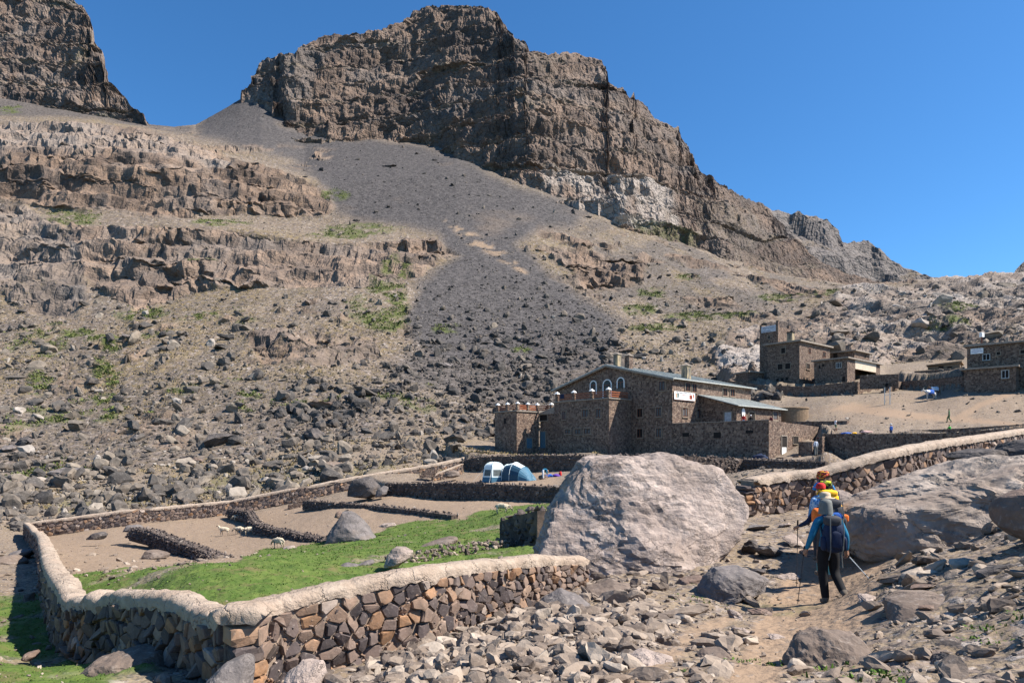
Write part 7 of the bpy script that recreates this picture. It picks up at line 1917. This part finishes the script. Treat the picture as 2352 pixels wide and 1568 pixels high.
hl = j1['wrL'] + Vector((-.02, .05, -.06)); gl = Vector((hl.x + .02, hl.y + .3, 0)); gl.z = gz(gl.x, gl.y)
trek_pole(hl, gl, 'trekking pole in the left hand of the last hiker')
hr = j1['wrR'] + Vector((.02, .03, -.06)); g2p = Vector((hr.x + .24, hr.y - .25, 0)); g2p.z = gz(g2p.x, g2p.y) + .03
trek_pole(hr, g2p, 'trekking pole trailing from the right hand of the last hiker', 'steel')
# second
Y2 = 13.2; p1 = stand(1896, Y2); p1.z = P(1896, 1119, Y2)[2] - 1.78
r_, j2 = person(tuple(p1), 0.0, 'hiker in wide beige sun hat and navy sleeves, just ahead of the last one', {'elL': (-.36, -.02, 1.16), 'wrL': (-.50, .10, 1.06), 'elR': (.30, .0, 1.15), 'wrR': (.36, .06, .95), 'knL': (-.08, .08, .52), 'anL': (-.08, .12, .16), 'heL': (-.08, .10, .1), 'toL': (-.08, .28, .1)}, 1.72, 'navy', 'char', shorts=True, sock='tealsock', hat='brim', hatc='beige', sub=2, fingers=True)
backpack(tuple(p1 + Vector((.05, -.10, .95))), 0, 'dark grey rucksack with an orange side bag on the second hiker', 'char', 'char', .62, .40, .22, 'blue')
mb = MB(); v, f = ICO[3]; q = np.sign(v) * np.abs(v) ** .6 * np.array([.12, .11, .15]) * (1 + .08 * fbm(v[:, 0] * 3, v[:, 1] * 3, v[:, 2] * 3, 3))[:, None]
tag(link('dry_bag', mesh_np(q, f, 'dry_bag', True), M['c_orange'], loc=tuple(p1 + Vector((-.22, -.2, 1.25)))), 'bright orange bag hanging at the left of the second hiker', 'bag')
tag(link('dry_bag', mesh_np(q * .5, f, 'dry_bag', True), M['c_orange'], loc=tuple(p1 + Vector((.30, -.16, 1.20)))), 'small orange bag peeping out right of the second hiker', 'bag')
hl = j2['wrL'] + Vector((0, .04, .0)); gl = Vector((hl.x, hl.y + .05, gz(hl.x, hl.y)))
trek_pole(hl, gl, 'dark trekking pole held upright by the second hiker')
# third
Y3 = 14.7; p2 = stand(1886, Y3); p2.z = P(1886, 1101, Y3)[2] - 1.74
r_, j3 = person(tuple(p2), .05, 'hiker in a red cap, third from the back, mostly hidden', None, 1.70, 'patch', 'char', hat='cap', hatc='red', sub=2, fingers=True)
backpack(tuple(p2 + Vector((.08, -.10, .98))), 0, 'yellow orange rucksack cover of the hiker in the red cap', 'yellow', 'yellow', .55, .42, .25)
q2 = q * np.array([1.1, 1, 1.0]); tag(link('jacket', mesh_np(q2, f, 'jacket', True), M['check'], loc=tuple(p2 + Vector((-.17, -.2, 1.22)))), 'blue checked jacket tied to the rucksack of the third hiker', 'jacket')
# leader
Y4 = 17.2; p3 = stand(1891, Y4); p3.z = P(1891, 1068, Y4)[2] - 1.88
r_, j4 = person(tuple(p3), -.12, 'leading guide in a colourful turban and bright blue T-shirt', {'elR': (.33, .05, 1.16), 'wrR': (.50, .16, 1.02), 'elL': (-.27, .0, 1.14)}, 1.78, 'sky', 'char', 'skin_dark', short_sl=True, hat='turban', hatc='scarf', sub=2, fingers=True)
backpack(tuple(p3 + Vector((.0, -.10, 1.0))), -.12, 'black daypack with a lime patterned cloth over it on the guide', 'black', 'limescarf', .5, .34, .2, 'limescarf')
hr = j4['wrR'] + Vector((0.02, .06, .04)); trek_pole(hr, (hr.x - .02, hr.y + .1, gz(hr.x, hr.y)), 'blue grey trekking pole planted by the guide in the turban', 'steel')
# far figures
def far_person(px, py, Y, label, z=None, rz=0, pose=None, H=1.72, **kw):
    x, y, zz = P(px, py, Y); h_ = hit(px, py) if z is None else None
    if h_ is not None and abs(h_.y - Y) < 14: x, y = h_.x, h_.y
    return person((x, y, gz(x, y) if z is None else z), rz, label, pose, H, sub=1, **kw)
far_person(1708, 0, 86, 'person in a red jacket on the refuge roof terrace', 3.16, 2.6, None, 1.78, top='red', legs='pale')
far_person(1724.5, 0, 87.2, 'person in black with a white cap in front of the terrace door', 3.16, 2.9, None, 1.75, top='black', legs='black', hat='cap', hatc='white')
far_person(1771, 0, 88.5, 'dark figure beside the white framed window at the terrace corner', 3.16, 2.2, None, 1.72, top='maroon', legs='black')
stp = {'knL': (-.09, .18, .52), 'anL': (-.1, .2, .12), 'heL': (-.1, .18, .06), 'toL': (-.1, .36, .05), 'knR': (.09, .02, .48), 'anR': (.1, -.22, .14), 'heR': (.1, -.26, .09), 'toR': (.1, -.1, .04)}
far_person(1919, 992, 83.3, 'person in a white shirt and green shorts walking left of the blue mats', None, -1.5, stp, 1.72, top='white', legs='olive', shorts=True, short_sl=True)
far_person(1874, 1052.5, 75.5, 'man in a pale blue shirt and grey trousers by the buttress', None, .3, None, 1.75, top='pale', legs='grey', skin='skin_dark')
far_person(1879, 1037, 77.2, 'person in dark red with a headscarf coming down the narrow steps', None, 2.9, None, 1.68, top='maroon', legs='maroon', hat='turban', hatc='maroon')
far_person(2180, 969.5, 81.5, 'man in green clothes walking up the dirt slope', None, .9, stp, 1.76, top='olive', legs='olive', skin='skin_dark')
sit = {'pelvis': (0, 0, .18), 'waist': (0, 0, .34), 'chest': (0, .02, .54), 'neck0': (0, .04, .67), 'neck': (0, .06, .74), 'head': (0, .08, .83), 'crown': (0, .08, .92), 'shL': (-.17, .03, .63), 'shR': (.17, .03, .63), 'elL': (-.24, .12, .40), 'elR': (.24, .12, .40), 'wrL': (-.16, .32, .36), 'wrR': (.16, .32, .36),
       'hiL': (-.1, .02, .12), 'hiR': (.1, .02, .12), 'knL': (-.14, .40, .38), 'knR': (.14, .40, .38), 'anL': (-.12, .52, .04), 'anR': (.12, .52, .04), 'heL': (-.12, .50, .02), 'heR': (.12, .50, .02), 'toL': (-.12, .66, .02), 'toR': (.12, .66, .02)}
far_person(2182, 993, 67.1, 'person in a bright green shirt sitting on the long retaining wall', None, .4, sit, 1.75, top='green', legs='char')
far_person(2047, 0, 73.5, 'small person with a white cap and blue clothes above the retaining wall', P(2047, 972, 73.5)[2] - 1.62, .5, None, 1.62, top='blue', legs='navy', hat='cap', hatc='white')
far_person(2037, 858, 113.5, 'dark figure standing on the terrace right of the upper refuge', None, 0, None, 1.72, top='black', legs='black')
bend = {'waist': (0, .05, 1.06), 'chest': (0, .28, 1.08), 'neck0': (0, .42, 1.02), 'neck': (0, .50, .95), 'head': (0, .58, .88), 'crown': (0, .64, .80), 'shL': (-.17, .38, 1.0), 'shR': (.17, .38, 1.0), 'elL': (-.18, .44, .75), 'elR': (.18, .44, .75), 'wrL': (-.12, .50, .52), 'wrR': (.12, .50, .52)}
far_person(1247, 1100, 74.5, 'person in a teal top bending over beside the tents', None, -1.3, bend, 1.75, top='teal', legs='white')

def beast(name, loc, rz, label, cat, nd, ed, mat, sub=2, rough=.0, extra=None, group=None, scale=1.0, zones=None):
    root = empty(name, loc, label, cat, group, rz)
    me = skin_mesh(nd, ed, 'mid', sub); me.transform(Matrix.Scale(scale, 4))
    if rough:
        c = np.empty(len(me.vertices) * 3); me.vertices.foreach_get('co', c); c = c.reshape(-1, 3)
        m = c[:, 2] > .32 * scale
        c += (rough * fbm(c[:, 0] * 9, c[:, 1] * 9, c[:, 2] * 9, 2))[:, None] * m[:, None]; me.vertices.foreach_set('co', c.ravel())
    for m_ in (mat if isinstance(mat, (list, tuple)) else [mat]): me.materials.append(m_)
    if zones:
        for p in me.polygons: p.material_index = zones(p.center / scale)
    o = bpy.data.objects.new('body', me); COL.objects.link(o); o.parent = root
    return root
n_ = NT('sheep_fleece'); p_ = n_.coord('Object')
M['fleece'] = n_.done(n_.mix(n_.mapr(n_.noise(p_, 7, 5, .7), .35, .65), (.38, .31, .21), (.60, .53, .41)), .98, n_.bump(n_.noise(p_, 22, 4, .7), .9, .03))
M['sheepface'] = plain('sheep_face', (.30, .24, .17), .9)
def sheep(px, py, Y, face, graze, label, k=1.0, z=None, dark=False, tw=0.0):
    """face: -1 looks left, 1 right"""
    x, y, zz = P(px, py, Y); g = gz(x, y); h_ = hit(px, py)
    if h_ is not None: x, y, g = h_
    hd = {'neck': ((.0, .47, .66), .10), 'poll': ((0, .62, .52), .075), 'muz': ((0, .74, .34), .05), 'nose': ((0, .78, .22), .032)} if graze else {'neck': ((0, .50, .82), .10), 'poll': ((0, .60, .98), .07), 'muz': ((0, .75, .93), .05), 'nose': ((0, .82, .89), .033)}
    nd = {'rump': ((0, -.40, .64), (.15, .17)), 'mid': ((0, -.05, .62), (.19, .215)), 'sho': ((0, .30, .64), (.15, .19)), 'tail': ((0, -.53, .66), .04), 'tail2': ((0, -.57, .48), .028), **hd,
          'fl': ((-.10, .30, .42), .060), 'flk': ((-.10, .31, .24), .032), 'flf': ((-.10, .29, .02), .026), 'fr': ((.10, .28, .42), .060), 'frk': ((.10, .22, .24), .032), 'frf': ((.10, .20, .02), .026),
          'bl': ((-.11, -.36, .44), .08), 'blk': ((-.11, -.46, .26), .034), 'blf': ((-.11, -.40, .02), .026), 'br': ((.11, -.34, .44), .08), 'brk': ((.11, -.38, .26), .034), 'brf': ((.11, -.30, .02), .026)}
    ed = [('rump', 'mid'), ('mid', 'sho'), ('sho', 'neck'), ('neck', 'poll'), ('poll', 'muz'), ('muz', 'nose'), ('rump', 'tail'), ('tail', 'tail2'), ('sho', 'fl'), ('fl', 'flk'), ('flk', 'flf'), ('sho', 'fr'), ('fr', 'frk'), ('frk', 'frf'), ('rump', 'bl'), ('bl', 'blk'), ('blk', 'blf'), ('rump', 'br'), ('br', 'brk'), ('brk', 'brf')]
    pl = Vector(nd['poll'][0]); 
    r_ = beast('sheep', (x, y, g if z is None else z), face * -math.pi / 2 + tw, label, 'sheep', nd, ed, [M['fleece'], M['sheepface']], 2, .05, scale=k, group='sheep grazing in the enclosure', zones=lambda c: 1 if (c - pl).length < .14 and c.y > .6 or c.z < .30 and c.y < .55 or c.y > .68 else 0)
    for s_ in (-1, 1):
        mb = MB(); a = pl * k; mb.tube([a + Vector((s_ * .05, -.02, .02)) * k, a + Vector((s_ * .13, -.05, -.01)) * k, a + Vector((s_ * .16, -.05, -.05)) * k], [.022 * k, .028 * k, .01 * k], 5); mb.build('ear', M['sheepface'], r_)
sheep(515, 1229, 69, -1, False, 'pale sheep standing with its head up, leftmost of the flock', 1.0)
sheep(549, 1226, 70, -1, True, 'grazing sheep in the middle of the group of three on the dirt', .92)
sheep(572, 1229, 69, -1, True, 'grazing sheep nearest the tumbled rubble wall, in the group of three', 1.0, tw=.25)
sheep(545, 1198, 77, -1, True, 'brownish sheep grazing in front of the bend of the rubble wall', .98)
sheep(640, 1260, 49, -1, True, 'sheep grazing with its head in shadow beside the round pale stone', .98, tw=-.5)
sheep(1154, 1181, 50, 1, True, 'lone sheep grazing on the grass below the terrace wall, facing right', .95, tw=-.15)
sheep(1311, 1110, 63, 1, False, 'sheep on the tent terrace half hidden by the huge boulder', 1.0)
# mule with its load
mx, my, mz = P(2140, 911.5, 100)
mz = gz(mx, my)
nd = {'rump': ((0, -.62, 1.10), (.20, .24)), 'mid': ((0, 0, 1.05), (.22, .27)), 'sho': ((0, .52, 1.12), (.17, .25)), 'tail': ((0, -.86, 1.08), .05), 'tail2': ((0, -.93, .62), .035), 'neck': ((0, .86, 1.30), (.10, .16)), 'poll': ((0, 1.14, 1.50), (.08, .11)), 'muz': ((0, 1.38, 1.34), (.065, .08)), 'nose': ((0, 1.52, 1.22), .055),
      'fl': ((-.13, .52, .78), .09), 'flk': ((-.13, .55, .44), .05), 'flf': ((-.13, .52, .03), .045), 'fr': ((.13, .50, .78), .09), 'frk': ((.13, .44, .44), .05), 'frf': ((.13, .42, .03), .045), 'bl': ((-.14, -.62, .80), .12), 'blk': ((-.14, -.80, .48), .055), 'blf': ((-.14, -.72, .03), .045), 'br': ((.14, -.58, .80), .12), 'brk': ((.14, -.70, .48), .055), 'brf': ((.14, -.60, .03), .045)}
ed = [('rump', 'mid'), ('mid', 'sho'), ('sho', 'neck'), ('neck', 'poll'), ('poll', 'muz'), ('muz', 'nose'), ('rump', 'tail'), ('tail', 'tail2'), ('sho', 'fl'), ('fl', 'flk'), ('flk', 'flf'), ('sho', 'fr'), ('fr', 'frk'), ('frk', 'frf'), ('rump', 'bl'), ('bl', 'blk'), ('blk', 'blf'), ('rump', 'br'), ('br', 'brk'), ('brk', 'brf')]
M['mule'] = plain('grey_white_coat', (.48, .46, .43), .9); M['mule2'] = plain('brown_coat', (.13, .08, .05), .9)
for (dx, dy, kk, mt, lab, pk, pc, pl2) in ((-.2, 0, .98, 'mule', 'grey white mule standing sideways on the track, head to the left', 'white and blue load sack on the grey mule', 'c_blue', 'c_white'), (1.5, 1.6, .9, 'mule2', 'brown mule half hidden behind the grey one', 'pale blue bundle on the brown mule', 'c_pale', 'c_white')):
    g = gz(mx + dx, my + dy); rzz = math.pi / 2 + .1
    rr = beast('mule', (mx + dx, my + dy, g), rzz, lab, 'mule', nd, ed, M[mt], 2, 0, scale=kk)
    for s_ in (-1, 1):
        mb = MB(); mb.tube([(s_ * .05 * kk, 1.12 * kk, 1.58 * kk), (s_ * .08 * kk, 1.10 * kk, 1.72 * kk), (s_ * .09 * kk, 1.09 * kk, 1.82 * kk)], [.03, .035, .008], 5); mb.build('ear', M[mt], rr)
    v, f = ICO[3]
    q = np.sign(v) * np.abs(v) ** .7 * np.array([.38, .55, .30]); q[:, 2] -= .25 * (np.abs(q[:, 0]) > .2) ; q *= (1 + .08 * fbm(v[:, 0] * 3, v[:, 1] * 3, v[:, 2] * 3, 3))[:, None]
    ro = empty('pack_load', (mx + dx, my + dy, g + 1.28 * kk), pk, 'load', None, rzz)
    link('sack', mesh_np(q * kk, f, 'sack', True), M[pc], ro)
    link('blanket', mesh_np((q * np.array([1.02, .55, .62]) + np.array([0, .45, .06])) * kk, f, 'blanket', True), M[pl2], ro)
    link('blanket', mesh_np((q * np.array([1.04, .8, .3]) + np.array([0, .0, -.34])) * kk, f, 'blanket', True), M['c_char'], ro)

# ------------------------------------------------------------------ tents
M['t_blue'] = plain('blue_tent_cloth', (.045, .13, .20), .6, 6, .15); M['t_dark'] = plain('dark_blue_tent_cloth', (.02, .06, .10), .6, 6, .15); M['t_white'] = plain('white_tent_cloth', (.62, .70, .70), .6, 6, .08); M['t_mesh'] = plain('grey_window_mesh', (.10, .12, .12), .8); M['cord'] = plain('pale_cord', (.55, .55, .5), .8)
tx, ty, _ = P(1135, 1104, 73); tz = gz(tx, ty) - .02
T1 = empty('dome_tent', (tx, ty, tz), 'white topped shelter tent with grey windows and a blue skirt, left one', 'tent')
def ring6(r, z, n=6, ph=.35): return [Vector((tx + r * math.cos(2 * math.pi * k / n + ph), ty + r * math.sin(2 * math.pi * k / n + ph), tz + z)) for k in range(n)]
r0, r1, r2_ = ring6(1.36, 0), ring6(1.28, .52), ring6(1.12, 1.42)
mb = MB(T1.location); mb.add(r0 + r1, [(k, (k + 1) % 6, 6 + (k + 1) % 6, 6 + k) for k in range(6)]); mb.build('skirt', M['t_blue'], T1)
mb = MB(T1.location); mb.add(r1 + r2_, [(k, (k + 1) % 6, 6 + (k + 1) % 6, 6 + k) for k in range(6)]); mb.build('wall_panels', M['t_white'], T1)
rr_ = [ring6(1.12 * math.cos(a) ** .8, 1.42 + .72 * math.sin(a)) for a in np.linspace(0, 1.5, 6)]
mb = MB(T1.location); vs = [p for r in rr_ for p in r]; mb.add(vs, [(i * 6 + k, i * 6 + (k + 1) % 6, (i + 1) * 6 + (k + 1) % 6, (i + 1) * 6 + k) for i in range(5) for k in range(6)] + [tuple(30 + k for k in range(6))]); mb.build('roof', M['t_white'], T1)
for k in range(6):
    a, b, c, d = r1[k], r1[(k + 1) % 6], r2_[(k + 1) % 6], r2_[k]
    def bl_(u, v): return a.lerp(b, u).lerp(d.lerp(c, u), v)
    n = (b - a).cross(d - a).normalized(); cc = Vector((tx, ty, tz + 1)); n = n if n.dot((a + c) / 2 - cc) > 0 else -n
    mb = MB(T1.location); p = [bl_(.14, .16), bl_(.86, .16), bl_(.86, .88), bl_(.14, .88)]; mb.hexa([q + n * .006 for q in p] + [q + n * .02 for q in p]); mb.build('window', M['t_mesh'], T1)
    mb = MB(T1.location); mb.tube([r0[k] + Vector((0, 0, .02)), r1[k], r2_[k]] + [r[k] for r in rr_[1:]], .022, 5); mb.build('pole_sleeve', M['t_white'] if k % 2 else M['t_blue'], T1)
for k in (2, 3, 4):
    d = (r2_[k] - Vector((tx, ty, r2_[k].z))).normalized(); e = r2_[k] + d * 1.5; e.z = gz(e.x, e.y)
    mb = MB(T1.location); mb.tube([r2_[k], e], .012, 4); mb.build('guy_line', M['cord'], T1)
ux, uy, _ = P(1192, 1107, 72); uz = gz(ux, uy) - .02
T2 = empty('tunnel_tent', (ux, uy, uz), 'blue tunnel tent with pale roof panels, right one', 'tent')
AX = Vector((.80, -.60, 0)); AY = Vector((.60, .80, 0))
def hoop(s, wd, h, n=12): return [Vector((ux, uy, uz)) + AX * s + AY * (-wd * math.cos(math.pi * k / n)) + Vector((0, 0, h * math.sin(math.pi * k / n) ** .75)) for k in range(n + 1)]
HP = [hoop(-2.0, .75, .9), hoop(-1.45, 1.15, 1.7), hoop(-.35, 1.30, 1.92), hoop(.75, 1.2, 1.45), hoop(1.55, .85, .62), hoop(1.85, .65, .05)]
for nm, i0, i1, cols in (('rear_panel', 0, 1, None), ('canopy', 1, 2, None), ('canopy', 2, 3, None), ('front_panel', 3, 5, 'b')):
    for part, ks in (('side', [k for k in range(12) if k < 4 or k > 7]), ('top', list(range(4, 8)))):
        mb = MB(T2.location)
        for i in range(i0, i1):
            vs = HP[i] + HP[i + 1]; mb.add(vs, [(k, k + 1, 14 + k, 13 + k) for k in ks])
        mb.build('side_panel' if part == 'side' else 'roof_panel', M['t_white'] if (part == 'top' and cols is None) else (M['t_blue'] if cols else M['t_dark']), T2)
for i in (1, 2, 3):
    mb = MB(T2.location); mb.tube([p + (p - Vector((ux, uy, uz))).normalized() * .01 for p in HP[i]], .025, 5); mb.build('hoop_sleeve', M['t_white'] if i != 3 else M['t_blue'], T2)
for i, k, e in ((3, 8, (1.6, .9)), (3, 4, (1.2, -.9)), (1, 3, (-1.2, -1.0))):
    a = HP[i][k]; b = a + AX * e[0] * 1.0 + AY * e[1] * -1.0; b.z = gz(b.x, b.y); mb = MB(T2.location); mb.tube([a, b], .014, 4); mb.build('guy_line', M['cord'], T2)
# bits lying about the camp
def heap(px, py, Y, s, mat, label, cat, name, z=None, seed=1):
    x, y, zz = P(px, py, Y); v, f = ICO[3]; q = v * np.array(s) * (1 + .35 * fbm(v[:, 0] * 2 + seed, v[:, 1] * 2, v[:, 2] * 2, 3))[:, None]; q[:, 2] = np.maximum(q[:, 2], -s[2] * .35)
    tag(link(name, mesh_np(q, f, name, True), M[mat], loc=(x, y, (gz(x, y) if z is None else z) + s[2] * .35)), label, cat)
heap(1262, 1103, 74, (.55, .4, .22), 'c_blue', 'crumpled blue bedding on the ground right of the tents', 'bedding', 'blanket', None, 2)
heap(1277, 1104, 74, (.45, .35, .2), 'c_purple', 'purple sleeping bag lying beside the blue bedding', 'sleeping bag', 'sleeping_bag', None, 5)
heap(1287, 1103, 74.3, (.16, .16, .36), 'c_red', 'upright red bag at the foot of the dark wall right of the tents', 'bag', 'bag', None, 8)
heap(1248, 1107, 72, (.5, .4, .34), 'rock_red', 'brown block of stone holding the guy line of the tunnel tent', 'rock', 'rock', None, 11)
heap(1948, 992, 81.5, (1.0, .4, .2), 'c_blue', 'rolled bright blue mats on the wall right of the person in white', 'mats', 'mats', None, 14)
heap(1962, 992, 81, (.3, .3, .15), 'c_yellow', 'small yellow bundle at the end of the blue mats', 'bundle', 'bundle', None, 15)
heap(1990, 991, 80, (.75, .5, .2), 'c_pink', 'pinkish grey tarp heaped on the wall right of the mats', 'tarp', 'tarp', None, 17)
heap(1794, 1049, 78.6, (.5, .4, .25), 'c_navy', 'dark rucksacks piled against the annexe corner', 'bags', 'bags', None, 19) if False else None
heap(1746, 1050, 79.4, (.9, .5, .45), 'c_navy', 'dark blue rucksacks heaped at the annexe wall left of its corner', 'bags', 'bags', None, 19)
# towel on the balcony rail
x, y = at_px(Facade(v2(B0, 0, .08), D1), Z1(905, 0)[0])
mb = MB((x, y, zt + .9)); mb.box((x, y, zt + .85), .75, .06, .62, RZ); mb; tag(mb.build('towel', M['c_navy'], None, (x, y, zt + .9)), 'dark blue towel hung over the balcony rail of the big refuge', 'towel')
